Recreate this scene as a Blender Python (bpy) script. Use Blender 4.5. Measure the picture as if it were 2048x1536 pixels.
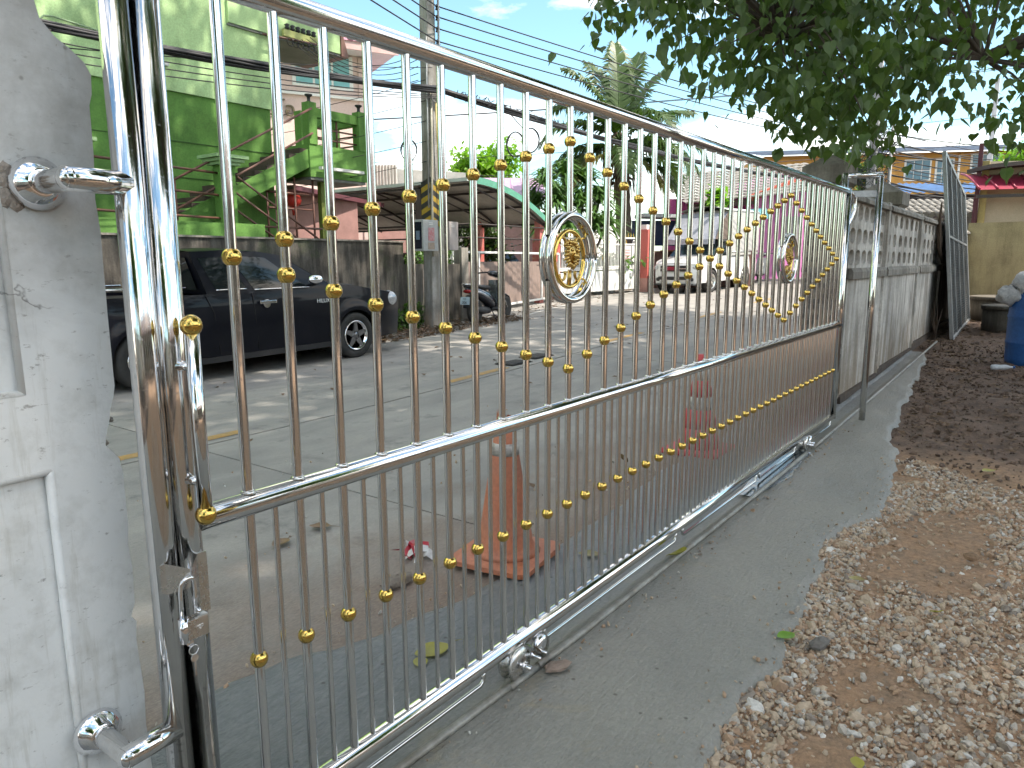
import bpy, math, random
import numpy as np
from mathutils import Matrix, Vector

for _o in list(bpy.data.objects):
    bpy.data.objects.remove(_o)
SC = bpy.context.scene
COL = SC.collection
R = math.radians

# ---------------------------------------------------------------- camera
cam_d = bpy.data.cameras.new('camera')
cam_d.sensor_fit = 'HORIZONTAL'
cam_d.sensor_width = 36.0
cam_d.lens = 36.0 * 1442.5 / 2048.0
cam_d.clip_start = 0.02
cam_d.clip_end = 2000.0
cam = bpy.data.objects.new('camera', cam_d)
COL.objects.link(cam)
cam.matrix_world = (Matrix.Translation((-0.8648, -1.3515, 1.3996)) @ Matrix.Rotation(-0.9340, 4, 'Z')
                    @ Matrix.Rotation(math.pi / 2 - 0.1681, 4, 'X') @ Matrix.Rotation(-0.0042, 4, 'Z'))
SC.camera = cam

# ---------------------------------------------------------------- sky and sun
SUN_DIR = Vector((0.16, -0.52, 0.84)).normalized()        # towards the sun
SUN_EL = math.asin(SUN_DIR.z)
SUN_AZ = math.atan2(SUN_DIR.x, SUN_DIR.y)
world = bpy.data.worlds.new('World')
SC.world = world
world.use_nodes = True
nt = world.node_tree
for n in list(nt.nodes):
    nt.nodes.remove(n)
w_out = nt.nodes.new('ShaderNodeOutputWorld')
w_bg = nt.nodes.new('ShaderNodeBackground')
w_sky = nt.nodes.new('ShaderNodeTexSky')
w_sky.sky_type = 'NISHITA'
w_sky.sun_disc = False
w_sky.sun_elevation = SUN_EL
w_sky.sun_rotation = SUN_AZ
w_sky.air_density = 1.0
w_sky.dust_density = 0.6
w_sky.ozone_density = 1.6
w_tc = nt.nodes.new('ShaderNodeTexCoord')
w_map = nt.nodes.new('ShaderNodeMapping')
w_map.inputs['Scale'].default_value = (1.0, 1.0, 2.6)
w_noise = nt.nodes.new('ShaderNodeTexNoise')
w_noise.inputs['Scale'].default_value = 2.7
w_noise.inputs['Detail'].default_value = 9.0
w_noise.inputs['Roughness'].default_value = 0.55
w_ramp = nt.nodes.new('ShaderNodeValToRGB')
w_ramp.color_ramp.elements[0].position = 0.46
w_ramp.color_ramp.elements[1].position = 0.62
w_mix = nt.nodes.new('ShaderNodeMixRGB')
w_mix.inputs['Color2'].default_value = (11.5, 10.8, 9.8, 1)
nt.links.new(w_tc.outputs['Generated'], w_map.inputs['Vector'])
nt.links.new(w_map.outputs['Vector'], w_noise.inputs['Vector'])
nt.links.new(w_noise.outputs['Fac'], w_ramp.inputs['Fac'])
nt.links.new(w_ramp.outputs['Color'], w_mix.inputs['Fac'])
w_tint = nt.nodes.new('ShaderNodeMixRGB')
w_tint.blend_type = 'MULTIPLY'
w_tint.inputs['Fac'].default_value = 1.0
w_tint.inputs['Color2'].default_value = (0.86, 1.10, 1.02, 1)      # humid, slightly cyan air
nt.links.new(w_sky.outputs['Color'], w_tint.inputs['Color1'])
nt.links.new(w_tint.outputs['Color'], w_mix.inputs['Color1'])
nt.links.new(w_mix.outputs['Color'], w_bg.inputs['Color'])
w_bg.inputs['Strength'].default_value = 0.13
nt.links.new(w_bg.outputs['Background'], w_out.inputs['Surface'])

sun_d = bpy.data.lights.new('sun', 'SUN')
sun_d.energy = 3.4
sun_d.angle = R(0.55)
sun_d.color = (1.0, 0.95, 0.86)
sun = bpy.data.objects.new('sun', sun_d)
COL.objects.link(sun)
sun.location = (0, -10, 30)
sun.rotation_euler = SUN_DIR.to_track_quat('Z', 'Y').to_euler()

SC.view_settings.view_transform = 'Standard'
SC.view_settings.look = 'None'
SC.view_settings.gamma = 1.0
SC.view_settings.use_curve_mapping = False
SC.view_settings.exposure = 1.3
SC.view_settings.use_white_balance = True       # the camera was balanced for the shade
SC.view_settings.white_balance_temperature = 6850
SC.view_settings.white_balance_tint = 13
SC.render.engine = 'CYCLES'
SC.cycles.use_denoising = True
SC.cycles.use_adaptive_sampling = True
SC.cycles.adaptive_threshold = 0.03
SC.cycles.max_bounces = 5
SC.cycles.diffuse_bounces = 3
SC.cycles.glossy_bounces = 4
SC.cycles.transmission_bounces = 4
SC.cycles.transparent_max_bounces = 5
SC.cycles.caustics_reflective = False
SC.cycles.caustics_refractive = False

# ---------------------------------------------------------------- helpers
rnd = random.Random(7)
rng = np.random.default_rng(11)


def gz(x):
    """height of the street surface: level by the gate, rising gently along the road"""
    t = max(0.0, x - 3.0)
    return 0.025 * t * t / (t + 3.0)


def V3(*a):
    return np.array(a, float)


def frame_of(d):
    d = np.asarray(d, float)
    d = d / (np.linalg.norm(d) + 1e-12)
    a = V3(0, 0, 1) if abs(d[2]) < 0.95 else V3(1, 0, 0)
    u = np.cross(a, d); u /= np.linalg.norm(u)
    return u, np.cross(d, u), d


class MB:
    """collects faces for one mesh"""
    def __init__(s):
        s.v = []; s.f = []; s.m = []; s.s = []

    def add(s, verts, faces, mi=0, smooth=False):
        o = len(s.v)
        s.v.extend([tuple(map(float, q)) for q in verts])
        for f in faces:
            s.f.append(tuple(o + i for i in f)); s.m.append(mi); s.s.append(smooth)
        return s

    def box(s, x0, x1, y0, y1, z0, z1, mi=0):
        v = [(x0, y0, z0), (x1, y0, z0), (x1, y1, z0), (x0, y1, z0), (x0, y0, z1), (x1, y0, z1), (x1, y1, z1), (x0, y1, z1)]
        return s.add(v, [(0, 3, 2, 1), (4, 5, 6, 7), (0, 1, 5, 4), (1, 2, 6, 5), (2, 3, 7, 6), (3, 0, 4, 7)], mi)

    def bar(s, p, q, w, h, mi=0, up=(0, 0, 1)):
        """rectangular bar from p to q"""
        p = np.array(p, float); q = np.array(q, float)
        d = q - p; d /= np.linalg.norm(d)
        up = np.array(up, float)
        a = np.cross(d, up)
        if np.linalg.norm(a) < 1e-4:
            a = np.cross(d, (1.0, 0.0, 0.0))
        a /= np.linalg.norm(a); b = np.cross(a, d)
        v = []
        for c in (p, q):
            for i, j in ((-1, -1), (1, -1), (1, 1), (-1, 1)):
                v.append(c + a * i * w / 2 + b * j * h / 2)
        return s.add(v, [(3, 2, 1, 0), (4, 5, 6, 7), (0, 1, 5, 4), (1, 2, 6, 5), (2, 3, 7, 6), (3, 0, 4, 7)], mi)

    def tube(s, path, r, n=10, mi=0, cap=True, closed=False, smooth=True, flat=None):
        P = [np.array(q, float) for q in path]
        k = len(P)
        rr = [r] * k if np.isscalar(r) else list(r)
        T = []
        for i in range(k):
            a = P[(i - 1) % k] if (closed or i > 0) else P[i]
            b = P[(i + 1) % k] if (closed or i < k - 1) else P[i]
            t = b - a; T.append(t / (np.linalg.norm(t) + 1e-12))
        u, w, _ = frame_of(T[0])
        verts = []
        for i in range(k):
            t = T[i]
            u = u - t * np.dot(u, t); u /= np.linalg.norm(u) + 1e-12
            w = np.cross(t, u)
            fw = 1.0 if flat is None else flat
            for j in range(n):
                a = 2 * math.pi * j / n
                verts.append(P[i] + rr[i] * (math.cos(a) * u + math.sin(a) * w * fw))
        faces = []
        for i in range(k if closed else k - 1):
            i2 = (i + 1) % k
            for j in range(n):
                j2 = (j + 1) % n
                faces.append((i * n + j, i * n + j2, i2 * n + j2, i2 * n + j))
        s.add(verts, faces, mi, smooth)
        if cap and not closed:
            o = len(s.v) - k * n
            s.f.append(tuple(o + j for j in reversed(range(n)))); s.m.append(mi); s.s.append(False)
            s.f.append(tuple(o + (k - 1) * n + j for j in range(n))); s.m.append(mi); s.s.append(False)
        return s

    def lathe(s, prof, n=16, c=(0, 0, 0), axis=(0, 0, 1), mi=0, smooth=True):
        u, w, d = frame_of(axis)
        c = np.array(c, float)
        verts = []; faces = []
        for (r, h) in prof:
            for j in range(n):
                a = 2 * math.pi * j / n
                verts.append(c + d * h + r * (math.cos(a) * u + math.sin(a) * w))
        for i in range(len(prof) - 1):
            for j in range(n):
                j2 = (j + 1) % n
                faces.append((i * n + j, i * n + j2, (i + 1) * n + j2, (i + 1) * n + j))
        s.add(verts, faces, mi, smooth)
        o = len(s.v) - len(prof) * n
        if prof[0][0] > 1e-5:
            s.f.append(tuple(o + j for j in reversed(range(n)))); s.m.append(mi); s.s.append(False)
        if prof[-1][0] > 1e-5:
            s.f.append(tuple(o + (len(prof) - 1) * n + j for j in range(n))); s.m.append(mi); s.s.append(False)
        return s

    def ball(s, c, r, n=14, m=8, sc=(1, 1, 1), mi=0, jit=0.0):
        c = np.array(c, float); verts = []; faces = []
        for i in range(m + 1):
            th = math.pi * i / m
            for j in range(n):
                a = 2 * math.pi * j / n
                k = 1 + (rnd.uniform(-jit, jit) if jit else 0)
                verts.append(c + k * r * np.array([sc[0] * math.sin(th) * math.cos(a), sc[1] * math.sin(th) * math.sin(a), sc[2] * math.cos(th)]))
        for i in range(m):
            for j in range(n):
                j2 = (j + 1) % n
                faces.append((i * n + j, (i + 1) * n + j, (i + 1) * n + j2, i * n + j2))
        return s.add(verts, faces, mi, jit == 0)

    def prism(s, poly, d0, d1, axis='y', mi=0):
        """polygon extruded: axis y -> poly is (x, z); axis x -> (y, z); axis z -> (x, y)"""
        def P(a, b, d):
            return {'y': (a, d, b), 'x': (d, a, b), 'z': (a, b, d)}[axis]
        n = len(poly)
        v = [P(a, b, d0) for a, b in poly] + [P(a, b, d1) for a, b in poly]
        f = [tuple(range(n)), tuple(reversed(range(n, 2 * n)))]
        f += [(i, i + n, (i + 1) % n + n, (i + 1) % n) for i in range(n)]
        return s.add(v, f, mi)

    def grid(s, fn, nu, nv, mi=0, smooth=True):
        v = [fn(i / nu, j / nv) for i in range(nu + 1) for j in range(nv + 1)]
        f = [(i * (nv + 1) + j, (i + 1) * (nv + 1) + j, (i + 1) * (nv + 1) + j + 1, i * (nv + 1) + j + 1) for i in range(nu) for j in range(nv)]
        return s.add(v, f, mi, smooth)

    def mesh(s, name, mats):
        me = bpy.data.meshes.new(name)
        me.from_pydata(s.v, [], s.f)
        for m in (mats if isinstance(mats, (list, tuple)) else [mats]):
            me.materials.append(m)
        me.polygons.foreach_set('material_index', s.m)
        me.polygons.foreach_set('use_smooth', s.s)
        me.update()
        return me


def np_mesh(name, V, F, mat, smooth=False, mi=None):
    """mesh from numpy arrays, all faces with the same corner count"""
    me = bpy.data.meshes.new(name)
    V = np.asarray(V, np.float32); F = np.asarray(F, np.int32)
    k = F.shape[1]
    me.vertices.add(len(V)); me.vertices.foreach_set('co', V.ravel())
    me.loops.add(F.size); me.loops.foreach_set('vertex_index', F.ravel())
    me.polygons.add(len(F))
    me.polygons.foreach_set('loop_start', np.arange(0, F.size, k, dtype=np.int32))
    me.polygons.foreach_set('loop_total', np.full(len(F), k, np.int32))
    me.polygons.foreach_set('use_smooth', np.full(len(F), smooth))
    for m in (mat if isinstance(mat, (list, tuple)) else [mat]):
        me.materials.append(m)
    if mi is not None:
        me.polygons.foreach_set('material_index', np.asarray(mi, np.int32))
    me.update(calc_edges=True)
    return me


def link(name, me, parent=None, loc=(0, 0, 0), rot=None, scale=None):
    """world location; a parent is an unrotated object whose own world location is stored as base"""
    o = bpy.data.objects.new(name, me)
    COL.objects.link(o)
    b = Vector((0, 0, 0))
    if parent is not None:
        o.parent = parent
        b = BASE[parent.name]
    o.location = Vector(loc) - b
    BASE[o.name] = Vector(loc)
    if rot is not None:
        o.rotation_euler = rot
    if scale is not None:
        o.scale = scale
    return o


BASE = {}


def tag(o, label=None, cat=None, group=None, kind=None):
    if label: o['label'] = label
    if cat: o['category'] = cat
    if group: o['group'] = group
    if kind: o['kind'] = kind
    return o


def thing(name, label, cat, loc=(0, 0, 0), group=None):
    o = bpy.data.objects.new(name, None)
    COL.objects.link(o)
    o.location = loc
    o.empty_display_size = 0.1
    BASE[o.name] = Vector(loc)
    return tag(o, label, cat, group)


def part(name, mb, mats, parent, bevel=0.0, seg=2, label=None):
    o = link(name, mb.mesh(name, mats), parent)
    if bevel:
        add_bevel(o, bevel, seg)
    if label:
        o['label'] = label
    return o


def add_bevel(o, w, seg=2):
    b = o.modifiers.new('bevel', 'BEVEL')
    b.width = w; b.segments = seg; b.limit_method = 'ANGLE'; b.angle_limit = R(40)


def arc(c, r, a0, a1, n, plane='xz'):
    out = []
    for i in range(n + 1):
        a = a0 + (a1 - a0) * i / n
        p, q = r * math.cos(a), r * math.sin(a)
        out.append({'xz': (c[0] + p, c[1], c[2] + q), 'yz': (c[0], c[1] + p, c[2] + q), 'xy': (c[0] + p, c[1] + q, c[2])}[plane])
    return out


def text_part(name, body, size, loc, rot, mat, parent, extrude=0.002, align='CENTER'):
    cu = bpy.data.curves.new(name, 'FONT')
    cu.body = body; cu.size = size; cu.extrude = extrude
    cu.align_x = align; cu.align_y = 'CENTER'
    cu.materials.append(mat)
    tmp = bpy.data.objects.new(name, cu)
    COL.objects.link(tmp)
    bpy.context.view_layer.update()
    me = bpy.data.meshes.new_from_object(tmp.evaluated_get(bpy.context.evaluated_depsgraph_get()))
    bpy.data.objects.remove(tmp)
    me.name = name
    o = bpy.data.objects.new(name, me)
    COL.objects.link(o)
    if parent is not None:
        o.parent = parent
        o.location = Vector(loc) - BASE[parent.name]
    else:
        o.location = loc
    o.rotation_euler = rot
    return o


# ---------------------------------------------------------------- materials
def nodes_of(name):
    m = bpy.data.materials.new(name)
    m.use_nodes = True
    t = m.node_tree
    b = t.nodes['Principled BSDF']
    return m, t, b


def nz(t, scale, detail=4, rough=0.6, vec=None, dist=0.0):
    n = t.nodes.new('ShaderNodeTexNoise')
    n.inputs['Scale'].default_value = scale
    n.inputs['Detail'].default_value = detail
    n.inputs['Roughness'].default_value = rough
    n.inputs['Distortion'].default_value = dist
    if vec is not None:
        t.links.new(vec, n.inputs['Vector'])
    return n


def ramp(t, src, p0, p1, c0=(0, 0, 0, 1), c1=(1, 1, 1, 1)):
    r = t.nodes.new('ShaderNodeValToRGB')
    r.color_ramp.elements[0].position = p0; r.color_ramp.elements[1].position = p1
    r.color_ramp.elements[0].color = c0; r.color_ramp.elements[1].color = c1
    t.links.new(src, r.inputs['Fac'])
    return r.outputs['Color']


def mixc(t, fac, a, b, mode='MIX'):
    m = t.nodes.new('ShaderNodeMixRGB')
    m.blend_type = mode
    for sock, val in (('Fac', fac), ('Color1', a), ('Color2', b)):
        if isinstance(val, (int, float)):
            m.inputs[sock].default_value = val
        elif isinstance(val, tuple):
            m.inputs[sock].default_value = val if len(val) == 4 else val + (1,)
        else:
            t.links.new(val, m.inputs[sock])
    return m.outputs['Color']


def wpos(t, sc=(1, 1, 1)):
    g = t.nodes.new('ShaderNodeNewGeometry')
    mp = t.nodes.new('ShaderNodeMapping')
    mp.inputs['Scale'].default_value = sc
    t.links.new(g.outputs['Position'], mp.inputs['Vector'])
    return mp.outputs['Vector']


def bump(t, b, h, strength, dist=0.01):
    n = t.nodes.new('ShaderNodeBump')
    n.inputs['Strength'].default_value = strength
    n.inputs['Distance'].default_value = dist
    t.links.new(h, n.inputs['Height'])
    t.links.new(n.outputs['Normal'], b.inputs['Normal'])


def mat(name, col, rough=0.7, metal=0.0, var=0.25, scale=3.0, col2=None, bmp=0.15, bscale=60.0, fine=0.12, rvar=0.1, stretch=(1, 1, 1), coat=0.0, ior=None):
    """general worn surface: two colours blended by noise, fine grain, uneven gloss, fine relief"""
    m, t, b = nodes_of(name)
    p = wpos(t, stretch)
    if col2 is None:
        col2 = tuple(c * (1 - var) for c in col)
    n1 = nz(t, scale, 6, 0.62, p)
    n2 = nz(t, bscale, 3, 0.6, p)
    c = mixc(t, ramp(t, n1.outputs['Fac'], 0.35, 0.68), col, col2)
    if fine:
        g = ramp(t, n2.outputs['Fac'], 0.25, 0.75, (1 - fine * 2, 1 - fine * 2, 1 - fine * 2, 1), (1 + fine, 1 + fine, 1 + fine, 1))
        c = mixc(t, 1.0, c, g, 'MULTIPLY')
    t.links.new(c, b.inputs['Base Color'])
    b.inputs['Metallic'].default_value = metal
    if rvar:
        mr = t.nodes.new('ShaderNodeMapRange')
        mr.inputs['To Min'].default_value = max(0.02, rough - rvar); mr.inputs['To Max'].default_value = min(1, rough + rvar)
        t.links.new(n1.outputs['Fac'], mr.inputs['Value'])
        t.links.new(mr.outputs['Result'], b.inputs['Roughness'])
    else:
        b.inputs['Roughness'].default_value = rough
    if ior is not None:
        b.inputs['Specular IOR Level'].default_value = ior
    if coat:
        b.inputs['Coat Weight'].default_value = coat
        b.inputs['Coat Roughness'].default_value = 0.04
    if bmp:
        bump(t, b, n2.outputs['Fac'], bmp, 0.01)
    return m


def leaf_mat(name, c1, c2, trans=0.3, scale=1.5, rough=0.45):
    m, t, b = nodes_of(name)
    p = wpos(t)
    n1 = nz(t, scale, 3, 0.6, p)
    c = mixc(t, ramp(t, n1.outputs['Fac'], 0.35, 0.65), c1, c2)
    t.links.new(c, b.inputs['Base Color'])
    b.inputs['Roughness'].default_value = rough
    tr = t.nodes.new('ShaderNodeBsdfTranslucent')
    cc = mixc(t, 1.0, c, (1.5, 1.8, 0.6, 1), 'MULTIPLY')
    t.links.new(cc, tr.inputs['Color'])
    mx = t.nodes.new('ShaderNodeMixShader')
    mx.inputs['Fac'].default_value = trans
    out = t.nodes['Material Output']
    t.links.new(b.outputs['BSDF'], mx.inputs[1]); t.links.new(tr.outputs['BSDF'], mx.inputs[2])
    t.links.new(mx.outputs['Shader'], out.inputs['Surface'])
    return m


def steel_mat(name, col, rough, streak=True):
    m, t, b = nodes_of(name)
    b.inputs['Metallic'].default_value = 1.0
    p = wpos(t, (60, 60, 3)) if streak else wpos(t)
    n1 = nz(t, 3.0, 3, 0.6, p)
    c = mixc(t, ramp(t, n1.outputs['Fac'], 0.3, 0.7), col, tuple(x * 0.9 for x in col))
    t.links.new(c, b.inputs['Base Color'])
    n2 = nz(t, 9.0, 4, 0.6, wpos(t))
    mr = t.nodes.new('ShaderNodeMapRange')
    mr.inputs['To Min'].default_value = rough * 0.5; mr.inputs['To Max'].default_value = rough * 1.6
    t.links.new(n2.outputs['Fac'], mr.inputs['Value'])
    sp_ = nz(t, 120.0, 3, 0.6, wpos(t))                 # dried water spots and dust
    ma = t.nodes.new('ShaderNodeMath'); ma.operation = 'MULTIPLY_ADD'
    t.links.new(ramp(t, sp_.outputs['Fac'], 0.58, 0.70), ma.inputs[0]); ma.inputs[1].default_value = 0.16
    t.links.new(mr.outputs['Result'], ma.inputs[2])
    t.links.new(ma.outputs[0], b.inputs['Roughness'])
    return m


def window_mat(name, col=(0.03, 0.05, 0.06), rough=0.06):
    m, t, b = nodes_of(name)
    n1 = nz(t, 0.8, 3, 0.6, wpos(t))
    t.links.new(mixc(t, n1.outputs['Fac'], col, tuple(x * 1.8 for x in col)), b.inputs['Base Color'])
    b.inputs['Roughness'].default_value = rough
    b.inputs['IOR'].default_value = 1.5
    return m


def plaster_mat(name, paint, bare, z_lo=1.15, z_hi=1.9, rough=0.75):
    """white painted concrete, worn to bare cement in patches and towards the broken top, with hairline cracks and specks"""
    m, t, b = nodes_of(name)
    p = wpos(t)
    big = nz(t, 3.2, 7, 0.65, p, 0.4)
    mid = nz(t, 14, 6, 0.65, p)
    fin = nz(t, 90, 3, 0.6, p)
    sx = t.nodes.new('ShaderNodeSeparateXYZ'); t.links.new(p, sx.inputs[0])
    mr = t.nodes.new('ShaderNodeMapRange')
    mr.inputs['From Min'].default_value = z_lo; mr.inputs['From Max'].default_value = z_hi
    mr.inputs['To Min'].default_value = 0.0; mr.inputs['To Max'].default_value = 0.42
    t.links.new(sx.outputs['Z'], mr.inputs['Value'])
    ad = t.nodes.new('ShaderNodeMath'); ad.operation = 'ADD'
    t.links.new(big.outputs['Fac'], ad.inputs[0]); t.links.new(mr.outputs['Result'], ad.inputs[1])
    c = mixc(t, ramp(t, ad.outputs[0], 0.56, 0.92), paint, bare)
    st = ramp(t, mid.outputs['Fac'], 0.33, 0.52, (0.70, 0.69, 0.66, 1), (1, 1, 1, 1))
    c = mixc(t, 0.5, c, st, 'MULTIPLY')
    run = nz(t, 6.0, 6, 0.7, wpos(t, (5.0, 5.0, 0.45)))          # grime washed down the face
    c = mixc(t, 0.6, c, ramp(t, run.outputs['Fac'], 0.56, 0.74, (1, 1, 1, 1), (0.62, 0.59, 0.52, 1)), 'MULTIPLY')
    scf = nz(t, 30.0, 5, 0.75, wpos(t, (1.0, 1.0, 2.5)))         # scuffs where the paint has rubbed off
    c = mixc(t, ramp(t, scf.outputs['Fac'], 0.62, 0.70), c, (0.40, 0.39, 0.37))
    # specks
    vo = t.nodes.new('ShaderNodeTexVoronoi'); vo.inputs['Scale'].default_value = 22; t.links.new(p, vo.inputs['Vector'])
    sp = ramp(t, vo.outputs['Distance'], 0.05, 0.11, (0.35, 0.33, 0.30, 1), (1, 1, 1, 1))
    c = mixc(t, mixc(t, 1.0, ramp(t, nz(t, 4.0, 4, 0.6, p).outputs['Fac'], 0.55, 0.62), (0.8, 0.8, 0.8, 1), 'MULTIPLY'), c, mixc(t, 1.0, c, sp, 'MULTIPLY'))
    # hairline cracks
    v2 = t.nodes.new('ShaderNodeTexVoronoi'); v2.feature = 'DISTANCE_TO_EDGE'; v2.inputs['Scale'].default_value = 2.3
    wv = mixc(t, 0.25, p, nz(t, 5, 5, 0.6, p).outputs['Color'])
    t.links.new(wv, v2.inputs['Vector'])
    cr = ramp(t, v2.outputs['Distance'], 0.0015, 0.006, (0.35, 0.34, 0.33, 1), (1, 1, 1, 1))
    msk = ramp(t, big.outputs['Fac'], 0.52, 0.6)
    c = mixc(t, msk, c, mixc(t, 1.0, c, cr, 'MULTIPLY'))
    t.links.new(c, b.inputs['Base Color'])
    b.inputs['Roughness'].default_value = rough
    hh = mixc(t, 0.4, mid.outputs['Fac'], fin.outputs['Fac'])
    bump(t, b, mixc(t, 0.5, hh, nz(t, 7, 4, 0.5, wpos(t, (1, 1, 3))).outputs['Fac']), 0.5, 0.008)
    return m


def stain_mat(name, base, dark, rough=0.85, vscale=0.35, lo=0.42, hi=0.62, green=None, bmp=0.4, foot=None):
    """wall with rain streaks running down"""
    m, t, b = nodes_of(name)
    p = wpos(t); ps = wpos(t, (3.2, 3.2, vscale))
    n1 = nz(t, 2.2, 7, 0.68, ps); n2 = nz(t, 1.3, 6, 0.65, p); n3 = nz(t, 45, 4, 0.6, p)
    c = mixc(t, ramp(t, n1.outputs['Fac'], lo, hi), base, dark)
    c = mixc(t, ramp(t, n2.outputs['Fac'], 0.45, 0.75), c, tuple(x * 0.6 for x in dark))
    if green:
        c = mixc(t, ramp(t, nz(t, 0.9, 6, 0.7, p).outputs['Fac'], 0.55, 0.72), c, green)
    if foot:   # dirt splashed up from the ground
        sx = t.nodes.new('ShaderNodeSeparateXYZ'); t.links.new(p, sx.inputs[0])
        mr = t.nodes.new('ShaderNodeMapRange'); mr.inputs['From Min'].default_value = foot[1]; mr.inputs['From Max'].default_value = foot[2]
        mr.inputs['To Min'].default_value = 1.0; mr.inputs['To Max'].default_value = 0.0
        t.links.new(sx.outputs['Z'], mr.inputs['Value'])
        mu = t.nodes.new('ShaderNodeMath'); mu.operation = 'MULTIPLY'
        t.links.new(mr.outputs['Result'], mu.inputs[0]); t.links.new(ramp(t, n1.outputs['Fac'], 0.3, 0.6), mu.inputs[1])
        c = mixc(t, mu.outputs[0], c, foot[0])
    g = ramp(t, n3.outputs['Fac'], 0.3, 0.7, (0.8, 0.8, 0.8, 1), (1.1, 1.1, 1.1, 1))
    c = mixc(t, 1.0, c, g, 'MULTIPLY')
    t.links.new(c, b.inputs['Base Color'])
    b.inputs['Roughness'].default_value = rough
    bump(t, b, mixc(t, 0.5, n3.outputs['Fac'], nz(t, 12, 5, 0.6, p).outputs['Fac']), bmp, 0.012)
    return m


STEEL = steel_mat('stainless_steel', (0.70, 0.695, 0.69), 0.085)
STEEL_B = steel_mat('brushed_steel', (0.66, 0.65, 0.63), 0.24)
CHROME = steel_mat('chrome', (0.82, 0.82, 0.84), 0.05, False)
GOLD = steel_mat('gold_plate', (0.70, 0.475, 0.13), 0.13, False)
GOLD_DULL = steel_mat('gold_cast', (0.55, 0.365, 0.12), 0.26, False)
GALV = mat('galvanised', (0.42, 0.44, 0.45), 0.5, 0.7, 0.3, 6, bmp=0.1)
PILLAR = plaster_mat('painted_pillar', (0.78, 0.79, 0.78), (0.44, 0.43, 0.41))
RAW = mat('broken_concrete', (0.30, 0.27, 0.24), 0.9, 0, 0.4, 9, (0.40, 0.33, 0.27), 0.8, 45)
WHITE = mat('white_paint', (0.78, 0.78, 0.76), 0.5, 0, 0.12, 2)
FENCE = stain_mat('fence_plaster', (0.66, 0.64, 0.60), (0.31, 0.285, 0.25), foot=((0.24, 0.18, 0.12), 0.05, 0.75))
FENCE_CAP = stain_mat('cast_concrete', (0.34, 0.32, 0.28), (0.15, 0.135, 0.115))
GREYWALL = stain_mat('mossy_wall', (0.165, 0.148, 0.125), (0.045, 0.04, 0.034), green=(0.05, 0.07, 0.025), bmp=0.7, foot=((0.06, 0.055, 0.045), 0.0, 0.3), lo=0.38, hi=0.6)
POLE = stain_mat('pole_concrete', (0.33, 0.33, 0.32), (0.20, 0.18, 0.15), foot=((0.32, 0.22, 0.13), 0.0, 0.55))
POLE_FAR = mat('far_pole_concrete', (0.38, 0.39, 0.40), 0.8)
BLACK = mat('black_plastic', (0.018, 0.018, 0.02), 0.5, 0, 0.2, 4, bmp=0.05)
CABLE = mat('black_cable', (0.022, 0.022, 0.026), 0.55, 0, 0.3, 8, bmp=0.2)
RUBBER = mat('rubber', (0.022, 0.022, 0.022), 0.8, 0, 0.3, 5, (0.045, 0.042, 0.038))
DARK = mat('dark_interior', (0.012, 0.012, 0.013), 0.9, bmp=0)

# ================================================================ GROUND
def noise2(x, y, f=1.0):
    return (math.sin(x * 1.7 * f + 1.3) * math.cos(y * 2.3 * f + 0.4) + 0.5 * math.sin(x * 4.1 * f - y * 3.7 * f + 2.0)
            + 0.25 * math.sin(x * 9.3 * f + y * 7.9 * f)) / 1.75


def interp(pts, x):
    if x <= pts[0][0]: return pts[0][1]
    for (a, b), (c, d) in zip(pts, pts[1:]):
        if x <= c:
            return b + (d - b) * (x - a) / (c - a)
    return pts[-1][1]


SOIL = mat('dark_soil', (0.10, 0.068, 0.048), 0.95, 0, 0.4, 2.2, (0.042, 0.029, 0.021), 0.8, 26, 0.25)
# far ground sheet to the horizon
g = MB()
xs = [-160, -60, -20, -8, -3, 0, 3, 5, 7, 9, 12, 15, 18, 22, 26, 30, 40, 60, 110, 260]
ys = [-160, -60, -20, 0, 20, 60, 160]
g.add([(x, y, gz(min(x, 60)) - 0.12) for x in xs for y in ys],
      [(i * 7 + j, (i + 1) * 7 + j, (i + 1) * 7 + j + 1, i * 7 + j + 1) for i in range(len(xs) - 1) for j in range(6)])
tag(link('ground', g.mesh('ground', SOIL)), 'bare brown earth reaching out beyond the street and yard', None, None, 'structure')

# ---- yard: clay under gravel near the camera, dark soil further along
YARD_EDGE = [(-3, -1.0), (0.3, -0.78), (0.9, -0.695), (1.36, -0.65), (1.55, -0.72), (1.94, -0.69), (2.3, -0.63), (2.87, -0.56), (3.4, -0.70),
             (4.18, -0.675), (4.7, -0.58), (5.4, -0.45), (6.5, -0.36), (7.5, -0.30), (9, -0.2), (10.2, -0.10), (11, 0.10), (30, 0.10)]


def edge_y(x):
    return interp(YARD_EDGE, x) + 0.035 * noise2(x, 0.3, 3.1) + 0.018 * noise2(x, 2.0, 9.0)


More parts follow.
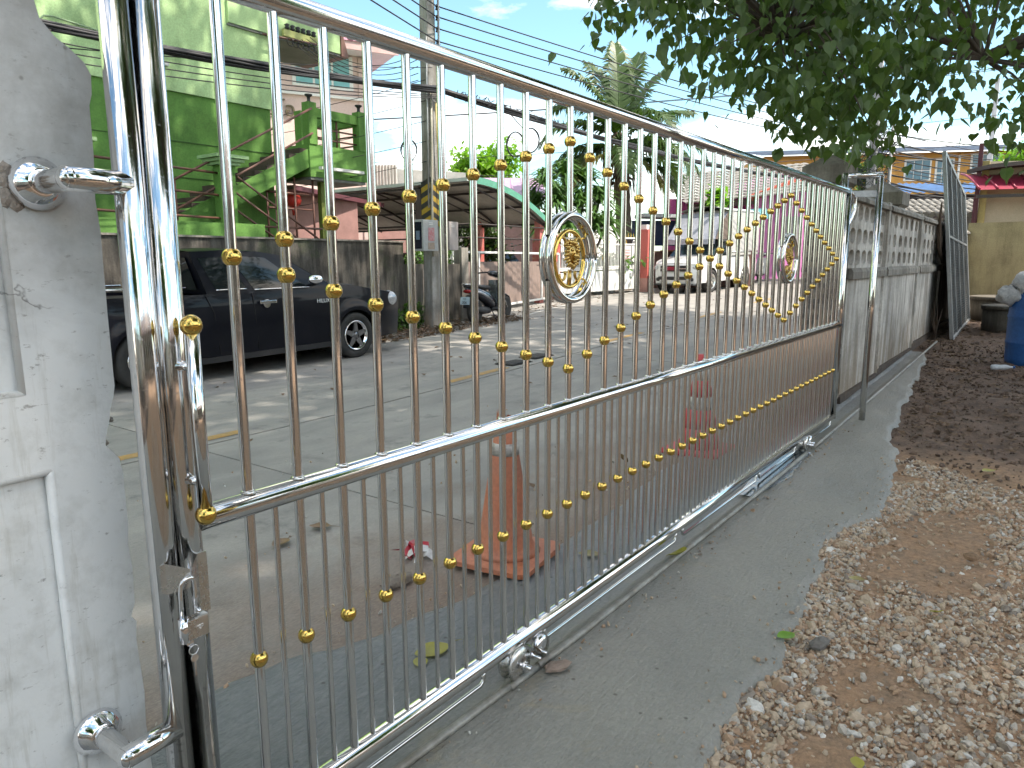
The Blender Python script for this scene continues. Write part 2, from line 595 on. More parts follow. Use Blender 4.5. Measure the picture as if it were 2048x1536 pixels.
def yard_mat():
    m, t, b = nodes_of('yard_earth')
    p = wpos(t)
    n1 = nz(t, 1.6, 6, 0.65, p); n2 = nz(t, 38, 5, 0.7, p); n3 = nz(t, 7, 5, 0.65, p)
    clay = mixc(t, ramp(t, n3.outputs['Fac'], 0.35, 0.7), (0.38, 0.235, 0.14), (0.29, 0.20, 0.135))
    soil = mixc(t, ramp(t, n3.outputs['Fac'], 0.35, 0.7), (0.185, 0.122, 0.088), (0.088, 0.06, 0.045))
    sx = t.nodes.new('ShaderNodeSeparateXYZ'); t.links.new(p, sx.inputs[0])
    ad = t.nodes.new('ShaderNodeMath'); ad.operation = 'MULTIPLY_ADD'
    t.links.new(n1.outputs['Fac'], ad.inputs[0]); ad.inputs[1].default_value = 1.6; t.links.new(sx.outputs['X'], ad.inputs[2])
    f = t.nodes.new('ShaderNodeMapRange'); f.inputs['From Min'].default_value = 5.3; f.inputs['From Max'].default_value = 6.1
    t.links.new(ad.outputs[0], f.inputs['Value'])
    c = mixc(t, f.outputs['Result'], clay, soil)
    gr = ramp(t, n2.outputs['Fac'], 0.3, 0.72, (0.6, 0.6, 0.6, 1), (1.25, 1.22, 1.18, 1))
    t.links.new(mixc(t, 1.0, c, gr, 'MULTIPLY'), b.inputs['Base Color'])
    b.inputs['Roughness'].default_value = 0.95
    bump(t, b, n2.outputs['Fac'], 0.9, 0.02)
    return m


y = MB()
def yard_z(x, yy):
    d = edge_y(x) - yy
    rough = 0.02 if x < 4.5 else 0.045
    return gz(x) - 0.012 + rough * noise2(x, yy, 1.3) * min(1, d * 1.5) + (0.012 * noise2(x, yy, 6.0) * min(1, d * 3)) + (0.02 * noise2(x * 1.3, yy, 3.2) if x > 4.8 else 0) * min(1, d * 2)
XS = [-3 + i * 0.10 for i in range(90)] + [6.0 + i * 0.16 for i in range(80)] + [18.8, 20, 24, 30]
def yfn(i, j):
    x = XS[i]
    e = edge_y(x) + 0.12
    t_ = (j / 60.0) ** 1.35
    yy = e - t_ * 9.0
    return (x, yy, yard_z(x, yy))
y.add([yfn(i, j) for i in range(len(XS)) for j in range(61)],
      [(i * 61 + j, (i + 1) * 61 + j, (i + 1) * 61 + j + 1, i * 61 + j + 1) for i in range(len(XS) - 1) for j in range(60)], 0, True)
tag(link('yard_ground', y.mesh('yard_ground', yard_mat())), 'orange clay and dark soil of the yard inside the gate', None, None, 'structure')

# ---- fresh concrete apron under the gate
ST_EDGE = [(-3, 0.78), (0.08, 0.72), (0.35, 0.74), (0.53, 0.70), (0.7, 0.60), (0.88, 0.57), (1.25, 0.50), (1.93, 0.47), (2.3, 0.52), (2.66, 0.50), (3.4, 0.63),
           (4.2, 0.62), (5.3, 0.64), (5.5, 0.3), (5.8, 0.2), (6.2, 0.22), (12, 0.22)]


def street_edge(x):
    return interp(ST_EDGE, x) + (0.022 * noise2(x, 1.3, 3.3) + 0.012 * noise2(x, 5, 9.0) if x < 5.4 else 0)


def apron_mat():
    m, t, b = nodes_of('fresh_concrete')
    p = wpos(t); pst = wpos(t, (2.0, 7.0, 2.0))
    n1 = nz(t, 1.3, 6, 0.65, p); n2 = nz(t, 9, 6, 0.65, pst, 0.3); n3 = nz(t, 70, 4, 0.65, p)
    c = mixc(t, ramp(t, n1.outputs['Fac'], 0.35, 0.68), (0.205, 0.20, 0.178), (0.28, 0.27, 0.238))
    c = mixc(t, ramp(t, nz(t, 3.0, 6, 0.7, p, 0.6).outputs['Fac'], 0.60, 0.74), c, (0.30, 0.26, 0.19))
    sx = t.nodes.new('ShaderNodeSeparateXYZ'); t.links.new(p, sx.inputs[0])
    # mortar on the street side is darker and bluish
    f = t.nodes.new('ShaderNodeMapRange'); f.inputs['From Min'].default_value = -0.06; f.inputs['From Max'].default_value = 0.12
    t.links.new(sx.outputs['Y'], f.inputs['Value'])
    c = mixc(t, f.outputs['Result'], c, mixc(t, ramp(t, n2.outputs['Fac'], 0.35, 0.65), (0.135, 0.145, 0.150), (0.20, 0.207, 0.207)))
    vo = t.nodes.new('ShaderNodeTexVoronoi'); vo.inputs['Scale'].default_value = 11; t.links.new(p, vo.inputs['Vector'])
    c = mixc(t, 0.8, c, ramp(t, vo.outputs['Distance'], 0.05, 0.10, (0.3, 0.27, 0.23, 1), (1, 1, 1, 1)), 'MULTIPLY')
    c = mixc(t, 1.0, c, ramp(t, n3.outputs['Fac'], 0.3, 0.7, (0.86, 0.86, 0.86, 1), (1.1, 1.1, 1.1, 1)), 'MULTIPLY')
    t.links.new(c, b.inputs['Base Color'])
    r1 = t.nodes.new('ShaderNodeMapRange'); r1.inputs['From Min'].default_value = 0.3; r1.inputs['From Max'].default_value = 0.7
    r1.inputs['To Min'].default_value = 0.30; r1.inputs['To Max'].default_value = 0.62
    t.links.new(n1.outputs['Fac'], r1.inputs['Value']); t.links.new(r1.outputs['Result'], b.inputs['Roughness'])
    hh = mixc(t, 0.35, n2.outputs['Fac'], n3.outputs['Fac'])
    bump(t, b, hh, 0.9, 0.014)
    return m


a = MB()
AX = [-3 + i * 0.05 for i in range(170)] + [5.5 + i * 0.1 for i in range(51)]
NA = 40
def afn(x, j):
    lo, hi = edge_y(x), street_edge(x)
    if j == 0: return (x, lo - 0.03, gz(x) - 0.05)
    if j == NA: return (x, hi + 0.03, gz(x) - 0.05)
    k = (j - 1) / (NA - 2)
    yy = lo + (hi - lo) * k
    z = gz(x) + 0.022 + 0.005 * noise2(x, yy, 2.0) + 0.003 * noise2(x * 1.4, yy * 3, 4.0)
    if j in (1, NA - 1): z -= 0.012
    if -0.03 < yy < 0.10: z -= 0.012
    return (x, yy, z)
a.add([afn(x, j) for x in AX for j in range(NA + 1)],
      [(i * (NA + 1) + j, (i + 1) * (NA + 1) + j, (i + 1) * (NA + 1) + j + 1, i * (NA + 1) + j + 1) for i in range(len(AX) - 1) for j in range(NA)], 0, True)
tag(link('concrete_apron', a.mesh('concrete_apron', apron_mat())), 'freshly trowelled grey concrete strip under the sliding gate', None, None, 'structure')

# water left standing in the track channel
WATER, wt, wb = nodes_of('puddle_water')
wb.inputs['Base Color'].default_value = (0.06, 0.07, 0.075, 1); wb.inputs['Roughness'].default_value = 0.04
bump(wt, wb, nz(wt, 14, 4, 0.6, wpos(wt, (1, 3, 1))).outputs['Fac'], 0.12, 0.01)
pd = MB()
pts = [(3.25 + 1.2 * k / 18, 0) for k in range(19)]
pd.add([(x, -0.075 - 0.05 * math.sin(i / 18 * 3.1) + 0.02 * noise2(x, 3, 5), gz(x) + 0.0285) for i, (x, _) in enumerate(pts)]
       + [(x, 0.02 + 0.05 * math.sin(i / 18 * 3.1), gz(x) + 0.0285) for i, (x, _) in enumerate(pts)],
       [(i, i + 1, 20 + i, 19 + i) for i in range(18)])
tag(link('water', pd.mesh('water', WATER)), 'thin puddle shining beside the far roller of the gate', None, None, 'structure')

# ---- road of cast slabs
def road_mat():
    m, t, b = nodes_of('road_concrete')
    p = wpos(t); pb = wpos(t, (1.0, 2.6, 1.0))
    n1 = nz(t, 0.9, 6, 0.62, pb, 0.4); n2 = nz(t, 24, 6, 0.7, wpos(t, (1.6, 5, 1))); n3 = nz(t, 130, 3, 0.7, p)
    c = mixc(t, ramp(t, n1.outputs['Fac'], 0.36, 0.68), (0.235, 0.225, 0.208), (0.345, 0.325, 0.292))
    c = mixc(t, ramp(t, nz(t, 2.4, 6, 0.7, p).outputs['Fac'], 0.56, 0.72), c, (0.155, 0.15, 0.145))
    # red earth trodden onto the kerb side
    sx = t.nodes.new('ShaderNodeSeparateXYZ'); t.links.new(p, sx.inputs[0])
    ad = t.nodes.new('ShaderNodeMath'); ad.operation = 'MULTIPLY_ADD'
    t.links.new(nz(t, 1.9, 6, 0.7, p, 0.5).outputs['Fac'], ad.inputs[0]); ad.inputs[1].default_value = -2.2; t.links.new(sx.outputs['Y'], ad.inputs[2])
    f = t.nodes.new('ShaderNodeMapRange'); f.inputs['From Min'].default_value = -0.65; f.inputs['From Max'].default_value = 0.55
    f.inputs['To Min'].default_value = 0.95; f.inputs['To Max'].default_value = 0.0
    t.links.new(ad.outputs[0], f.inputs['Value'])
    c = mixc(t, f.outputs['Result'], c, mixc(t, ramp(t, n2.outputs['Fac'], 0.35, 0.65), (0.155, 0.10, 0.075), (0.25, 0.185, 0.14)))
    g_ = ramp(t, n2.outputs['Fac'], 0.3, 0.7, (0.84, 0.84, 0.84, 1), (1.08, 1.08, 1.08, 1))
    c = mixc(t, 1.0, c, g_, 'MULTIPLY')
    c = mixc(t, 1.0, c, ramp(t, n3.outputs['Fac'], 0.3, 0.7, (0.9, 0.9, 0.9, 1), (1.06, 1.06, 1.06, 1)), 'MULTIPLY')
    t.links.new(c, b.inputs['Base Color'])
    b.inputs['Roughness'].default_value = 0.82
    bump(t, b, mixc(t, 0.4, n2.outputs['Fac'], n3.outputs['Fac']), 0.4, 0.008)
    return m


ROAD = road_mat()
JOINT = mat('joint_filler', (0.035, 0.033, 0.03), 0.9)
def yc(x):            # centre joint of the road
    return 3.80 + 0.05 * (x - 2)
rb = MB()
RX = [-14, -8] + [-4 + i for i in range(60)] + [70, 110]
rb.add([(x, yy, gz(min(x, 60)) - 0.02) for x in RX for yy in (0.0, 14.0)], [(2 * i, 2 * i + 2, 2 * i + 3, 2 * i + 1) for i in range(len(RX) - 1)])
road = tag(link('road', rb.mesh('road', JOINT)), 'grey concrete street running past the gate', None, None, 'structure')
tj = [-14, -10, -4, 2, 8, 14, 20, 26, 32, 38, 44, 60, 110]
for xa, xb in zip(tj, tj[1:]):
    for lane in (0, 1, 2):
        s = MB()
        n = max(2, int(min((xb - xa), 20) / 0.75))
        gp = 0.009
        def ylim(x):
            if lane == 0: return (0.30, yc(x) - gp)
            if lane == 1: return (yc(x) + gp, 7.35 + 0.05 * (x - 2))
            return (7.37 + 0.05 * (x - 2), 13.0)
        vs = []
        for i in range(n + 1):
            x = xa + gp + (xb - xa - 2 * gp) * i / n
            l, h = ylim(x)
            z = gz(min(x, 60)) + (0.0 if lane != 1 else 0.003) + (0.0 if int(xa) % 4 else 0.002)
            vs += [(x, l, z - 0.03), (x, l, z), (x, h, z), (x, h, z - 0.03)]
        fs = [(4 * i + k, 4 * i + 4 + k, 4 * i + 5 + k, 4 * i + 1 + k) for i in range(n) for k in range(3)] + [(0, 1, 2, 3), (4 * n + 3, 4 * n + 2, 4 * n + 1, 4 * n)]
        s.add(vs, fs, 0, False)
        part('slab', s, ROAD, road)

# painted markings
YELLOW = mat('yellow_road_paint', (0.48, 0.27, 0.07), 0.7, 0, 0.3, 9, (0.33, 0.24, 0.13), 0.3, 60)
WHITELINE = mat('white_road_paint', (0.52, 0.51, 0.48), 0.7, 0, 0.4, 6, (0.36, 0.35, 0.32), 0.3, 60)
def strip(xa, xb, y0, w, m_, name, fy, lift=0.0085):
    s = MB(); n = max(4, int((xb - xa) / 0.4))
    s.add([(xa + (xb - xa) * i / n, fy(xa + (xb - xa) * i / n) + y0 + k * w, gz(xa + (xb - xa) * i / n) + lift) for i in range(n + 1) for k in (0, 1)],
          [(2 * i, 2 * i + 2, 2 * i + 3, 2 * i + 1) for i in range(n)])
    o = part(name, s, m_, road)
    return o
for xa, xb in ((-2.2, -0.3), (1.05, 2.55), (5.3, 6.5), (9.4, 10.8), (13.6, 15.2), (18, 19.8)):
    strip(xa, xb, 0.10, 0.12, YELLOW, 'yellow_dash', yc)
def wy(x):
    return interp([(9.5, 7.45), (11.1, 7.75), (14.0, 8.55), (17.3, 9.25), (22.0, 9.8), (30, 10.4)], x)
strip(9.6, 30, 0, 0.11, WHITELINE, 'white_edge_line', wy, 0.006)

# ================================================================ SLIDING GATE
S = 0.13
GL = 'stainless steel sliding gate with gold balls and two round emblems'
gate = thing('sliding_gate', GL, 'gate', (2.6, 0, 0.05))
X_L, X_R = -0.142, 5.455
def pipe(name, p, q, r, n=20, m_=STEEL, parent=None):
    return part(name, MB().tube([p, q], r, n), m_, parent if parent is not None else gate)
pipe('top_rail', (X_L, 0, 1.934), (X_R, 0, 1.934), 0.0255, 28)
pipe('middle_rail', (X_L + 0.02, 0, 0.884), (X_R, 0, 0.884), 0.0255, 24)
pipe('bottom_rail', (X_L, 0, 0.122), (X_R, 0, 0.122), 0.0275, 28)
pipe('end_stile', (X_L, 0, 0.095), (X_L, 0, 2.2), 0.0275, 28)
pipe('end_stile', (X_R, 0, 0.10), (X_R, 0, 1.953), 0.0255, 24)
up = MB().tube([(0, 0, 0.905), (0, 0, 1.913)], 0.0114, 14, cap=False).mesh('bar', STEEL)
lo = MB().tube([(0, 0, 0.145), (0, 0, 0.862)], 0.0114, 14, cap=False).mesh('lower_bar', STEEL)
th = MB().tube([(0, 0, 0.145), (0, 0, 0.862)], 0.0072, 10, cap=False).mesh('thin_bar', STEEL)
bl = MB().ball((0, 0, 0), 0.0202, 20, 14).mesh('ball', GOLD)
weld = MB().lathe([(0.0155, -0.004), (0.0165, 0.0), (0.0125, 0.005)], 12).mesh('weld_collar', STEEL_B)
for i in range(42):
    x = i * S
    ring_here = i in (10, 30)
    if ring_here:
        for z0, z1 in ((0.905, 1.255), (1.567, 1.913)):
            part('bar', MB().tube([(x, 0, z0), (x, 0, z1)], 0.0114, 14, cap=False), STEEL, gate)
    elif i in (9, 11, 29, 31):
        for z0, z1 in ((0.905, 1.335), (1.487, 1.913)):
            part('bar', MB().tube([(x, 0, z0), (x, 0, z1)], 0.0114, 14, cap=False), STEEL, gate)
    else:
        link('bar', up, gate, (x, 0, 0))
    link('lower_bar', lo, gate, (x, 0, 0))
    if i < 41:
        link('thin_bar', th, gate, (x + S / 2, 0, 0))
    link('weld_collar', weld, gate, (x, 0, 0.911))
    if i <= 41:
        link('ball', bl, gate, (x, 0, 0.52))
    if i <= 40:
        d = abs(((i + 10) % 20) - 10)          # 0 at the diamond's tips in the middle of a run
        k = 10 - d if (i // 10) % 2 == 0 else d
        k = i % 20 if i % 20 <= 10 else 20 - i % 20
        h = 0.0388 * k
        link('ball', bl, gate, (x, 0, 1.411 + h))
        if k:
            link('ball', bl, gate, (x, 0, 1.411 - h))
# emblems
for cx in (10 * S, 30 * S):
    e = link('emblem', MB().tube(arc((cx, -0.014, 1.411), 0.145, 0, 2 * math.pi, 47), 0.0125, 12, closed=False).mesh('emblem', STEEL), gate)
    part('back_ring', MB().tube(arc((cx, 0.014, 1.411), 0.145, 0, 2 * math.pi, 47), 0.0125, 12), STEEL, e)
    part('gold_ring', MB().tube(arc((cx, 0, 1.408), 0.096, 0, 2 * math.pi, 39), 0.0078, 10), GOLD, e)
    for sx in (-1, 1):
        for sz in (-1, 1):
            c = (cx + sx * 0.088, 0, 1.408 + sz * 0.088)
            pts = []
            for k in range(15):
                a_ = k / 14
                an = (0.25 + 1.35 * a_) * math.pi
                rr = 0.026 * (1 - 0.35 * a_)
                pts.append((c[0] - sx * rr * math.cos(an) * 0.9, -0.002, c[2] + sz * rr * math.sin(an)))
            part('scroll', MB().tube(pts, [0.0062 - 0.003 * k / 14 for k in range(15)], 8), GOLD, e)
            c2 = (cx + sx * 0.052, 0, 1.408 + sz * 0.055)
            pts = []
            for k in range(13):
                a_ = k / 12
                an = (1.2 - 1.3 * a_) * math.pi
                rr = 0.022 * (1 - 0.4 * a_)
                pts.append((c2[0] + sx * rr * math.cos(an), -0.004, c2[2] + sz * rr * math.sin(an)))
            part('scroll', MB().tube(pts, [0.006 - 0.003 * k / 12 for k in range(13)], 8), GOLD_DULL, e)
    part('stem', MB().tube([(cx, 0, 1.314), (cx, -0.002, 1.37)], 0.0075, 10), GOLD_DULL, e)
    hd = MB()
    hd.ball((cx, -0.006, 1.425), 0.030, 14, 10, (0.95, 0.6, 1.2))
    hd.ball((cx - 0.002, -0.027, 1.417), 0.014, 10, 8, (1, 1.0, 0.9))
    hd.ball((cx - 0.002, -0.036, 1.423), 0.006, 8, 6, (1.3, 0.8, 0.7))
    for sx in (-1, 1):
        hd.ball((cx + sx * 0.013, -0.022, 1.438), 0.006, 8, 6)
        hd.ball((cx + sx * 0.022, -0.006, 1.462), 0.009, 8, 6)
    hd.ball((cx, -0.022, 1.399), 0.011, 8, 6, (1, .8, .6))
    part('lion_head', hd, GOLD_DULL, e)
    mn = MB()
    for k in range(22):
        an = 2 * math.pi * k / 22
        r0 = 0.026; r1 = 0.044 + 0.010 * ((k * 7) % 5) / 5
        ca, sa = math.cos(an), math.sin(an)
        mn.tube([(cx + r0 * ca, -0.008, 1.424 + r0 * 1.15 * sa), (cx + (r0 + r1) / 2 * ca, -0.018, 1.424 + (r0 + r1) / 2 * 1.15 * sa),
                 (cx + r1 * ca - 0.005 * sa, -0.008, 1.424 + r1 * 1.1 * sa + 0.005 * ca)], [0.0075, 0.0075, 0.0015], 6)
    part('mane', mn, GOLD_DULL, e)
# pull handle
h = link('pull_handle', MB().tube([(X_L + 0.008, -0.062, 0.925), (X_L + 0.008, -0.062, 1.268)], 0.0135, 18).mesh('pull_handle', STEEL), gate)
for z in (0.912, 1.284):
    link('ball', MB().ball((0, 0, 0), 0.0205, 20, 12).mesh('ball', GOLD), h, (X_L + 0.008, -0.062, z))
for z in (0.978, 1.205):
    part('standoff', MB().tube([(X_L + 0.008, -0.055, z), (X_L, -0.022, z)], [0.008, 0.011], 12), CHROME, h)
# hasp plate welded to the stile, bent towards the lock
hp = MB()
hp.add([(-0.118, -0.024, 0.822), (-0.140, -0.029, 0.825), (-0.171, -0.060, 0.812), (-0.171, -0.060, 0.778), (-0.142, -0.029, 0.70), (-0.118, -0.024, 0.695)]
       + [(-0.118, -0.020, 0.822), (-0.138, -0.025, 0.825), (-0.168, -0.056, 0.812), (-0.168, -0.056, 0.778), (-0.140, -0.025, 0.70), (-0.118, -0.020, 0.695)],
       [(0, 1, 4, 5), (1, 2, 3, 4), (11, 10, 7, 6), (10, 9, 8, 7), (1, 0, 6, 7), (2, 1, 7, 8), (3, 2, 8, 9), (4, 3, 9, 10), (5, 4, 10, 11)])
part('hasp_plate', hp, STEEL_B, gate)
# bracket on the far end
fb = MB()
fb.tube([(X_R, 0, 1.935), (X_R + 0.24, 0, 1.915), (X_R + 0.24, 0, 1.80), (X_R, 0, 1.62)], 0.017, 12)
part('end_bracket', fb, STEEL, gate)
# bottom rods and rollers
for x0, x1 in ((-0.1, 0.80), (1.15, 2.30), (2.38, 3.50), (3.56, 4.35), (4.60, 5.38)):
    pth = [(x0, 0, 0.098), (x0, 0, 0.072)] + [(x0 + 0.004, 0, 0.06), (x0 + 0.02, 0, 0.052)] + [(x1 - 0.02, 0, 0.052), (x1 - 0.004, 0, 0.06), (x1, 0, 0.072), (x1, 0, 0.098)]
    part('bottom_rod', MB().tube(pth, 0.0072, 10), STEEL, gate)
def roller(x):
    w = link('roller', MB().lathe([(0.022, -0.028), (0.056, -0.026), (0.059, -0.017), (0.036, -0.008), (0.036, 0.008), (0.059, 0.017), (0.056, 0.026), (0.022, 0.028)], 28, (x, -0.03, 0.075 + gz(x)), (0, 1, 0)).mesh('roller', STEEL_B), gate)
    for ya_, yb_ in ((-0.030, -0.026), (0.026, 0.030)):
        part('fork', MB().prism([(x - 0.03, 0.12), (x + 0.05, 0.12), (x + 0.03, 0.05), (x - 0.015, 0.05)], ya_, yb_), STEEL_B, w)
    part('axle', MB().tube([(x, -0.10, 0.075 + gz(x)), (x, 0.034, 0.075 + gz(x))], 0.0085, 8).lathe([(0.017, -0.080), (0.017, -0.068)], 6, (x, 0, 0.075 + gz(x)), (0, 1, 0)), CHROME, w)
    # second small guide wheel and bolts
    part('guide_wheel', MB().lathe([(0.012, -0.016), (0.038, -0.015), (0.041, 0), (0.038, 0.015), (0.012, 0.016)], 20, (x + 0.15, -0.03, 0.068 + gz(x)), (0, 1, 0)), CHROME, w)
    part('bolt', MB().tube([(x + 0.13, -0.075, 0.062 + gz(x)), (x + 0.13, 0.02, 0.062 + gz(x))], 0.006, 8).lathe([(0.013, -0.050), (0.013, -0.038)], 6, (x + 0.13, 0, 0.062 + gz(x)), (0, 1, 0)), CHROME, w)
    part('bolt', MB().tube([(x + 0.07, -0.09, 0.075 + gz(x)), (x + 0.07, 0.01, 0.08 + gz(x))], 0.0055, 8).lathe([(0.012, -0.060), (0.012, -0.050)], 6, (x + 0.07, 0, 0.077 + gz(x)), (0, 1, 0)), CHROME, w)
roller(0.93); roller(4.47)

# ---- receiving post fixed to the pillar
rp = thing('receiver_post', 'thick stainless upright bracketed to the white pillar beside the gate', 'post', (-0.195, 0, 0.02))
part('pipe', MB().tube([(-0.195, 0.0, 0.02), (-0.195, 0.0, 2.3)], 0.0265, 28), STEEL, rp)
for z in (1.54, 0.463):
    b_ = MB()
    ex = -0.300; ey = -0.012
    b_.tube([(ex, 0.115, z), (ex, ey + 0.0005, z)], 0.0205, 24, cap=False)
    bk = part('bracket', b_, STEEL, rp)
    part('arm', MB().tube([(ex - 0.010, ey, z), (-0.20, ey + 0.006, z)], 0.0215, 24), STEEL, bk)
    part('elbow', MB().ball((ex, ey, z), 0.0212, 20, 12), STEEL, bk)
    part('flange', MB().lathe([(0.046, 0.0), (0.047, 0.006), (0.040, 0.012), (0.038, 0.018), (0.030, 0.022), (0.026, 0.030), (0.021, 0.031)], 32, (ex, 0.118, z), (0, -1, 0)), CHROME, bk)
rq = MB()
rq.add([(-0.213, -0.020, 0.822), (-0.206, -0.027, 0.826), (-0.175, -0.061, 0.814), (-0.175, -0.061, 0.776), (-0.206, -0.027, 0.762), (-0.213, -0.020, 0.766)]
       + [(-0.213, -0.016, 0.822), (-0.207, -0.023, 0.826), (-0.178, -0.056, 0.814), (-0.178, -0.056, 0.776), (-0.207, -0.023, 0.762), (-0.213, -0.016, 0.766)],
       [(0, 1, 4, 5), (1, 2, 3, 4), (11, 10, 7, 6), (10, 9, 8, 7), (1, 0, 6, 7), (2, 1, 7, 8), (3, 2, 8, 9), (4, 3, 9, 10), (5, 4, 10, 11)])
part('hasp_plate', rq, STEEL_B, rp)

# ---- padlock
pl = thing('padlock', 'long-shackled steel padlock with keys hanging on the gate hasp', 'padlock', (-0.172, -0.06, 0.68))
part('shackle', MB().tube([(-0.199, -0.060, 0.700), (-0.196, -0.058, 0.770)] + [(-0.182 - 0.0135 * math.cos(a_), -0.060 - .004 * math.sin(a_), 0.783 + 0.015 * math.sin(a_)) for a_ in np.linspace(0.2, 2.9, 7)]
     + [(-0.168, -0.062, 0.765), (-0.172, -0.062, 0.722)], 0.0045, 10), CHROME, pl)
bd = link('body', MB().box(-0.196, -0.150, -0.072, -0.052, 0.672, 0.716).mesh('body', STEEL_B), pl); add_bevel(bd, 0.003, 3)
part('barrel', MB().tube([(-0.197, -0.062, 0.670), (-0.197, -0.062, 0.720)], 0.0100, 18), CHROME, pl)
part('key_post', MB().ball((-0.165, -0.062, 0.723), 0.006, 10, 8), CHROME, pl)
text_part('engraved_letters', 'vgs', 0.013, (-0.170, -0.0726, 0.697), (R(90), 0, 0), CHROME, pl, 0.0006)
part('key_ring', MB().tube(arc((-0.182, -0.064, 0.648), 0.0095, 0, 2 * math.pi, 18), 0.0012, 6), CHROME, pl)
part('key', MB().lathe([(0.008, -0.001), (0.008, 0.001)], 12, (-0.181, -0.063, 0.630), (0, 1, 0)).box(-0.1832, -0.1788, -0.0638, -0.0622, 0.592, 0.624), CHROME, pl)
part('key', MB().lathe([(0.008, -0.001), (0.008, 0.001)], 12, (-0.186, -0.060, 0.664), (0, 1, 0)).box(-0.188, -0.184, -0.0608, -0.0592, 0.652, 0.672), CHROME, pl)

# ---- floor track
tr = thing('gate_track', 'low steel running track set in the fresh concrete under the gate', 'track', (0, -0.06, 0.03))
TRK = mat('cement_smeared_steel', (0.34, 0.33, 0.30), 0.45, 0.3, 0.35, 8, (0.20, 0.18, 0.15), 0.2, 40)
def ty(x): return -0.012 - 0.028 * min(1, max(0, (x - 0.3)))
for xa, xb in ((-0.25, 0.86), (1.02, 4.40), (4.58, 11.6)):
    n = 24
    part('rail', MB().tube([(xa + (xb - xa) * k / n, ty(xa + (xb - xa) * k / n) - 0.03, gz(xa + (xb - xa) * k / n) + 0.030) for k in range(n + 1)], 0.0135, 10), TRK, tr)
part('shim', MB().tube([(0.86, ty(1) - 0.03, 0.026), (1.02, ty(1) - 0.03, 0.026)], 0.012, 8), TRK, tr)

# ---- stainless guide portal by the fence
gp_ = thing('guide_frame', 'tall stainless pipe portal that holds the far end of the gate', 'guide frame', (5.85, -0.15, 0.03))
X0, X1 = 5.52, 5.80
part('tall_leg', MB().tube([(5.735, -0.175, 0.0), (5.735, -0.175, 2.08)], 0.025, 22), STEEL, gp_)
part('crossbar', MB().tube([(5.735, -0.185, 2.075), (5.60, 0.085, 2.075)], 0.024, 20), STEEL, gp_)
part('short_leg', MB().tube([(5.605, 0.062, 2.09), (5.605, 0.062, 1.50)], 0.025, 20), STEEL, gp_)
part('tie_bar', MB().bar((5.735, -0.165, 1.93), (5.61, 0.07, 1.93), 0.02, 0.05), GALV, gp_)

# ================================================================ BROKEN WHITE PILLAR
pw = thing('gate_pillar', 'broken-topped white painted concrete pillar carrying the receiver post', 'pillar', (-0.6, 0.35, 0))
PX = -0.2; PY = 0.12
# outline of the front face (x, z), chipped at the edge and broken at the top
edge = [(PX, 0.0), (PX + .001, 0.30), (PX - .003, 0.42), (PX, 0.50), (PX - .006, 0.62), (PX - .002, 0.66), (PX - .012, 0.675), (PX - .002, 0.70), (PX, 0.78), (PX - .004, 0.83), (PX, 0.875), (PX, 0.98),
        (PX - .004, 1.012), (PX - .028, 1.045), (PX - .026, 1.06), (PX - .014, 1.10), (PX - .012, 1.115), (PX - .004, 1.14), (PX, 1.16), (PX, 1.30), (PX + .002, 1.46), (PX - .002, 1.52), (PX + .003, 1.60), (PX + .004, 1.69),
        (PX + .010, 1.71), (PX + .012, 1.745), (PX + .002, 1.765), (PX - .022, 1.785), (PX - .045, 1.80), (PX - .066, 1.825), (PX - .072, 1.855), (PX - .10, 1.868), (PX - .15, 1.885), (PX - .20, 1.893), (PX - .30, 1.905),
        (PX - .5, 1.93), (PX - .9, 1.94)]
n = len(edge)
fr = MB()
# front face built as a strip: left boundary x = panel edge, cut for the recessed panel
top_l = [q for q in edge if q[0] > PX - .155 or q[1] < 1.0]
front = top_l + [(PX - .162, 1.887), (PX - .158, 1.165), (PX - .9, 1.15), (PX - .9, 1.003), (PX - .128, 1.018), (PX - .126, 0.0)]
fr.prism(front, PY, PY + 0.022)
part('shaft_face', fr, PILLAR, pw)
part('shaft', MB().prism(edge + [(PX - .9, 0.0)], PY + 0.016, 0.62), PILLAR, pw)
rim = MB()
rim.tube([(PX - .1275, PY + .007, 0.0), (PX - .1295, PY + .007, 1.015)], 0.009, 8, cap=True)
rim.tube([(PX - .128, PY + .007, 1.016), (PX - .9, PY + .007, 1.001)], 0.009, 8)
rim.tube([(PX - .157, PY + .007, 1.165), (PX - .161, PY + .007, 1.886)], 0.008, 8)
rim.tube([(PX - .157, PY + .007, 1.166), (PX - .9, PY + .007, 1.151)], 0.008, 8)
part('moulding', rim, PILLAR, pw)
# broken rubble at the top edge and the chipped arris
rk = MB()
for (x, z, r) in ((PX - .055, 1.815, .014), (PX - .03, 1.79, .012), (PX - .085, 1.86, .014), (PX - .006, 1.755, .013), (PX + .004, 1.735, .012), (PX - .13, 1.878, .013), (PX - .2, 1.89, .014), (PX - .02, 1.05, .008), (PX - .012, 1.10, .006)):
    for k in range(3):
        rk.ball((x + rnd.uniform(-.012, .012), PY + 0.02 + k * 0.05, z - 0.006 + rnd.uniform(-.004, .004)), r, 7, 5, (1.2, 1.5, .8), 0, 0.25)
part('broken_edge', rk, RAW, pw)
mp = MB()
for k in range(14):
    mp.ball((-0.338 + rnd.uniform(-.012, .012), PY, 1.535 + rnd.uniform(-.035, .03)), 0.012, 7, 5, (1, .25, 1), 0, .2)
part('mortar_smear', mp, RAW, pw)

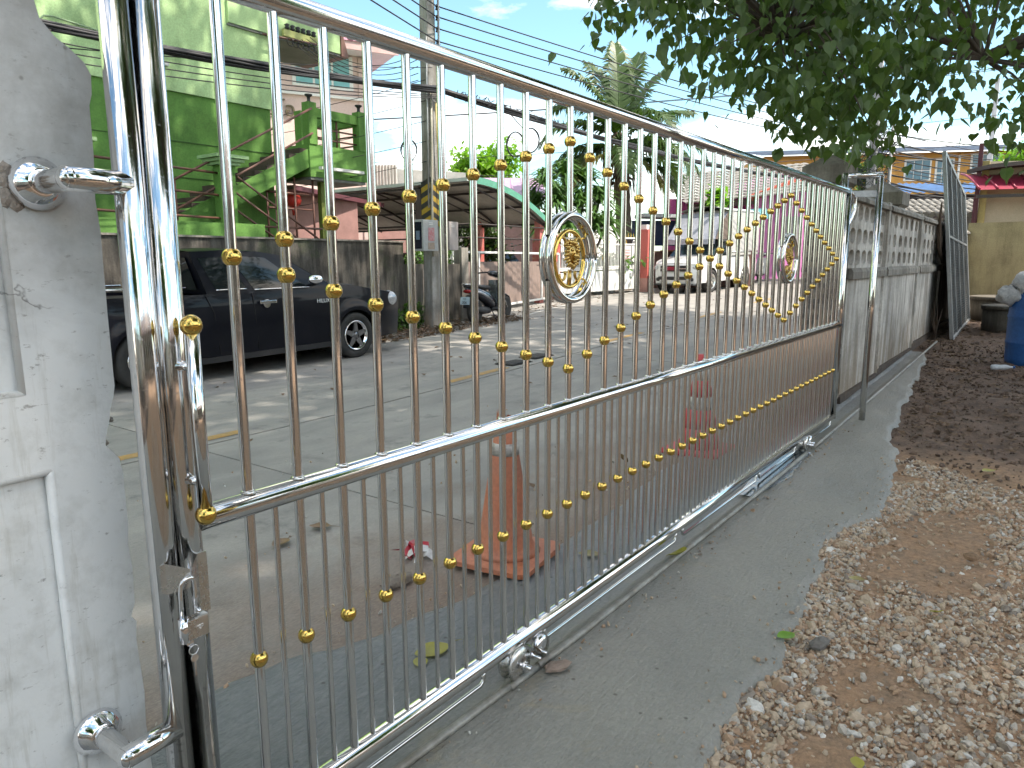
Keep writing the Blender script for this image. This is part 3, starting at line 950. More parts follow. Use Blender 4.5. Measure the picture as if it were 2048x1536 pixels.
# ================================================================ FENCE WALL ON THE YARD SIDE
fw = thing('fence_wall', 'long stained concrete fence wall with three rows of arched openings', 'fence', (9.5, 0.25, 0))
FY0, FY1 = 0.16, 0.27
posts = [6.36, 8.16, 10.66, 13.16, 15.66, 18.2]
def capsule(cx, cz, w, h, n=5):
    """rounded opening, arched above and below"""
    r = w / 2
    pts = []
    hz = h / 2
    for k in range(n + 1):
        a_ = math.pi * k / n
        pts.append((cx + r * math.cos(a_), cz + hz * 0.35 + hz * 0.65 * math.sin(a_)))
    for k in range(n + 1):
        a_ = math.pi + math.pi * k / n
        pts.append((cx + r * math.cos(a_), cz - hz * 0.35 + hz * 0.65 * math.sin(a_)))
    return pts
def panel_with_holes(mb, xa, xb, za, zb, rows, ncol, w, h, y0, y1):
    """grid of cells, each a frame of faces round its opening"""
    dx = (xb - xa) / ncol
    zz = [za] + [(rows[i] + rows[i + 1]) / 2 for i in range(len(rows) - 1)] + [zb]
    for c in range(ncol):
        for r_ in range(len(rows)):
            x0, x1, z0, z1 = xa + c * dx, xa + (c + 1) * dx, zz[r_], zz[r_ + 1]
            hole = capsule((x0 + x1) / 2, rows[r_], w, h)
            m_ = len(hole)
            outer = []
            cx_, cz_ = (x0 + x1) / 2, rows[r_]
            for (hx, hz) in hole:
                dx_, dz_ = hx - cx_, hz - cz_
                sx_ = ((x1 if dx_ > 0 else x0) - cx_) / dx_ if abs(dx_) > 1e-9 else 1e9
                sz_ = ((z1 if dz_ > 0 else z0) - cz_) / dz_ if abs(dz_) > 1e-9 else 1e9
                k = min(sx_, sz_)
                outer.append((cx_ + dx_ * k, cz_ + dz_ * k))
            # snap the corners
            for (qx, qz) in ((x0, z0), (x1, z0), (x0, z1), (x1, z1)):
                i_ = min(range(m_), key=lambda i: (outer[i][0] - qx) ** 2 + (outer[i][1] - qz) ** 2)
                outer[i_] = (qx, qz)
            for yy, flip in ((y0, False), (y1, True)):
                v = [(p[0], yy, p[1]) for p in outer] + [(p[0], yy, p[1]) for p in hole]
                f = [(i, (i + 1) % m_, m_ + (i + 1) % m_, m_ + i) for i in range(m_)]
                mb.add(v, [tuple(reversed(q)) for q in f] if flip else f, 0)
            v = [(p[0], y0, p[1]) for p in hole] + [(p[0], y1, p[1]) for p in hole]
            mb.add(v, [(i, (i + 1) % m_, m_ + (i + 1) % m_, m_ + i) for i in range(m_)], 0, True)
for a_, b_ in zip(posts, posts[1:]):
    z0 = gz((a_ + b_) / 2)
    part('base_panel', MB().box(a_ + 0.05, b_ - 0.05, FY0, FY1, z0 - 0.25, 1.225), FENCE, fw)
    part('footing', MB().box(a_ - 0.05, b_ - 0.05, FY0 - 0.035, FY1 + 0.03, z0 - 0.35, z0 + 0.07), mat('footing_earth', (0.10, 0.075, 0.06), 0.95, 0, 0.5, 8, bmp=0.9, bscale=30) if a_ == posts[0] else bpy.data.materials['footing_earth'], fw)
    lb = MB(); lb.prism([(FY0 - 0.05, 1.225), (FY0 - 0.05, 1.29), (FY0 - 0.03, 1.325), (FY1, 1.325), (FY1, 1.225)], a_ + 0.045, b_ - 0.045, 'x')
    part('ledge', lb, FENCE_CAP, fw)
    pn = MB(); panel_with_holes(pn, a_ + 0.055, b_ - 0.055, 1.322, 1.935, [1.425, 1.625, 1.845], 6, 0.22, 0.15, FY0 + 0.01, FY0 + 0.075)
    part('perforated_panel', pn, FENCE, fw)
    part('recess_back', MB().box(a_ + 0.055, b_ - 0.055, FY0 + 0.073, FY1 + 0.004, 1.322, 1.935), mat('recess_plaster', (0.56, 0.51, 0.45), 0.9) if a_ == posts[0] else bpy.data.materials['recess_plaster'], fw)
    cp = MB(); cp.prism([(FY0 - 0.05, 1.935), (FY0 - 0.05, 1.97), (FY0 - 0.01, 2.01), (FY1 + 0.01, 2.01), (FY1 + 0.05, 1.97), (FY1 + 0.05, 1.935)], a_ + 0.045, b_ - 0.045, 'x')
    part('coping', cp, FENCE_CAP, fw)
for x in posts[1:]:
    part('post', MB().box(x - 0.06, x + 0.06, FY0 - 0.03, FY1 + 0.03, gz(x) - 0.25, 2.02), FENCE, fw, 0.004)

CAPS = stain_mat('pillar_cap_concrete', (0.26, 0.24, 0.205), (0.14, 0.125, 0.105), bmp=0.5)
def cap_profile(c, hw, z):
    """stepped cap with a pyramid top"""
    mb = MB()
    lv = [(hw - .055, z - .16), (hw - .055, z - .11), (hw - .035, z - .10), (hw - .035, z - .07), (hw - .015, z - .055), (hw, z - .045), (hw, z + .10), (0.001, z + .10 + hw * .62)]
    v = []; f = []
    for (w, zz) in lv:
        v += [(c[0] - w, c[1] - w, zz), (c[0] + w, c[1] - w, zz), (c[0] + w, c[1] + w, zz), (c[0] - w, c[1] + w, zz)]
    for i in range(len(lv) - 1):
        for j in range(4):
            f.append((4 * i + j, 4 * i + (j + 1) % 4, 4 * i + 4 + (j + 1) % 4, 4 * i + 4 + j))
    mb.add(v, f)
    return mb
gpil = thing('gate_pillar', 'stone-tiled grey pillar with pyramid cap at the far end of the gate', 'pillar', (6.18, 0.32, 0))
part('shaft', MB().box(6.03, 6.33, 0.17, 0.47, -0.1, 2.0), mat('grey_render', (0.33, 0.31, 0.28), 0.85, 0, 0.3, 4, bmp=0.4), gpil, 0.006)
part('cap', cap_profile((6.18, 0.32), 0.19, 2.115), CAPS, gpil, 0.006)
STONE = [mat('stone_tile_%s' % nme, c, 0.85, 0, 0.35, 14, bmp=0.6, bscale=40) for nme, c in (('grey', (0.20, 0.19, 0.18)), ('buff', (0.30, 0.26, 0.20)), ('dark', (0.11, 0.105, 0.10)))]
for face in (0, 1):
    z = 0.12; row = 0
    while z < 1.86:
        u = 0.0 if row % 2 else -0.04
        while u < 0.30:
            w = rnd.uniform(0.06, 0.11)
            u0, u1 = max(0.0, u), min(0.30, u + w - 0.006)
            if u1 - u0 > 0.02:
                d = rnd.uniform(0.008, 0.024)
                if face == 0: bx = (6.03 - d, 6.032, 0.17 + u0, 0.17 + u1, z, z + 0.042)
                else: bx = (6.03 + u0, 6.03 + u1, 0.17 - d, 0.172, z, z + 0.042)
                if face == 0 or u0 < 0.30:
                    part('stone', MB().box(*bx), rnd.choice(STONE), gpil)
            u += w
        z += 0.047 if face == 0 else 0.094 * 0.5
        row += 1
fp = thing('fence_pillar', 'second grey fence pillar with pyramid cap halfway along the wall', 'pillar', (9.5, 0.52, 0.1))
part('shaft', MB().box(9.29, 9.71, 0.30, 0.67, 0.0, 2.0), FENCE_CAP, fp)
part('cap', cap_profile((9.5, 0.46), 0.27, 2.12), CAPS, fp, 0.006)

# ================================================================ LEANING MESH PANEL
mp_ = thing('mesh_panel', 'tall galvanised mesh panel leaning against the fence wall', 'mesh panel', (14.0, -0.1, 0.2))
A0, A1 = V3(12.30, -0.20, 0.17), V3(15.6, -0.16, 0.26)
up_ = V3(0.02, 0.34, 2.85)
up_far = V3(0.02, 0.28, 2.35)
def mp_pt(u, v): return A0 + (A1 - A0) * u + (up_ * (1 - u) + up_far * u) * v
WIRE = mat('dull_zinc', (0.16, 0.17, 0.17), 0.6, 0.3, 0.3, 5, bmp=0)
for u in (0.0, 1.0): part('frame_bar', MB().bar(mp_pt(u, 0), mp_pt(u, 1), 0.05, 0.05), GALV, mp_)
for v in (0.0, 1.0): part('frame_bar', MB().bar(mp_pt(0, v), mp_pt(1, v), 0.05, 0.05), GALV, mp_)
for u in (0.25, 0.5, 0.75): part('brace', MB().bar(mp_pt(u, 0), mp_pt(u, 1), 0.035, 0.03), GALV, mp_)
part('brace', MB().bar(mp_pt(0, 0.56), mp_pt(1, 0.60), 0.035, 0.03), GALV, mp_)
ms = MB()
for k in range(1, 40): ms.bar(mp_pt(k / 40, 0), mp_pt(k / 40, 1), 0.004, 0.004)
for k in range(1, 62): ms.bar(mp_pt(0, k / 62), mp_pt(1, k / 62), 0.005, 0.005)
o = part('wire_mesh', ms, WIRE, mp_); o['kind'] = 'stuff'
nm_ = np.cross(A1 - A0, up_); nm_ /= np.linalg.norm(nm_)
part('shade_net', MB().add([mp_pt(u, v) - nm_ * (0.018 if nm_[1] < 0 else -0.018) for (u, v) in ((.02, .02), (.98, .02), (.98, .98), (.02, .98))], [(0, 1, 2, 3)]), mat('dark_shade_net', (0.045, 0.05, 0.05), 0.8, 0, 0.4, 9, (0.08, 0.085, 0.085), 0.4, 90), mp_)

# ================================================================ DRUM, BAGS, CONCRETE RINGS
dx_, dy_ = 10.05, -1.27
zg = gz(dx_) - 0.02
BLUE = mat('blue_plastic', (0.016, 0.11, 0.36), 0.42, 0, 0.3, 3, (0.03, 0.12, 0.33), 0.15, 30)
drum = thing('plastic_drum', 'open blue plastic drum full of rubbish bags in the yard', 'drum', (dx_, dy_, zg))
pr = [(0.25, 0.0), (0.285, 0.02), (0.292, 0.10), (0.295, 0.26), (0.302, 0.28), (0.302, 0.30), (0.296, 0.32), (0.298, 0.58), (0.304, 0.60), (0.304, 0.62), (0.297, 0.64), (0.292, 0.84), (0.298, 0.86), (0.300, 0.89), (0.285, 0.90), (0.282, 0.86), (0.279, 0.70)]
part('shell', MB().lathe([(r, h_) for r, h_ in pr], 36, (dx_, dy_, zg)), BLUE, drum)
part('rim', MB().tube(arc((dx_, dy_, zg + 0.895), 0.293, 0, 2 * math.pi, 40, 'xy'), 0.012, 8), BLUE, drum)
def bag_mat(name, col):
    m, t, b = nodes_of(name)
    p = wpos(t)
    n1 = nz(t, 18, 6, 0.7, p, 1.5)
    t.links.new(mixc(t, ramp(t, n1.outputs['Fac'], 0.35, 0.65), col, tuple(c * 0.7 for c in col)), b.inputs['Base Color'])
    b.inputs['Roughness'].default_value = 0.3
    b.inputs['Transmission Weight'].default_value = 0.15
    bump(t, b, n1.outputs['Fac'], 1.0, 0.04)
    return m
BAG = bag_mat('clear_plastic_bag', (0.84, 0.85, 0.85))
def crumpled(mb, c, r, sc, seed, n=20, m_=14):
    rr = random.Random(seed); ph = [rr.uniform(0, 6.3) for _ in range(8)]
    verts = []; faces = []
    for i in range(m_ + 1):
        th_ = math.pi * i / m_
        for j in range(n):
            a_ = 2 * math.pi * j / n
            k = 1 + 0.12 * math.sin(3 * a_ + ph[0] + 2 * th_) + 0.09 * math.sin(5 * a_ - 3 * th_ + ph[1]) + 0.07 * math.sin(9 * a_ + 4 * th_ + ph[2]) + rr.uniform(-.04, .04)
            verts.append((c[0] + k * r * sc[0] * math.sin(th_) * math.cos(a_), c[1] + k * r * sc[1] * math.sin(th_) * math.sin(a_), c[2] + k * r * sc[2] * math.cos(th_)))
    for i in range(m_):
        for j in range(n):
            faces.append((i * n + j, (i + 1) * n + j, (i + 1) * n + (j + 1) % n, i * n + (j + 1) % n))
    mb.add(verts, faces, 0, True)
    return mb
for k, (ox, oy, oz, r_, sc_, lab) in enumerate(((-0.05, 0.06, 0.98, 0.23, (1.1, 1.0, 0.80), 'clear rubbish bag bulging highest out of the blue drum'),
                                                (-0.10, 0.26, 0.86, 0.15, (0.9, 1.1, 0.8), 'pale rubbish bag slumped over the drum rim towards the fence'),
                                                (0.10, -0.12, 0.94, 0.17, (1.1, 1.0, 0.7), 'greyish rubbish bag packed at the back of the drum'))):
    tag(link('rubbish_bag', crumpled(MB(), (dx_ + ox, dy_ + oy, zg + oz), r_, sc_, 31 + k).mesh('rubbish_bag', BAG if k != 2 else bag_mat('grey_bag', (0.48, 0.47, 0.45)))), lab, 'rubbish bag', 'rubbish bags in the drum')
tag(link('plastic_scrap', crumpled(MB(), (dx_ - 0.14, dy_ - 0.04, zg + 0.92), 0.06, (1.4, 1, .35), 77).mesh('plastic_scrap', mat('cyan_plastic', (0.02, 0.22, 0.42), 0.35))), 'bright blue plastic scrap among the bags in the drum', 'plastic scrap')
RINGC = stain_mat('ring_concrete', (0.17, 0.15, 0.12), (0.085, 0.075, 0.06), bmp=0.5)
for (cx, cy, r_, h_, lab) in ((13.9, -0.95, 0.48, 0.36, 'low round concrete well ring nearer the blue drum'), (16.2, -0.72, 0.62, 0.36, 'wider round concrete well ring against the yellow wall')):
    t_ = thing('well_ring', lab, 'concrete ring', (cx, cy, gz(cx)), 'concrete well rings by the yellow wall')
    part('ring', MB().lathe([(r_, -0.1), (r_, h_)], 30, (cx, cy, gz(cx))), RINGC, t_)
    part('lid', MB().lathe([(r_ * 0.9, h_ + 0.002), (r_ * 1.06, h_ + 0.004), (r_ * 1.06, h_ + 0.06), (r_ * 0.98, h_ + 0.07)], 30, (cx, cy, gz(cx))), RINGC, t_)
YW = stain_mat('yellow_limewash', (0.40, 0.34, 0.19), (0.28, 0.235, 0.13), lo=0.45, hi=0.75, foot=((0.10, 0.08, 0.05), 0.2, 1.0))
tag(link('boundary_wall', MB().box(17.6, 17.75, -6.5, 0.16, 0.1, 2.17).mesh('boundary_wall', YW)), 'plain dirty yellow boundary wall across the end of the yard', 'wall')
# dead sapling by the fence
ds = thing('dead_shrub', 'leafless dry shrub sprouting at the foot of the fence wall', 'shrub', (12.35, 0.02, gz(12.3)))
for k in range(8):
    b0 = V3(12.2 + rnd.uniform(-.1, .2), 0.02, gz(12.3)); t1 = b0 + V3(rnd.uniform(-.45, .2), rnd.uniform(-.1, .1), rnd.uniform(.3, .75)) * (1.2 if k == 0 else 0.8)
    part('twig', MB().tube([b0, (b0 + t1) / 2 + V3(rnd.uniform(-.05, .05), 0, .03), t1], [0.010, 0.007, 0.002], 6), mat('dry_twig', (0.10, 0.07, 0.05), 0.9) if k == 0 else bpy.data.materials['dry_twig'], ds)
tag(link('dry_branch', MB().tube([(12.6, 0.06, 1.36), (12.2, 0.08, 1.6), (12.15, 0.10, 1.95), (11.95, 0.07, 2.25)], [0.02, 0.03, 0.028, 0.01], 7).mesh('dry_branch', bpy.data.materials['dry_twig'])), 'dry broken branch caught on the fence ledge', 'branch')

# ================================================================ TRAFFIC CONES
def cone_mat(name, col):
    return mat(name, col, 0.6, 0, 0.3, 6, tuple(c * 0.7 + 0.06 for c in col), 0.2, 50)
ORANGE = cone_mat('faded_orange_plastic', (0.50, 0.155, 0.07))
REDC = cone_mat('red_plastic', (0.56, 0.04, 0.045))
BANDW = mat('worn_white_band', (0.55, 0.53, 0.50), 0.5, 0, 0.5, 22, (0.25, 0.22, 0.20), 0.1, 50)
cx, cy = 1.705, 0.590
tc = thing('traffic_cone', 'faded orange cone with torn tip and single white band outside the gate', 'traffic cone', (cx, cy, 0.03), 'traffic cones outside the gate')
def cone_r(z): return 0.135 - (0.135 - 0.030) * ((z - 0.035) / 0.69)
part('shell', MB().lathe([(cone_r(0.035) + .03, 0.035), (cone_r(0.06) + .012, 0.05), (cone_r(0.08), 0.08), (cone_r(.25), .25), (cone_r(.46), .46), (cone_r(0.665), 0.665), (cone_r(.665) - .008, .665), (cone_r(.5) - .008, .5)], 28, (cx, cy, 0.03)), ORANGE, tc)
tp = MB()
for k in range(28):
    a0, a1 = 2 * math.pi * k / 28, 2 * math.pi * (k + 1) / 28
    h0 = 0.665 + (0.05 if 3 < k < 13 else 0.012) * (0.6 + 0.4 * math.sin(k * 2.1)); h1 = 0.665 + (0.05 if 3 < k + 1 < 13 else 0.012) * (0.6 + 0.4 * math.sin((k + 1) * 2.1))
    r_ = cone_r(.665)
    tp.add([(cx + r_ * math.cos(a0), cy + r_ * math.sin(a0), .695), (cx + r_ * math.cos(a1), cy + r_ * math.sin(a1), .695), (cx + r_ * .9 * math.cos(a1), cy + r_ * .9 * math.sin(a1), .03 + h1), (cx + r_ * .9 * math.cos(a0), cy + r_ * .9 * math.sin(a0), .03 + h0)], [(0, 1, 2, 3)])
part('torn_tip', tp, ORANGE, tc)
part('white_band', MB().lathe([(cone_r(.50) + .0025, .50), (cone_r(.555) + .0025, .555)], 28, (cx, cy, 0.03)), BANDW, tc)
bs = MB()
q = 0.205; ang = R(8)
def rot2(x, y_): return (cx + x * math.cos(ang) - y_ * math.sin(ang), cy + x * math.sin(ang) + y_ * math.cos(ang))
ol = []
for (sx, sy) in ((-1, -1), (1, -1), (1, 1), (-1, 1)):
    for k in range(4):
        a_ = math.atan2(sy, sx) - R(45) + R(30) * k
        ol.append((sx * (q - .05) + .05 * math.cos(a_), sy * (q - .05) + .05 * math.sin(a_)))
v0 = [rot2(*p) + (0.030 + (.006 if p[0] > 0 else 0),) for p in ol]; v1 = [rot2(*p) + (0.052 + (.010 if p[0] > .1 else 0),) for p in ol]; v2 = [rot2(p[0] * .8, p[1] * .8) + (0.064,) for p in ol]
nn = len(ol)
bs.add(v0 + v1 + v2, [tuple(reversed(range(nn)))] + [(i, (i + 1) % nn, nn + (i + 1) % nn, nn + i) for i in range(nn)] + [(nn + i, nn + (i + 1) % nn, 2 * nn + (i + 1) % nn, 2 * nn + i) for i in range(nn)] + [tuple(range(2 * nn, 3 * nn))])
part('base', bs, ORANGE, tc)
# striped cone further along
cx2, cy2 = 4.12, 0.62; z2 = gz(cx2)
t2 = thing('traffic_cone', 'red and white banded cone behind the gate rods, farther one', 'traffic cone', (cx2, cy2, z2), 'traffic cones outside the gate')
def c2r(z): return 0.150 - (0.150 - 0.030) * ((z - 0.045) / 0.68)
lev = [(0.045, 0.19, 0), (0.19, 0.33, 0), (0.33, 0.42, 1), (0.42, 0.54, 0), (0.54, 0.62, 1), (0.62, 0.725, 0)]
for (za, zb, w_) in lev:
    part('band' if w_ else 'shell', MB().lathe([(c2r(za), za), (c2r(zb), zb)], 26, (cx2, cy2, z2)), BANDW if w_ else REDC, t2)
bb = part('base', MB().box(cx2 - .21, cx2 + .21, cy2 - .21, cy2 + .21, z2 + .002, z2 + .045), REDC, t2, 0.015, 3)
# crumpled red and white tape by the orange cone
lt = MB()
for k in range(9):
    a_ = rnd.uniform(0, 6.28); L = rnd.uniform(.06, .13); c0 = V3(1.47 + rnd.uniform(-.05, .05), 0.98 + rnd.uniform(-.05, .05), .012)
    e_ = c0 + V3(math.cos(a_) * L, math.sin(a_) * L, rnd.uniform(0, .05)); w_ = V3(-math.sin(a_), math.cos(a_), .4) * .018
    lt.add([c0 - w_, c0 + w_, (c0 + e_) / 2 + w_ + V3(0, 0, .03), (c0 + e_) / 2 - w_ + V3(0, 0, .02), e_ + w_, e_ - w_], [(0, 1, 2, 3), (3, 2, 4, 5)], k % 2)
tag(link('barrier_tape', lt.mesh('barrier_tape', [mat('red_tape', (0.50, 0.03, 0.05), 0.4), mat('white_tape', (0.7, 0.7, 0.7), 0.4)])), 'crumpled red and white tape on the road behind the orange cone', 'tape')

# ================================================================ VEHICLES
NAVY = mat('navy_car_paint', (0.0035, 0.0045, 0.009), 0.35, 0.0, 0.3, 5, (0.006, 0.0065, 0.010), 0.02, 30, 0.1, coat=0.25, ior=0.12)
CARWHITE = mat('white_car_paint', (0.74, 0.74, 0.74), 0.3, 0, 0.08, 3, None, 0.0, 30, 0.03, coat=0.8)
CARGLASS = window_mat('tinted_glass', (0.008, 0.011, 0.012), 0.05)
WSGLASS = window_mat('windscreen_glass', (0.03, 0.05, 0.055), 0.04)
LAMP = mat('lamp_glass', (0.55, 0.57, 0.60), 0.08, 0.3, 0.3, 20, bmp=0)
TAIL = mat('red_lamp', (0.30, 0.01, 0.012), 0.2, 0, 0.3, 20, bmp=0)
DGREY = mat('dark_grey_plastic', (0.05, 0.05, 0.052), 0.6)


def lerp_list(pts, x):
    return interp(pts, x)


def pickup(root, P, paint, trim):
    """body of a pickup; local x runs from the front bumper back, T maps to the world"""
    T = P['T']; W = P['half']; top = P['top']; L = P['L']; wr = P['arch_r']
    xf, xr = P['wheels']

    def yh(x, z):
        y_ = W
        if x < 0.7: y_ -= 0.20 * ((0.7 - x) / 0.7) ** 2.2
        if x > L - 0.3: y_ -= 0.03 * ((x - L + 0.3) / 0.3) ** 2
        zr = (z - P['belly']) / (P['belt'] - P['belly'])
        y_ -= 0.035 * (2 * max(0, min(1.15, zr)) - 0.95) ** 2
        for xc in (xf, xr):                              # flared arches
            d = math.hypot(x - xc, z - P['wz'])
            if d < wr + 0.14: y_ += 0.022 * max(0, 1 - abs(d - wr - 0.03) / 0.11)
        return y_

    def zlow(x):
        s_ = P['sill'](x)
        for xc in (xf, xr):
            d = abs(x - xc)
            if d < wr: s_ = max(s_, P['wz'] + math.sqrt(wr * wr - d * d) * 0.98)
        return s_
    cols = sorted(set([0.06 + (L - 0.06) * i / 64 for i in range(65)] + [xc + k for xc in (xf, xr) for k in np.linspace(-wr - .001, wr + .001, 22)]))
    NR = 12
    bd_ = MB()
    for sg in (-1, 1):
        vs = [T(x, sg * yh(x, zlow(x) + (lerp_list(top, x) - zlow(x)) * k / NR), zlow(x) + (lerp_list(top, x) - zlow(x)) * k / NR) for x in cols for k in range(NR + 1)]
        n_ = NR + 1
        bd_.add(vs, [(i * n_ + k, (i + 1) * n_ + k, (i + 1) * n_ + k + 1, i * n_ + k + 1) for i in range(len(cols) - 1) for k in range(NR)], 0, True)
    hoodx = [x for x in cols if x <= P['ws_base'] + 0.05]
    bd_.add([T(x, u * yh(x, lerp_list(top, x)), lerp_list(top, x) + P['crown'] * (1 - u * u) * min(1, x / 0.35 + 0.3)) for x in hoodx for u in np.linspace(-1, 1, 13)],
            [(i * 13 + k, (i + 1) * 13 + k, (i + 1) * 13 + k + 1, i * 13 + k + 1) for i in range(len(hoodx) - 1) for k in range(12)], 0, True)
    x0 = cols[0]
    def frx(u, z): return x0 - P['nose'] * (1 - u * u) * (0.35 + 0.65 * math.sin(max(0, min(1, (z - 0.2) / (lerp_list(top, x0) - 0.2))) * math.pi))
    zz = [P['front_low'] + (lerp_list(top, x0) - P['front_low']) * k / 8 for k in range(9)]
    us = np.linspace(-1, 1, 17)
    bd_.add([T(frx(u, z), u * yh(x0, max(z, zlow(x0))), z + (P['crown'] * (1 - u * u) * 0.3 if z == zz[-1] else 0)) for u in us for z in zz],
            [(i * 9 + k, (i + 1) * 9 + k, (i + 1) * 9 + k + 1, i * 9 + k + 1) for i in range(16) for k in range(8)], 0, True)
    bd_.add([T(L, s_ * (W - .05), z) for s_ in (-1, 1) for z in (P['belly'] + .05, P['belt'])], [(0, 1, 3, 2)], 0)
    part('body', bd_, paint, root)
    # chassis and wheel wells
    ch = MB()
    def tb(xa, xb, ya, yb, za, zb):
        v = [T(x, y_, z) for z in (za, zb) for (x, y_) in ((xa, ya), (xb, ya), (xb, yb), (xa, yb))]
        ch.add(v, [(0, 1, 2, 3), (4, 5, 6, 7), (0, 1, 5, 4), (1, 2, 6, 5), (2, 3, 7, 6), (3, 0, 4, 7)])
    tb(0.2, L - 0.1, -W * 0.66, W * 0.66, P['belly'] + 0.02, P['belt'] - 0.12)
    tb(xf + wr, xr - wr, -W + .06, W - .06, P['belly'] + .05, P['belly'] + .2)
    part('chassis', ch, DARK, root)
    # cab
    ca = MB(); gl = []
    xa = lambda t_: lerp_list(P['a_line'], t_)
    xb = lambda t_: lerp_list(P['b_line'], t_)
    zt = lambda x, t_: P['belt'] + (lerp_list(P['roof'], x) - P['belt']) * t_
    yc_ = lambda t_: W - 0.045 - P['tumble'] * t_ ** 1.2
    def cp_(s_, t_, sg, off=0.0):
        x = xa(t_) + (xb(t_) - xa(t_)) * s_
        return T(x, sg * (yc_(t_) + off), zt(x, t_))
    for sg in (-1, 1):
        ca.grid(lambda s_, t_: cp_(s_, t_, sg), 24, 8)
    ca.grid(lambda s_, u: T(xa(1) + (xb(1) - xa(1)) * s_, (2 * u - 1) * yc_(1), zt(xa(1) + (xb(1) - xa(1)) * s_, 1) + 0.035 * (1 - (2 * u - 1) ** 2)), 20, 12)
    ca.grid(lambda t_, u: T(xb(t_), (2 * u - 1) * yc_(t_), zt(xb(t_), t_)), 8, 10)
    part('cab', ca, paint, root)
    ws = MB()
    ws.grid(lambda t_, u: T(xa(.04 + .9 * t_) - 0.02 - 0.06 * (1 - (2 * u - 1) ** 2), (2 * u - 1) * (yc_(t_) - 0.05), zt(xa(.04 + .9 * t_), .04 + .9 * t_) + 0.008), 8, 12)
    part('windscreen', ws, WSGLASS, root)
    wf = MB()
    wf.grid(lambda t_, u: T(xa(t_) - 0.008 - 0.06 * (1 - (2 * u - 1) ** 2), (2 * u - 1) * (yc_(t_) + .001), zt(xa(t_), t_)), 8, 12)
    part('windscreen_surround', wf, BLACK, root)
    for (s0, s1, t0, t1, sl0, sl1) in P['windows']:
        for sg in (-1, 1):
            g_ = MB()
            g_.grid(lambda a_, b_: cp_((s0 + sl0 * b_) + ((s1 + sl1 * b_) - (s0 + sl0 * b_)) * a_, t0 + (t1 - t0) * b_, sg, 0.006), 10, 6)
            w_ = part('window', g_, CARGLASS, root)
            rim_ = [cp_(s0 + (s1 - s0) * k / 8, t0, sg, .008) for k in range(9)]
            part('chrome_strip', MB().tube(rim_, 0.008, 6), trim, w_)
    # wheels
    for xc in (xf, xr):
        for sg in (-1, 1):
            c = V3(*T(xc, sg * (W - 0.10), P['wr']))
            ax = V3(*T(xc, sg * W, P['wr'])) - V3(*T(xc, 0, P['wr']))
            r = P['wr']
            wl = link('wheel', MB().lathe([(r * .62, -.10), (r * .93, -.105), (r, -.085), (r, .085), (r * .93, .105), (r * .66, .095), (r * .64, .06)], 36, c, ax).mesh('wheel', RUBBER), root)
            part('rim', MB().lathe([(r * .60, .0), (r * .64, .085), (r * .66, .103), (r * .615, .106), (r * .585, .06)], 36, c, ax), trim if P['rim'] == 'star' else STEEL_B, wl)
            part('rim_barrel', MB().lathe([(r * .60, .05), (r * .57, -.03), (0.0, -.03)], 30, c, ax), DARK if P['rim'] == 'star' else DGREY, wl)
            u, w_, d = frame_of(ax)
            sp = MB()
            for k in range(5):
                a_ = 2 * math.pi * k / 5 + 0.3
                e1 = u * math.cos(a_) + w_ * math.sin(a_); e2 = -u * math.sin(a_) + w_ * math.cos(a_)
                h_ = 0.088 * r / .32
                pts = [e1 * .05 + e2 * .045, e1 * .05 - e2 * .045, e1 * r * .60 - e2 * .022, e1 * r * .60 + e2 * .022]
                v = [c + p_ + d * h_ for p_ in pts] + [c + p_ + d * (h_ - .05) for p_ in pts]
                sp.add(v, [(0, 1, 2, 3), (0, 4, 5, 1), (1, 5, 6, 2), (2, 6, 7, 3), (3, 7, 4, 0)])
            sp.lathe([(0.055, .02), (0.055, .075), (0.04, .088), (0, .09)], 14, c, d)
            part('spokes', sp, P['spoke'], wl)


# ---- dark blue pickup parked across the street
hx = 7.19
hil = thing('pickup_truck', 'scratched dark blue lowered pickup parked along the mossy wall', 'pickup truck', (4.6, 7.43, 0.0))
TH = lambda x, y_, z: (hx - x, 7.43 + y_, z + gz(hx - x))
PH = dict(T=TH, half=0.83, L=5.12, arch_r=0.375, wheels=(1.06, 4.09), wz=0.325, wr=0.325, belly=0.24, belt=1.03, crown=0.05, nose=0.16, front_low=0.26,
          ws_base=1.40, tumble=0.13, rim='star', spoke=None,
          top=[(0, 0.86), (0.2, 0.89), (0.67, 0.965), (1.02, 1.035), (1.40, 1.07), (1.6, 1.035), (3.3, 1.03), (5.12, 1.03)],
          sill=lambda x: 0.26 if x < 0.75 or x > 4.5 else 0.235 + 0.02 * (x - 1),
          a_line=[(0, 1.36), (0.35, 1.62), (0.75, 1.92), (1, 2.16)], b_line=[(0, 3.30), (0.5, 3.36), (1, 3.42)],
          roof=[(1.3, 1.36), (1.9, 1.43), (2.16, 1.475), (2.5, 1.525), (2.95, 1.545), (3.42, 1.525)],
          windows=[(0.22, 0.66, 0.05, 0.86, 0.06, 0.0), (0.71, 0.93, 0.08, 0.84, 0.0, 0.02)])
PH['spoke'] = mat('gunmetal', (0.30, 0.30, 0.31), 0.3, 0.9, 0.3, 12, bmp=0)
pickup(hil, PH, NAVY, CHROME)
def hbox(name, x0, x1, z0, z1, m_, d=0.02, bev=0.006, y0=-0.835):
    mb = MB()
    v = [TH(x, y0 - dd, z) for dd in (0, d) for (x, z) in ((x0, z0), (x1, z0), (x1, z1), (x0, z1))]
    mb.add(v, [(0, 1, 2, 3), (7, 6, 5, 4), (0, 4, 5, 1), (1, 5, 6, 2), (2, 6, 7, 3), (3, 7, 4, 0)])
    return part(name, mb, m_, hil, bev)
hd_ = hbox('door_handle', 2.39, 2.63, 0.875, 0.915, CHROME, 0.03)
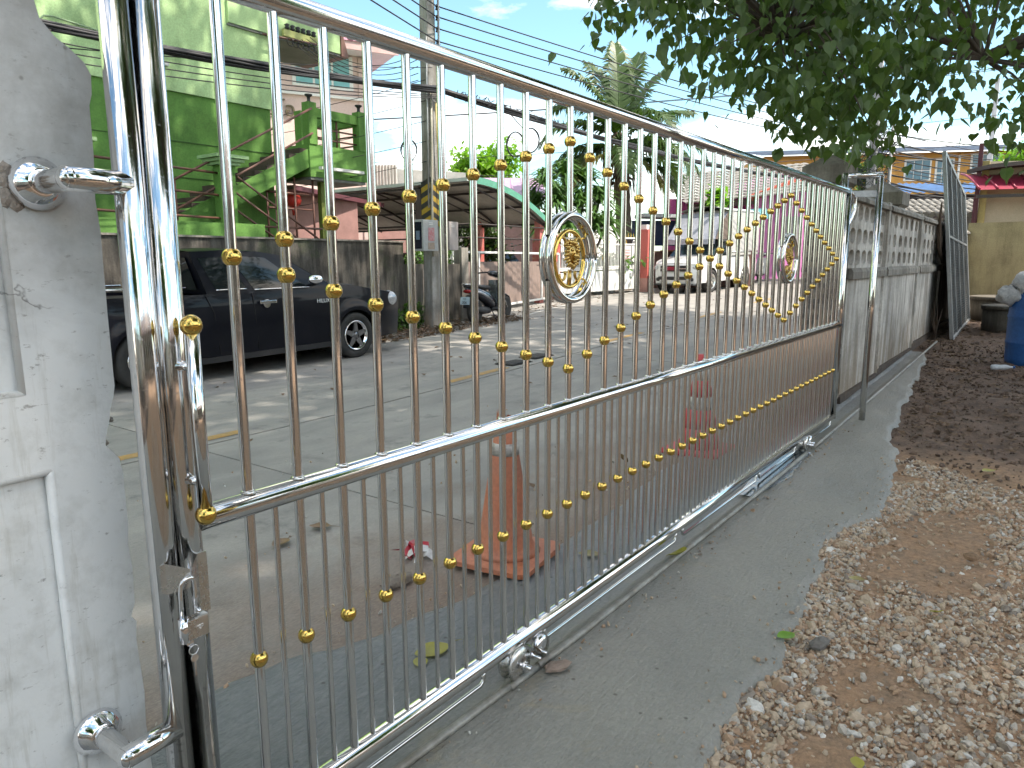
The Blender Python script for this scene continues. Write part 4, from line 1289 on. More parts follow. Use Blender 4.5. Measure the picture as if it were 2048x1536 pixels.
part('handle_bowl', MB().lathe([(0.0, .002), (0.05, .004), (0.055, 0.008), (0.05, 0.012)], 16, TH(2.52, -0.833, 0.875), (0, -1, 0)), CHROME, hd_)
mr = link('wing_mirror', MB().ball(TH(1.84, -0.955, 1.15), 0.1, 18, 12, (1.15, 0.75, 0.62)).mesh('wing_mirror', CHROME), hil)
part('mirror_arm', MB().tube([TH(1.78, -0.80, 1.08), TH(1.80, -0.92, 1.10)], 0.025, 8), BLACK, mr)
# door and panel gaps
gp2 = MB()
for pts in ([(2.70, 1.02), (2.69, 0.75), (2.66, 0.32)], [(3.33, 1.02), (3.24, 0.80), (3.19, 0.30)], [(1.52, 1.0), (1.50, 0.7), (1.55, 0.36)]):
    gp2.tube([TH(x, -0.829 + 0.02 * (2 * ((z - .24) / .79) - .95) ** 2, z) for x, z in pts], 0.006, 6)
part('panel_gap', gp2, DARK, hil)
text_part('badge_letters', 'HILUX', 0.075, TH(1.63, -0.838, 0.855), (R(90), 0, 0), WHITE, hil, 0.003)
part('headlight', MB().prism([(-0.50, 0.60), (-0.50, 0.80), (-0.30, 0.82), (-0.30, 0.66)], 0, 0.01, 'x') if False else MB().ball(TH(0.30, -0.70, 0.80), 0.16, 14, 10, (1.1, 0.6, 0.75)), LAMP, hil)
part('headlight', MB().ball(TH(0.30, 0.70, 0.80), 0.16, 14, 10, (1.1, 0.6, 0.75)), LAMP, hil)
part('bed_rail', MB().tube([TH(3.55, -0.77, 1.115), TH(5.0, -0.77, 1.115)], 0.014, 8).tube([TH(3.75, -0.77, 1.03), TH(3.75, -0.77, 1.11)], 0.012, 8).tube([TH(4.8, -0.77, 1.03), TH(4.8, -0.77, 1.11)], 0.012, 8), CHROME, hil)
part('bed_rail', MB().tube([TH(3.55, 0.77, 1.115), TH(5.0, 0.77, 1.115)], 0.014, 8), CHROME, hil)
part('bed_liner', MB().add([TH(x, y_, 0.99) for x in (3.42, 5.08) for y_ in (-.8, .8)], [(0, 1, 3, 2)]), BLACK, hil)
part('rear_window', MB().add([TH(3.345 + 0.075 * k, u * (0.66 - .09 * k), 1.08 + .38 * k) for k in (0, 1) for u in (-1, 1)], [(0, 1, 3, 2)]), CARGLASS, hil)
part('window_sticker', MB().add([TH(x, -0.762, z) for x, z in ((3.30, 1.125), (3.16, 1.125), (3.16, 1.145), (3.30, 1.145))], [(0, 1, 2, 3)]), WHITE, hil)
part('side_skirt', MB().bar(TH(1.5, -0.80, 0.25), TH(3.65, -0.80, 0.24), 0.03, 0.07), BLACK, hil)

# ---- white covered pickup further up
wt_ = thing('covered_truck', 'white pickup with a grey tarpaulin-fronted cargo box up the road', 'truck', (23.2, 8.2, gz(23)))
wx = 20.62
TW = lambda x, y_, z: (wx + x + 0.12 * (y_ + 0.9), 8.2 + y_, z + gz(wx + x) + 0.0)
PW = dict(T=TW, half=0.90, L=5.25, arch_r=0.42, wheels=(0.93, 4.0), wz=0.37, wr=0.36, belly=0.30, belt=1.10, crown=0.06, nose=0.20, front_low=0.30,
          ws_base=1.25, tumble=0.15, rim='plain', spoke=STEEL_B,
          top=[(0, 0.90), (0.15, 0.96), (0.5, 1.03), (1.0, 1.10), (1.25, 1.14), (1.5, 1.10), (3.1, 1.10), (5.25, 1.10)],
          sill=lambda x: 0.33, a_line=[(0, 1.2), (0.35, 1.45), (0.75, 1.72), (1, 1.95)], b_line=[(0, 2.75), (0.5, 2.78), (1, 2.8)],
          roof=[(1.2, 1.5), (1.95, 1.66), (2.4, 1.70), (2.8, 1.68)],
          windows=[(0.20, 0.66, 0.06, 0.86, 0.06, 0.0), (0.71, 0.93, 0.08, 0.84, 0.0, 0.0)])
pickup(wt_, PW, CARWHITE, CARWHITE)
def wpoly(name, quad, m_, off=0.0, par=None):
    mb = MB(); mb.add([TW(*q) for q in quad], [tuple(range(len(quad)))]); return part(name, mb, m_, par if par is not None else wt_)
for sg in (-1, 1):
    part('headlight', MB().ball(TW(0.16, sg * 0.64, 0.80), 0.16, 14, 10, (0.9, 1.15, 0.75)), LAMP, wt_)
    part('fog_lamp', MB().lathe([(0.06, -.02), (0.06, .02), (0.04, .025), (0, .025)], 14, TW(-0.02, sg * 0.60, 0.45), (-1, 0, 0)), BLACK, wt_)
gr = MB()
gr.box(*[c for c in (0, 0, 0, 0, 0, 0)]) if False else None
def wbox(name, x0, x1, y0, y1, z0, z1, m_, bev=0.008):
    mb = MB(); v = [TW(x, y_, z) for z in (z0, z1) for (x, y_) in ((x0, y0), (x1, y0), (x1, y1), (x0, y1))]
    mb.add(v, [(3, 2, 1, 0), (4, 5, 6, 7), (0, 1, 5, 4), (1, 2, 6, 5), (2, 3, 7, 6), (3, 0, 4, 7)]); return part(name, mb, m_, wt_, bev)
wbox('grille', -0.17, 0.05, -0.45, 0.45, 0.70, 0.88, BLACK)
wbox('grille_bar', -0.185, -0.15, -0.45, 0.45, 0.775, 0.80, STEEL_B, 0.004)
wbox('red_badge', -0.195, -0.16, -0.19, 0.19, 0.74, 0.845, mat('red_badge', (0.33, 0.01, 0.04), 0.4), 0.004)
wbox('lower_grille', -0.17, 0.05, -0.52, 0.52, 0.44, 0.54, BLACK)
lp = wbox('number_plate', -0.185, -0.15, -0.20, 0.16, 0.33, 0.43, WHITE, 0.002)
wbox('bumper_lip', -0.12, 0.2, -0.7, 0.7, 0.27, 0.315, DGREY)
TARP = mat('silver_tarpaulin', (0.36, 0.38, 0.43), 0.45, 0.1, 0.2, 4, (0.30, 0.32, 0.38), 0.3, 14)
# tarp front slopes from above the windscreen back to the box top
tp_ = MB()
def tarp(a_, b_):
    y_ = -0.88 + 1.76 * a_
    x = 1.12 + 1.05 * b_ ** 0.85 + 0.02 * math.sin(a_ * 22)
    return TW(x, y_, 1.68 + 0.85 * b_ ** 0.9 + 0.015 * math.sin(a_ * 22))
tp_.grid(tarp, 40, 10)
tp_.grid(lambda a_, b_: TW(1.10 - .02 * b_, -0.88 + 1.76 * a_, 1.68 - 0.16 * b_), 20, 2)
part('tarpaulin', tp_, TARP, wt_)
part('tarp_side', MB().add([TW(1.12, -0.885, 1.68), TW(2.6, -0.885, 1.68), TW(2.6, -0.885, 2.60), TW(2.15, -0.885, 2.53), TW(1.5, -0.885, 2.12)], [(0, 1, 2, 3, 4)]), mat('brown_lining', (0.16, 0.12, 0.10), 0.8), wt_)
BOXG = mat('grey_panel_paint', (0.52, 0.52, 0.51), 0.5, 0, 0.15, 2, None, 0.05)
wbox('cargo_box', 2.55, 5.28, -0.92, 0.92, 1.12, 2.62, BOXG, 0.03)
rf = MB(); rf.grid(lambda a_, b_: TW(2.1 + 3.2 * b_, -0.95 + 1.9 * a_, 2.60 + 0.16 * math.sin(math.pi * a_)), 16, 6)
part('box_roof', rf, WHITE, wt_)
part('box_seam', MB().tube([TW(2.55, -0.93, 1.25), TW(5.28, -0.93, 1.25)], 0.02, 6).tube([TW(3.9, -0.93, 1.2), TW(3.9, -0.93, 2.55)], 0.012, 6), STEEL_B, wt_)
part('box_latch', MB().box(wx + 3.96, wx + 4.04, 8.2 - 0.96, 8.2 - 0.93, 2.05, 2.18), BLACK, wt_)

# ---- scooters
def scooter(root, c, yaw, dark, light, plate=True, s=1.0):
    """step-through scooter; local x forward, resting on its side stand"""
    ca_, sa_ = math.cos(yaw), math.sin(yaw)
    lean = math.tan(R(7))
    def T(x, y_, z):
        x, y_, z = x * s, y_ * s, z * s
        y_ = y_ + z * lean
        return (c[0] + x * ca_ - y_ * sa_, c[1] + x * sa_ + y_ * ca_, c[2] + z)
    ax = V3(*T(0, 1, 0)) - V3(*T(0, 0, 0))
    for x, r in ((-0.62, 0.255), (0.62, 0.26)):
        wl = link('wheel', MB().lathe([(r * .72 * s, -.045 * s), (r * .95 * s, -.045 * s), (r * s, 0), (r * .95 * s, .045 * s), (r * .72 * s, .045 * s)], 28, T(x, 0, r), ax).mesh('wheel', RUBBER), root)
        sp = MB().lathe([(r * .74 * s, -.03 * s), (r * .74 * s, .03 * s), (r * .66 * s, .03 * s), (r * .66 * s, -.03 * s)], 28, T(x, 0, r), ax)
        for k in range(6):
            a_ = k * math.pi / 3
            sp.tube([T(x, 0, r), T(x + r * .7 * math.cos(a_), 0, r + r * .7 * math.sin(a_))], .012 * s, 6)
        part('rim', sp, STEEL_B, wl)
    def loft(name, secs, m_, n=14):
        """secs: (x, z, half width, half height)"""
        mb = MB(); vs = []
        for (x, z, hw, hh) in secs:
            for k in range(n):
                a_ = 2 * math.pi * k / n
                vs.append(T(x, hw * math.copysign(abs(math.cos(a_)) ** .8, math.cos(a_)), z + hh * math.copysign(abs(math.sin(a_)) ** .8, math.sin(a_))))
        fs = [(i * n + k, i * n + (k + 1) % n, (i + 1) * n + (k + 1) % n, (i + 1) * n + k) for i in range(len(secs) - 1) for k in range(n)]
        mb.add(vs, fs + [tuple(reversed(range(n))), tuple(range((len(secs) - 1) * n, len(secs) * n))], 0, True)
        return part(name, mb, m_, root)
    loft('tail_fairing', [(-0.86, 0.70, .03, .03), (-0.75, 0.69, .09, .07), (-0.5, 0.62, .14, .12), (-0.22, 0.52, .16, .16), (-0.02, 0.40, .14, .16), (0.08, 0.32, .12, .07)], dark)
    loft('side_flash', [(-0.70, 0.66, .115, .02), (-0.5, 0.62, .152, .05), (-0.3, 0.54, .172, .06), (-0.14, 0.46, .165, .02)], light)
    loft('seat', [(-0.86, 0.755, .06, .025), (-0.6, 0.765, .13, .05), (-0.3, 0.725, .14, .05), (-0.05, 0.71, .10, .05), (0.02, 0.69, .05, .03)], BLACK)
    loft('footboard', [(-0.05, 0.27, .15, .05), (0.2, 0.25, .17, .04), (0.36, 0.28, .18, .06)], BLACK)
    lg = MB()
    def shield(a_, b_):
        y_ = (2 * a_ - 1) * (0.21 - 0.06 * b_)
        return T(0.36 + 0.10 * (1 - b_) * 0.3 + 0.06 * b_ - 0.10 * abs(2 * a_ - 1), y_, 0.30 + 0.56 * b_)
    lg.grid(shield, 12, 10)
    part('leg_shield', lg, dark, root)
    fl = MB(); fl.grid(lambda a_, b_: tuple(np.array(shield(a_, b_)) + (V3(*T(1, 0, 0)) - V3(*T(0, 0, 0))) * (0.03 + 0.07 * math.sin(math.pi * a_))), 12, 10)
    part('front_cover', fl, light, root)
    loft('handlebar_cover', [(0.18, 0.99, .05, .03), (0.26, 1.0, .13, .06), (0.38, 0.97, .12, .06), (0.46, 0.93, .06, .05)], dark)
    part('handlebar', MB().tube([T(0.16, -0.34, 1.0), T(0.26, -0.2, 1.02), T(0.30, 0, 1.02), T(0.26, 0.2, 1.02), T(0.16, 0.34, 1.0)], .016 * s, 8), BLACK, root)
    for sg in (-1, 1):
        mi_ = part('mirror', MB().ball(T(0.16, sg * 0.36, 1.24), .055 * s, 12, 8, (1.2, 1.2, .75)), CHROME if sg > 0 else BLACK, root)
        part('mirror_stem', MB().tube([T(0.24, sg * 0.22, 1.02), T(0.2, sg * 0.33, 1.20)], .007 * s, 6), BLACK, mi_)
        part('fork', MB().tube([T(0.62, sg * .07, 0.26), T(0.45, sg * .06, 0.66)], .02 * s, 8), STEEL_B, root)
    loft('front_mudguard', [(0.86, 0.36, .05, .015), (0.78, 0.50, .07, .02), (0.62, 0.555, .075, .02), (0.46, 0.50, .07, .02)], dark)
    loft('rear_mudguard', [(-0.95, 0.34, .07, .012), (-0.88, 0.46, .08, .015), (-0.78, 0.56, .08, .02)], BLACK)
    loft('exhaust', [(-0.72, 0.36, .05, .05), (-0.45, 0.31, .055, .055), (-0.2, 0.26, .03, .03)], DGREY)
    loft('engine', [(-0.66, 0.28, .06, .05), (-0.4, 0.26, .10, .09), (-0.12, 0.24, .09, .07)], DGREY)
    part('tail_lamp', MB().ball(T(-0.84, 0, 0.66), .085 * s, 12, 8, (.6, 1.1, .5)), TAIL, root)
    part('grab_rail', MB().tube([T(-0.6, -.12, .76), T(-0.86, -.1, .80), T(-0.92, 0, .80), T(-0.86, .1, .80), T(-0.6, .12, .76)], .014 * s, 8), STEEL_B, root)
    part('side_stand', MB().tube([T(-0.1, -.10, .24), T(-0.16, -.22, .035)], .011 * s, 6), BLACK, root)
    if plate:
        pq = MB().add([T(-0.93 - .05 * k, u * .11, 0.40 + .15 * (1 - k)) for k in (0, 1) for u in (-1, 1)], [(0, 1, 3, 2)])
        pt = part('number_plate', pq, mat('pale_blue_plate', (0.45, 0.58, 0.64), 0.4), root)
        text_part('plate_digits', '306', 0.075 * s, T(-0.982, 0.0, 0.44), (R(75), 0, yaw - R(90)), BLACK, pt, 0.001)
        text_part('plate_digits', 'กฉ', 0.055 * s, T(-0.962, 0.0, 0.515), (R(75), 0, yaw - R(90)), BLACK, pt, 0.001)
sc1 = thing('scooter', 'black and silver scooter with a blue number plate by the grey wall', 'scooter', (11.35, 8.15, gz(11.3)))
SCD = mat('black_scooter_paint', (0.010, 0.012, 0.020), 0.25, 0, 0.2, 4, None, 0.0, 30, 0.05, coat=0.7)
SCL = mat('silver_scooter_paint', (0.42, 0.43, 0.45), 0.3, 0.5, 0.15, 4, None, 0.0)
scooter(sc1, (11.22, 8.12, gz(11.3)), R(8), SCD, SCL, True, 1.0)
sc2 = thing('scooter', 'red and dark motorcycle standing behind the far emblem by the pink house', 'motorcycle', (28.6, 8.2, gz(28)))
scooter(sc2, (28.4, 8.05, gz(28.4)), R(200), SCD, mat('grey_scooter_paint', (0.30, 0.33, 0.36), 0.3, 0.3, 0.2, 5), False, 1.1)

# far parked cars under the carport
def far_car(label, loc, yaw, paint):
    t_ = thing('parked_car', label, 'car', loc, 'cars under the carport')
    ca_, sa_ = math.cos(yaw), math.sin(yaw)
    T = lambda x, y_, z: (loc[0] + x * ca_ - y_ * sa_, loc[1] + x * sa_ + y_ * ca_, loc[2] + z)
    lowp = [(-2.0, .35), (-2.05, .75), (-1.75, .92), (-1.2, .98), (1.0, .98), (1.85, .82), (2.0, .6), (2.0, .35)]
    hi = [(-1.55, .96), (-1.15, 1.42), (-.3, 1.50), (.35, 1.42), (1.0, .97)]
    mb = MB(); mb.add([T(x, s_ * .82, z) for s_ in (-1, 1) for x, z in lowp], [tuple(range(8)), tuple(range(15, 7, -1))] + [(i, i + 8, (i + 1) % 8 + 8, (i + 1) % 8) for i in range(8)])
    part('body', mb, paint, t_, 0.06, 3)
    mb = MB(); mb.add([T(x, s_ * (.76 - .14 * (z > 1.2)), z) for s_ in (-1, 1) for x, z in hi], [tuple(range(5)), tuple(range(9, 4, -1))] + [(i, i + 5, (i + 1) % 5 + 5, (i + 1) % 5) for i in range(5)])
    part('cabin', mb, CARGLASS, t_, 0.05, 3)
    mb = MB(); mb.add([T(x, s_ * .63, 1.47 if -.9 < x < .2 else 1.40) for s_ in (-1, 1) for x in (-1.1, -.3, .3)], [(0, 1, 4, 3), (1, 2, 5, 4)])
    part('roof', mb, paint, t_)
    for x in (-1.25, 1.25):
        for s_ in (-1, 1):
            part('wheel', MB().lathe([(.0, .02), (.2, .03), (.31, .09), (.31, -.09)], 20, T(x, s_ * .76, .31), V3(*T(0, s_, 0)) - V3(*T(0, 0, 0))), RUBBER, t_)
far_car('white car parked under the arched carport', (15.4, 15.0, gz(15)), R(75), CARWHITE)
far_car('dark blue car parked deeper under the carport', (20.0, 15.6, gz(19)), R(80), NAVY)

# ================================================================ FAR SIDE OF THE STREET
FWD = V3(0.8039, 0.5947, 0); RGT = V3(0.5947, -0.8039, 0); ORG = V3(-0.865, -1.352, 0)
def fr(f, r, z):
    """survey coordinates: f metres up the street diagonal, r metres to the right of it"""
    return ORG + FWD * f + RGT * r + V3(0, 0, z)

wl_ = thing('street_wall', 'mossy dark grey rendered wall behind the parked pickup', 'wall', (4.5, 8.6, 0))
part('rendered_face', MB().box(-4.0, 9.05, 8.52, 8.68, -0.1, 1.76), GREYWALL, wl_)
part('coping', MB().box(-4.0, 9.05, 8.49, 8.70, 1.762, 1.79), FENCE_CAP, wl_)
w2 = thing('low_street_wall', 'lower stained wall and stub post between pole and slatted gate', 'wall', (10.4, 8.9, 0.1))
part('rendered_face', MB().box(9.053, 11.2, 8.78, 8.92, -0.1, 1.36), GREYWALL, w2)
part('stub_post', MB().box(11.0, 11.22, 8.74, 8.96, 0, 1.70), FENCE_CAP, w2)
# pole
pole = thing('utility_pole', 'near concrete utility pole with hazard stripes and meter boxes', 'utility pole', (9.55, 8.25, gz(9.5)))
pz = gz(9.5) - 0.3
PC = V3(9.56, 8.25, 0)
def pole_mesh(c, z0, z1, w0, w1, d0, d1):
    mb = MB(); v = []
    for z, w, d in ((z0, w0, d0), (z1, w1, d1)):
        v += [(c[0] - w / 2, c[1] - d / 2, z), (c[0] + w / 2, c[1] - d / 2, z), (c[0] + w / 2, c[1] + d / 2, z), (c[0] - w / 2, c[1] + d / 2, z)]
    return mb.add(v, [(0, 3, 2, 1), (4, 5, 6, 7), (0, 1, 5, 4), (1, 2, 6, 5), (2, 3, 7, 6), (3, 0, 4, 7)])
part('shaft', pole_mesh(PC, pz, 7.6, 0.30, 0.20, 0.24, 0.18), POLE, pole, 0.02)
HZ_Y = mat('hazard_yellow', (0.42, 0.28, 0.03), 0.6, 0, 0.3, 12); HZ_K = mat('hazard_black', (0.03, 0.03, 0.03), 0.6)
for face in (0, 1):
    for k in range(8):
        z0 = 2.05 + k * 0.10
        w = 0.285; d = 0.232
        if face == 0:
            q = [(PC[0] - w / 2, PC[1] - d / 2 - .006, z0 + .12), (PC[0] + w / 2, PC[1] - d / 2 - .006, z0 - .02), (PC[0] + w / 2, PC[1] - d / 2 - .006, z0 + .08), (PC[0] - w / 2, PC[1] - d / 2 - .006, z0 + .22)]
        else:
            q = [(PC[0] - w / 2 - .006, PC[1] + d / 2, z0 + .02), (PC[0] - w / 2 - .006, PC[1] - d / 2, z0 + .12), (PC[0] - w / 2 - .006, PC[1] - d / 2, z0 + .22), (PC[0] - w / 2 - .006, PC[1] + d / 2, z0 + .12)]
        part('hazard_stripe', MB().add(q, [(0, 1, 2, 3)]), HZ_K if k % 2 else HZ_Y, pole)
part('conduit', MB().tube([(9.40, 8.08, 1.5), (9.41, 8.09, 2.6), (9.46, 8.11, 3.6), (9.48, 8.12, 4.6)], 0.022, 8), mat('grey_pvc', (0.40, 0.38, 0.30), 0.5), pole)
part('conduit', MB().tube([(9.33, 8.10, 2.4), (9.36, 8.10, 5.4)], 0.014, 8), GALV, pole)
part('conduit', MB().tube([(9.66, 8.08, 1.6), (9.60, 8.06, 2.8), (9.56, 8.08, 4.3)], 0.018, 8), mat('yellow_pvc', (0.45, 0.38, 0.16), 0.5), pole)
for k, z in enumerate((5.98, 5.80, 5.60, 5.38)):
    part('insulator', MB().lathe([(0.02, -.05), (0.045, -.04), (0.03, -.01), (0.045, .02), (0.02, .05)], 12, (9.70, 8.12, z)), BLACK, pole)
part('insulator_rack', MB().box(9.665, 9.685, 8.06, 8.10, 5.2, 6.2), GALV, pole)
mbx = thing('meter_box', 'grey steel meter cabinet strapped to the near utility pole', 'meter box', (9.1, 7.95, 1.6))
CAB = mat('grey_cabinet', (0.40, 0.41, 0.41), 0.5, 0, 0.2, 4)
part('cabinet', MB().box(8.93, 9.33, 7.88, 8.14, 1.60, 2.16), CAB, mbx, 0.006)
part('side_window', MB().box(8.922, 8.93, 7.92, 8.11, 1.64, 2.12), mat('dark_window', (0.015, 0.018, 0.03), 0.2), mbx)
part('meter', MB().box(8.914, 8.926, 7.96, 8.05, 1.80, 1.96), mat('meter_face', (0.16, 0.22, 0.30), 0.3), mbx)
nt_ = part('notice', MB().box(9.06, 9.22, 7.874, 7.88, 1.78, 2.02), mat('pink_notice', (0.48, 0.34, 0.34), 0.7, 0, 0.4, 30, (0.45, 0.10, 0.12)), mbx)
part('notice', MB().box(9.05, 9.22, 7.874, 7.88, 1.63, 1.75), mat('tan_notice', (0.42, 0.33, 0.26), 0.7, 0, 0.4, 30), mbx)
part('louvre', MB().box(9.08, 9.18, 7.872, 7.882, 2.07, 2.08).box(9.08, 9.18, 7.872, 7.882, 2.10, 2.11), WHITE, mbx)
mb2 = thing('meter_box', 'second grey box on the street face of the near pole', 'meter box', (9.9, 8.1, 1.6))
part('cabinet', MB().box(9.76, 10.02, 7.98, 8.22, 1.62, 2.16), mat('pinkish_cabinet', (0.38, 0.34, 0.33), 0.6), mb2, 0.006)
part('louvre', MB().box(9.80, 9.90, 7.972, 7.982, 2.06, 2.07).box(9.80, 9.90, 7.972, 7.982, 2.09, 2.10), WHITE, mb2)

# ---- cables
def sag(p, q, s, n=24):
    p = np.array(p, float); q = np.array(q, float)
    return [p + (q - p) * k / n - V3(0, 0, s * 4 * (k / n) * (1 - k / n)) for k in range(n + 1)]
def wire(name, pts, r, label, cat, group=None, m_=None, n=6):
    return tag(link(name, MB().tube(pts, r, n).mesh(name, m_ or CABLE)), label, cat, group)
bund = thing('cable_bundle', 'thick black bundle of telephone cables sagging across the green house', 'cable bundle', (9.6, 8.0, 4.5))
Lc = sag((-8, 8.0, 4.6), (9.6, 8.0, 4.52), 0.55, 40); Rc = sag((9.6, 8.0, 4.52), (30.0, 6.4, 4.55), 0.30, 40)
for k in range(9):
    a_ = 2 * math.pi * k / 9; rr = 0.042 if k else 0.0
    off = V3(0, rr * math.cos(a_), rr * math.sin(a_))
    part('cable', MB().tube([p + off + V3(0, .012 * math.sin(i * .9 + k * 2), .012 * math.cos(i * .7 + k)) for i, p in enumerate(Lc)], 0.020, 6), CABLE, bund)
    part('cable', MB().tube([p + off + V3(0, .014 * math.sin(i * .9 + k * 2), .012 * math.cos(i * .7 + k)) for i, p in enumerate(Rc)], 0.018, 6), CABLE, bund)
tg = MB()
for k in range(46):
    t0 = rnd.uniform(0.2, 3.6); c = V3(9.75 + t0, 8.0 - .08 * t0, 4.52 - .03 * t0)
    tg.tube([c + V3(rnd.uniform(-.1, .1), rnd.uniform(-.08, .08), rnd.uniform(-.09, .09)) for _ in range(4)], 0.008, 5)
part('tangle', tg, CABLE, bund)['kind'] = 'stuff'
for k, dz in enumerate((-0.14, -0.22, -0.30)):
    wire('telephone_wire', sag((-6, 8.0, 4.45 + dz), (9.5, 8.0, 4.45 + dz * .3), 0.5 + .05 * k, 30), 0.008, ('upper', 'middle', 'lower')[k] + ' of three thin wires hanging just under the cable bundle', 'wire', 'wires under the bundle')
wire('telephone_wire', sag((-6, 8.2, 3.2), (9.5, 8.1, 4.9), 0.35, 30), 0.007, 'thin wire rising across the green facade to the pole', 'wire')
for k, z in enumerate((5.98, 5.80, 5.60, 5.38)):
    wire('power_line', sag((9.70, 8.08, z), (34.0, 3.3, z + 0.25), 0.25, 40), 0.012, ('topmost', 'second from top', 'third from top', 'lowest')[k] + ' of four parallel power lines leaving the near pole', 'power line', 'four power lines from the near pole')
    wire('power_line', sag((-10, 4.0, z + 1.6), (9.68, 8.1, z), 0.2, 24), 0.012, ('topmost', 'second from top', 'third from top', 'lowest')[k] + ' of four power lines reaching the pole over the green house', 'power line', 'four power lines over the green house')
coilm = CABLE
for k, (x, y_, z, r) in enumerate(((12.3, 7.85, 3.95, 0.25), (11.75, 7.85, 3.80, 0.25), (8.75, 8.0, 3.35, 0.19))):
    pts = []
    for i in range(60):
        a_ = i / 59 * 2 * math.pi * 3
        pts.append((x + r * .45 * math.cos(a_) + .01 * math.sin(i), y_ - .55 * r * math.cos(a_) + 0.004 * i / 10, z + r * math.sin(a_)))
    cl_ = tag(link('cable_coil', MB().tube(pts, 0.012 if k < 2 else .008, 6).mesh('cable_coil', CABLE)), ('loop of spare cable hanging under the bundle, farther from the pole', 'loop of spare cable under the bundle, nearer the pole', 'small cable loop on the green landing side of the pole')[k], 'cable coil', 'spare cable coils')
wire('coil_tie', [(11.7, 7.95, 4.40), (12.0, 7.85, 4.15), (12.4, 7.95, 4.42)], 0.010, 'short tie wires holding the cable loops', 'wire')
for k in range(6):
    wire('service_wire', sag((9.45, 8.2, 2.9 + .36 * k), (4.5 + .5 * k, 16.5, 2.0 + .45 * k), 0.25, 16), 0.006, 'thin service wire fanning from the near pole behind the green landing', 'wire', 'service wires from the near pole')
# wires crossing the street high on the far side
for k, (a_, b_, s_) in enumerate((((14, 24, 6.2), (40, -6, 9.8), .5), ((15, 24, 6.4), (40, -5.4, 9.9), .5), ((20, 22, 5.4), (44, -6, 8.7), .4), ((22, 20, 4.9), (46, -3, 7.8), .5), ((24, 20, 4.4), (46, -6, 7.7), .6), ((24, 18, 4.9), (48, -4, 6.8), .5), ((26, 18, 4.3), (50, -4, 6.0), .5))):
    wire('overhead_wire', sag(a_, b_, s_, 24), 0.013, 'thin overhead wire crossing the sky above the gate rail', 'wire', 'overhead wires crossing the sky')
# far poles with tangled wires
fpA = thing('utility_pole', 'pale utility pole wrapped in tangled wires beyond the fence wall', 'utility pole', tuple(fr(26.8, 12.95, 0.6)))
c_ = fr(26.8, 12.95, 0)
part('shaft', pole_mesh(c_, 0.2, 8.6, 0.34, 0.24, 0.30, 0.22), POLE_FAR, fpA)
c2_ = fr(26.8, 13.6, 0)
part('pipe', MB().tube([(c2_[0], c2_[1], 1.0), (c2_[0], c2_[1], 6.2)], 0.06, 8), POLE_FAR, fpA)
tg = MB()
for k in range(90):
    c = fr(26.8, 12.95 + rnd.gauss(0, .35), rnd.uniform(3.2, 6.0))
    tg.tube([c + V3(rnd.uniform(-.4, .4), rnd.uniform(-.4, .4), rnd.uniform(-.5, .5)) for _ in range(5)], 0.013, 4)
part('wire_tangle', tg, CABLE, fpA)['kind'] = 'stuff'
fpB = thing('utility_pole', 'slim white pole rising above the orange building', 'utility pole', tuple(fr(37.6, 24.05, 0.8)))
c_ = fr(37.6, 24.05, 0)
part('shaft', pole_mesh(c_, 0.2, 10.2, 0.30, 0.22, 0.26, 0.2), mat('pale_pole', (0.62, 0.64, 0.66), 0.7), fpB)
fpC = thing('utility_pole', 'far thin pole seen beyond the palm fronds', 'utility pole', tuple(fr(70, 18.4, 1.2)))
c_ = fr(70, 18.4, 0)
part('shaft', pole_mesh(c_, 0.5, 9.6, 0.4, 0.3, 0.35, 0.25), POLE_FAR, fpC)
part('crossarm', MB().bar(c_ + V3(-.9, .6, 9.2), c_ + V3(.9, -.6, 9.2), 0.12, 0.12), POLE_FAR, fpC)
for k in range(16):
    z = 3.6 + 0.16 * k + rnd.uniform(-.05, .05)
    wire('street_wire', sag(fr(26.7, 13.1, z), fr(31 + rnd.uniform(-1, 2), 26.5, z + rnd.uniform(-.5, .3)), rnd.uniform(.15, .5), 16), rnd.choice((0.014, 0.018, 0.024)), 'dark wire sagging in front of the orange building', 'wire', 'wires in front of the orange building')
for k in range(10):
    z = 2.95 + 0.10 * k
    wire('street_wire', sag(fr(25.9, 13.2, z + .2), fr(26.5, 18.6, z + rnd.uniform(-.1, .15)), rnd.uniform(.15, .35), 14), 0.02, 'dark wire of the tangle above the grey tiled roof', 'wire', 'wires above the tiled roof')

# ---- green building with outside stair
GRN_LT = stain_mat('light_green_paint', (0.42, 0.60, 0.30), (0.36, 0.54, 0.25), lo=0.5, hi=0.8, bmp=0.15)
GRN_DK = stain_mat('dark_green_paint', (0.12, 0.275, 0.055), (0.09, 0.22, 0.042), lo=0.45, hi=0.8, bmp=0.15)
GRN_PALE = mat('pale_green_paint', (0.30, 0.48, 0.24), 0.7)
BROWN = mat('brown_rail_paint', (0.13, 0.055, 0.04), 0.55, 0, 0.3, 8, (0.16, 0.08, 0.06))
TREAD = mat('stained_brown_steps', (0.085, 0.06, 0.048), 0.85, 0, 0.4, 6, (0.05, 0.038, 0.03), 0.3)
SOFFIT = mat('grey_soffit', (0.22, 0.23, 0.21), 0.85)
gb = thing('green_building', 'two-tone green building with an outside stair across the street', 'building', (3.0, 12.5, 0))
part('lower_wall', MB().box(-6, 7.70, 10.5, 17, -0.2, 4.17), GRN_DK, gb)
part('upper_wall', MB().box(-6, 7.72, 10.46, 17, 4.17, 9.0), GRN_LT, gb)
for z in (3.38, 2.80):  # thin dark strips on the face; groove shade is put into their colour
    part('groove_shade_strip', MB().box(-6, 7.69, 10.49, 10.502, z, z + 0.016), mat('groove_shadow', (0.04, 0.11, 0.02), 0.8) if z > 3 else bpy.data.materials['groove_shadow'], gb)
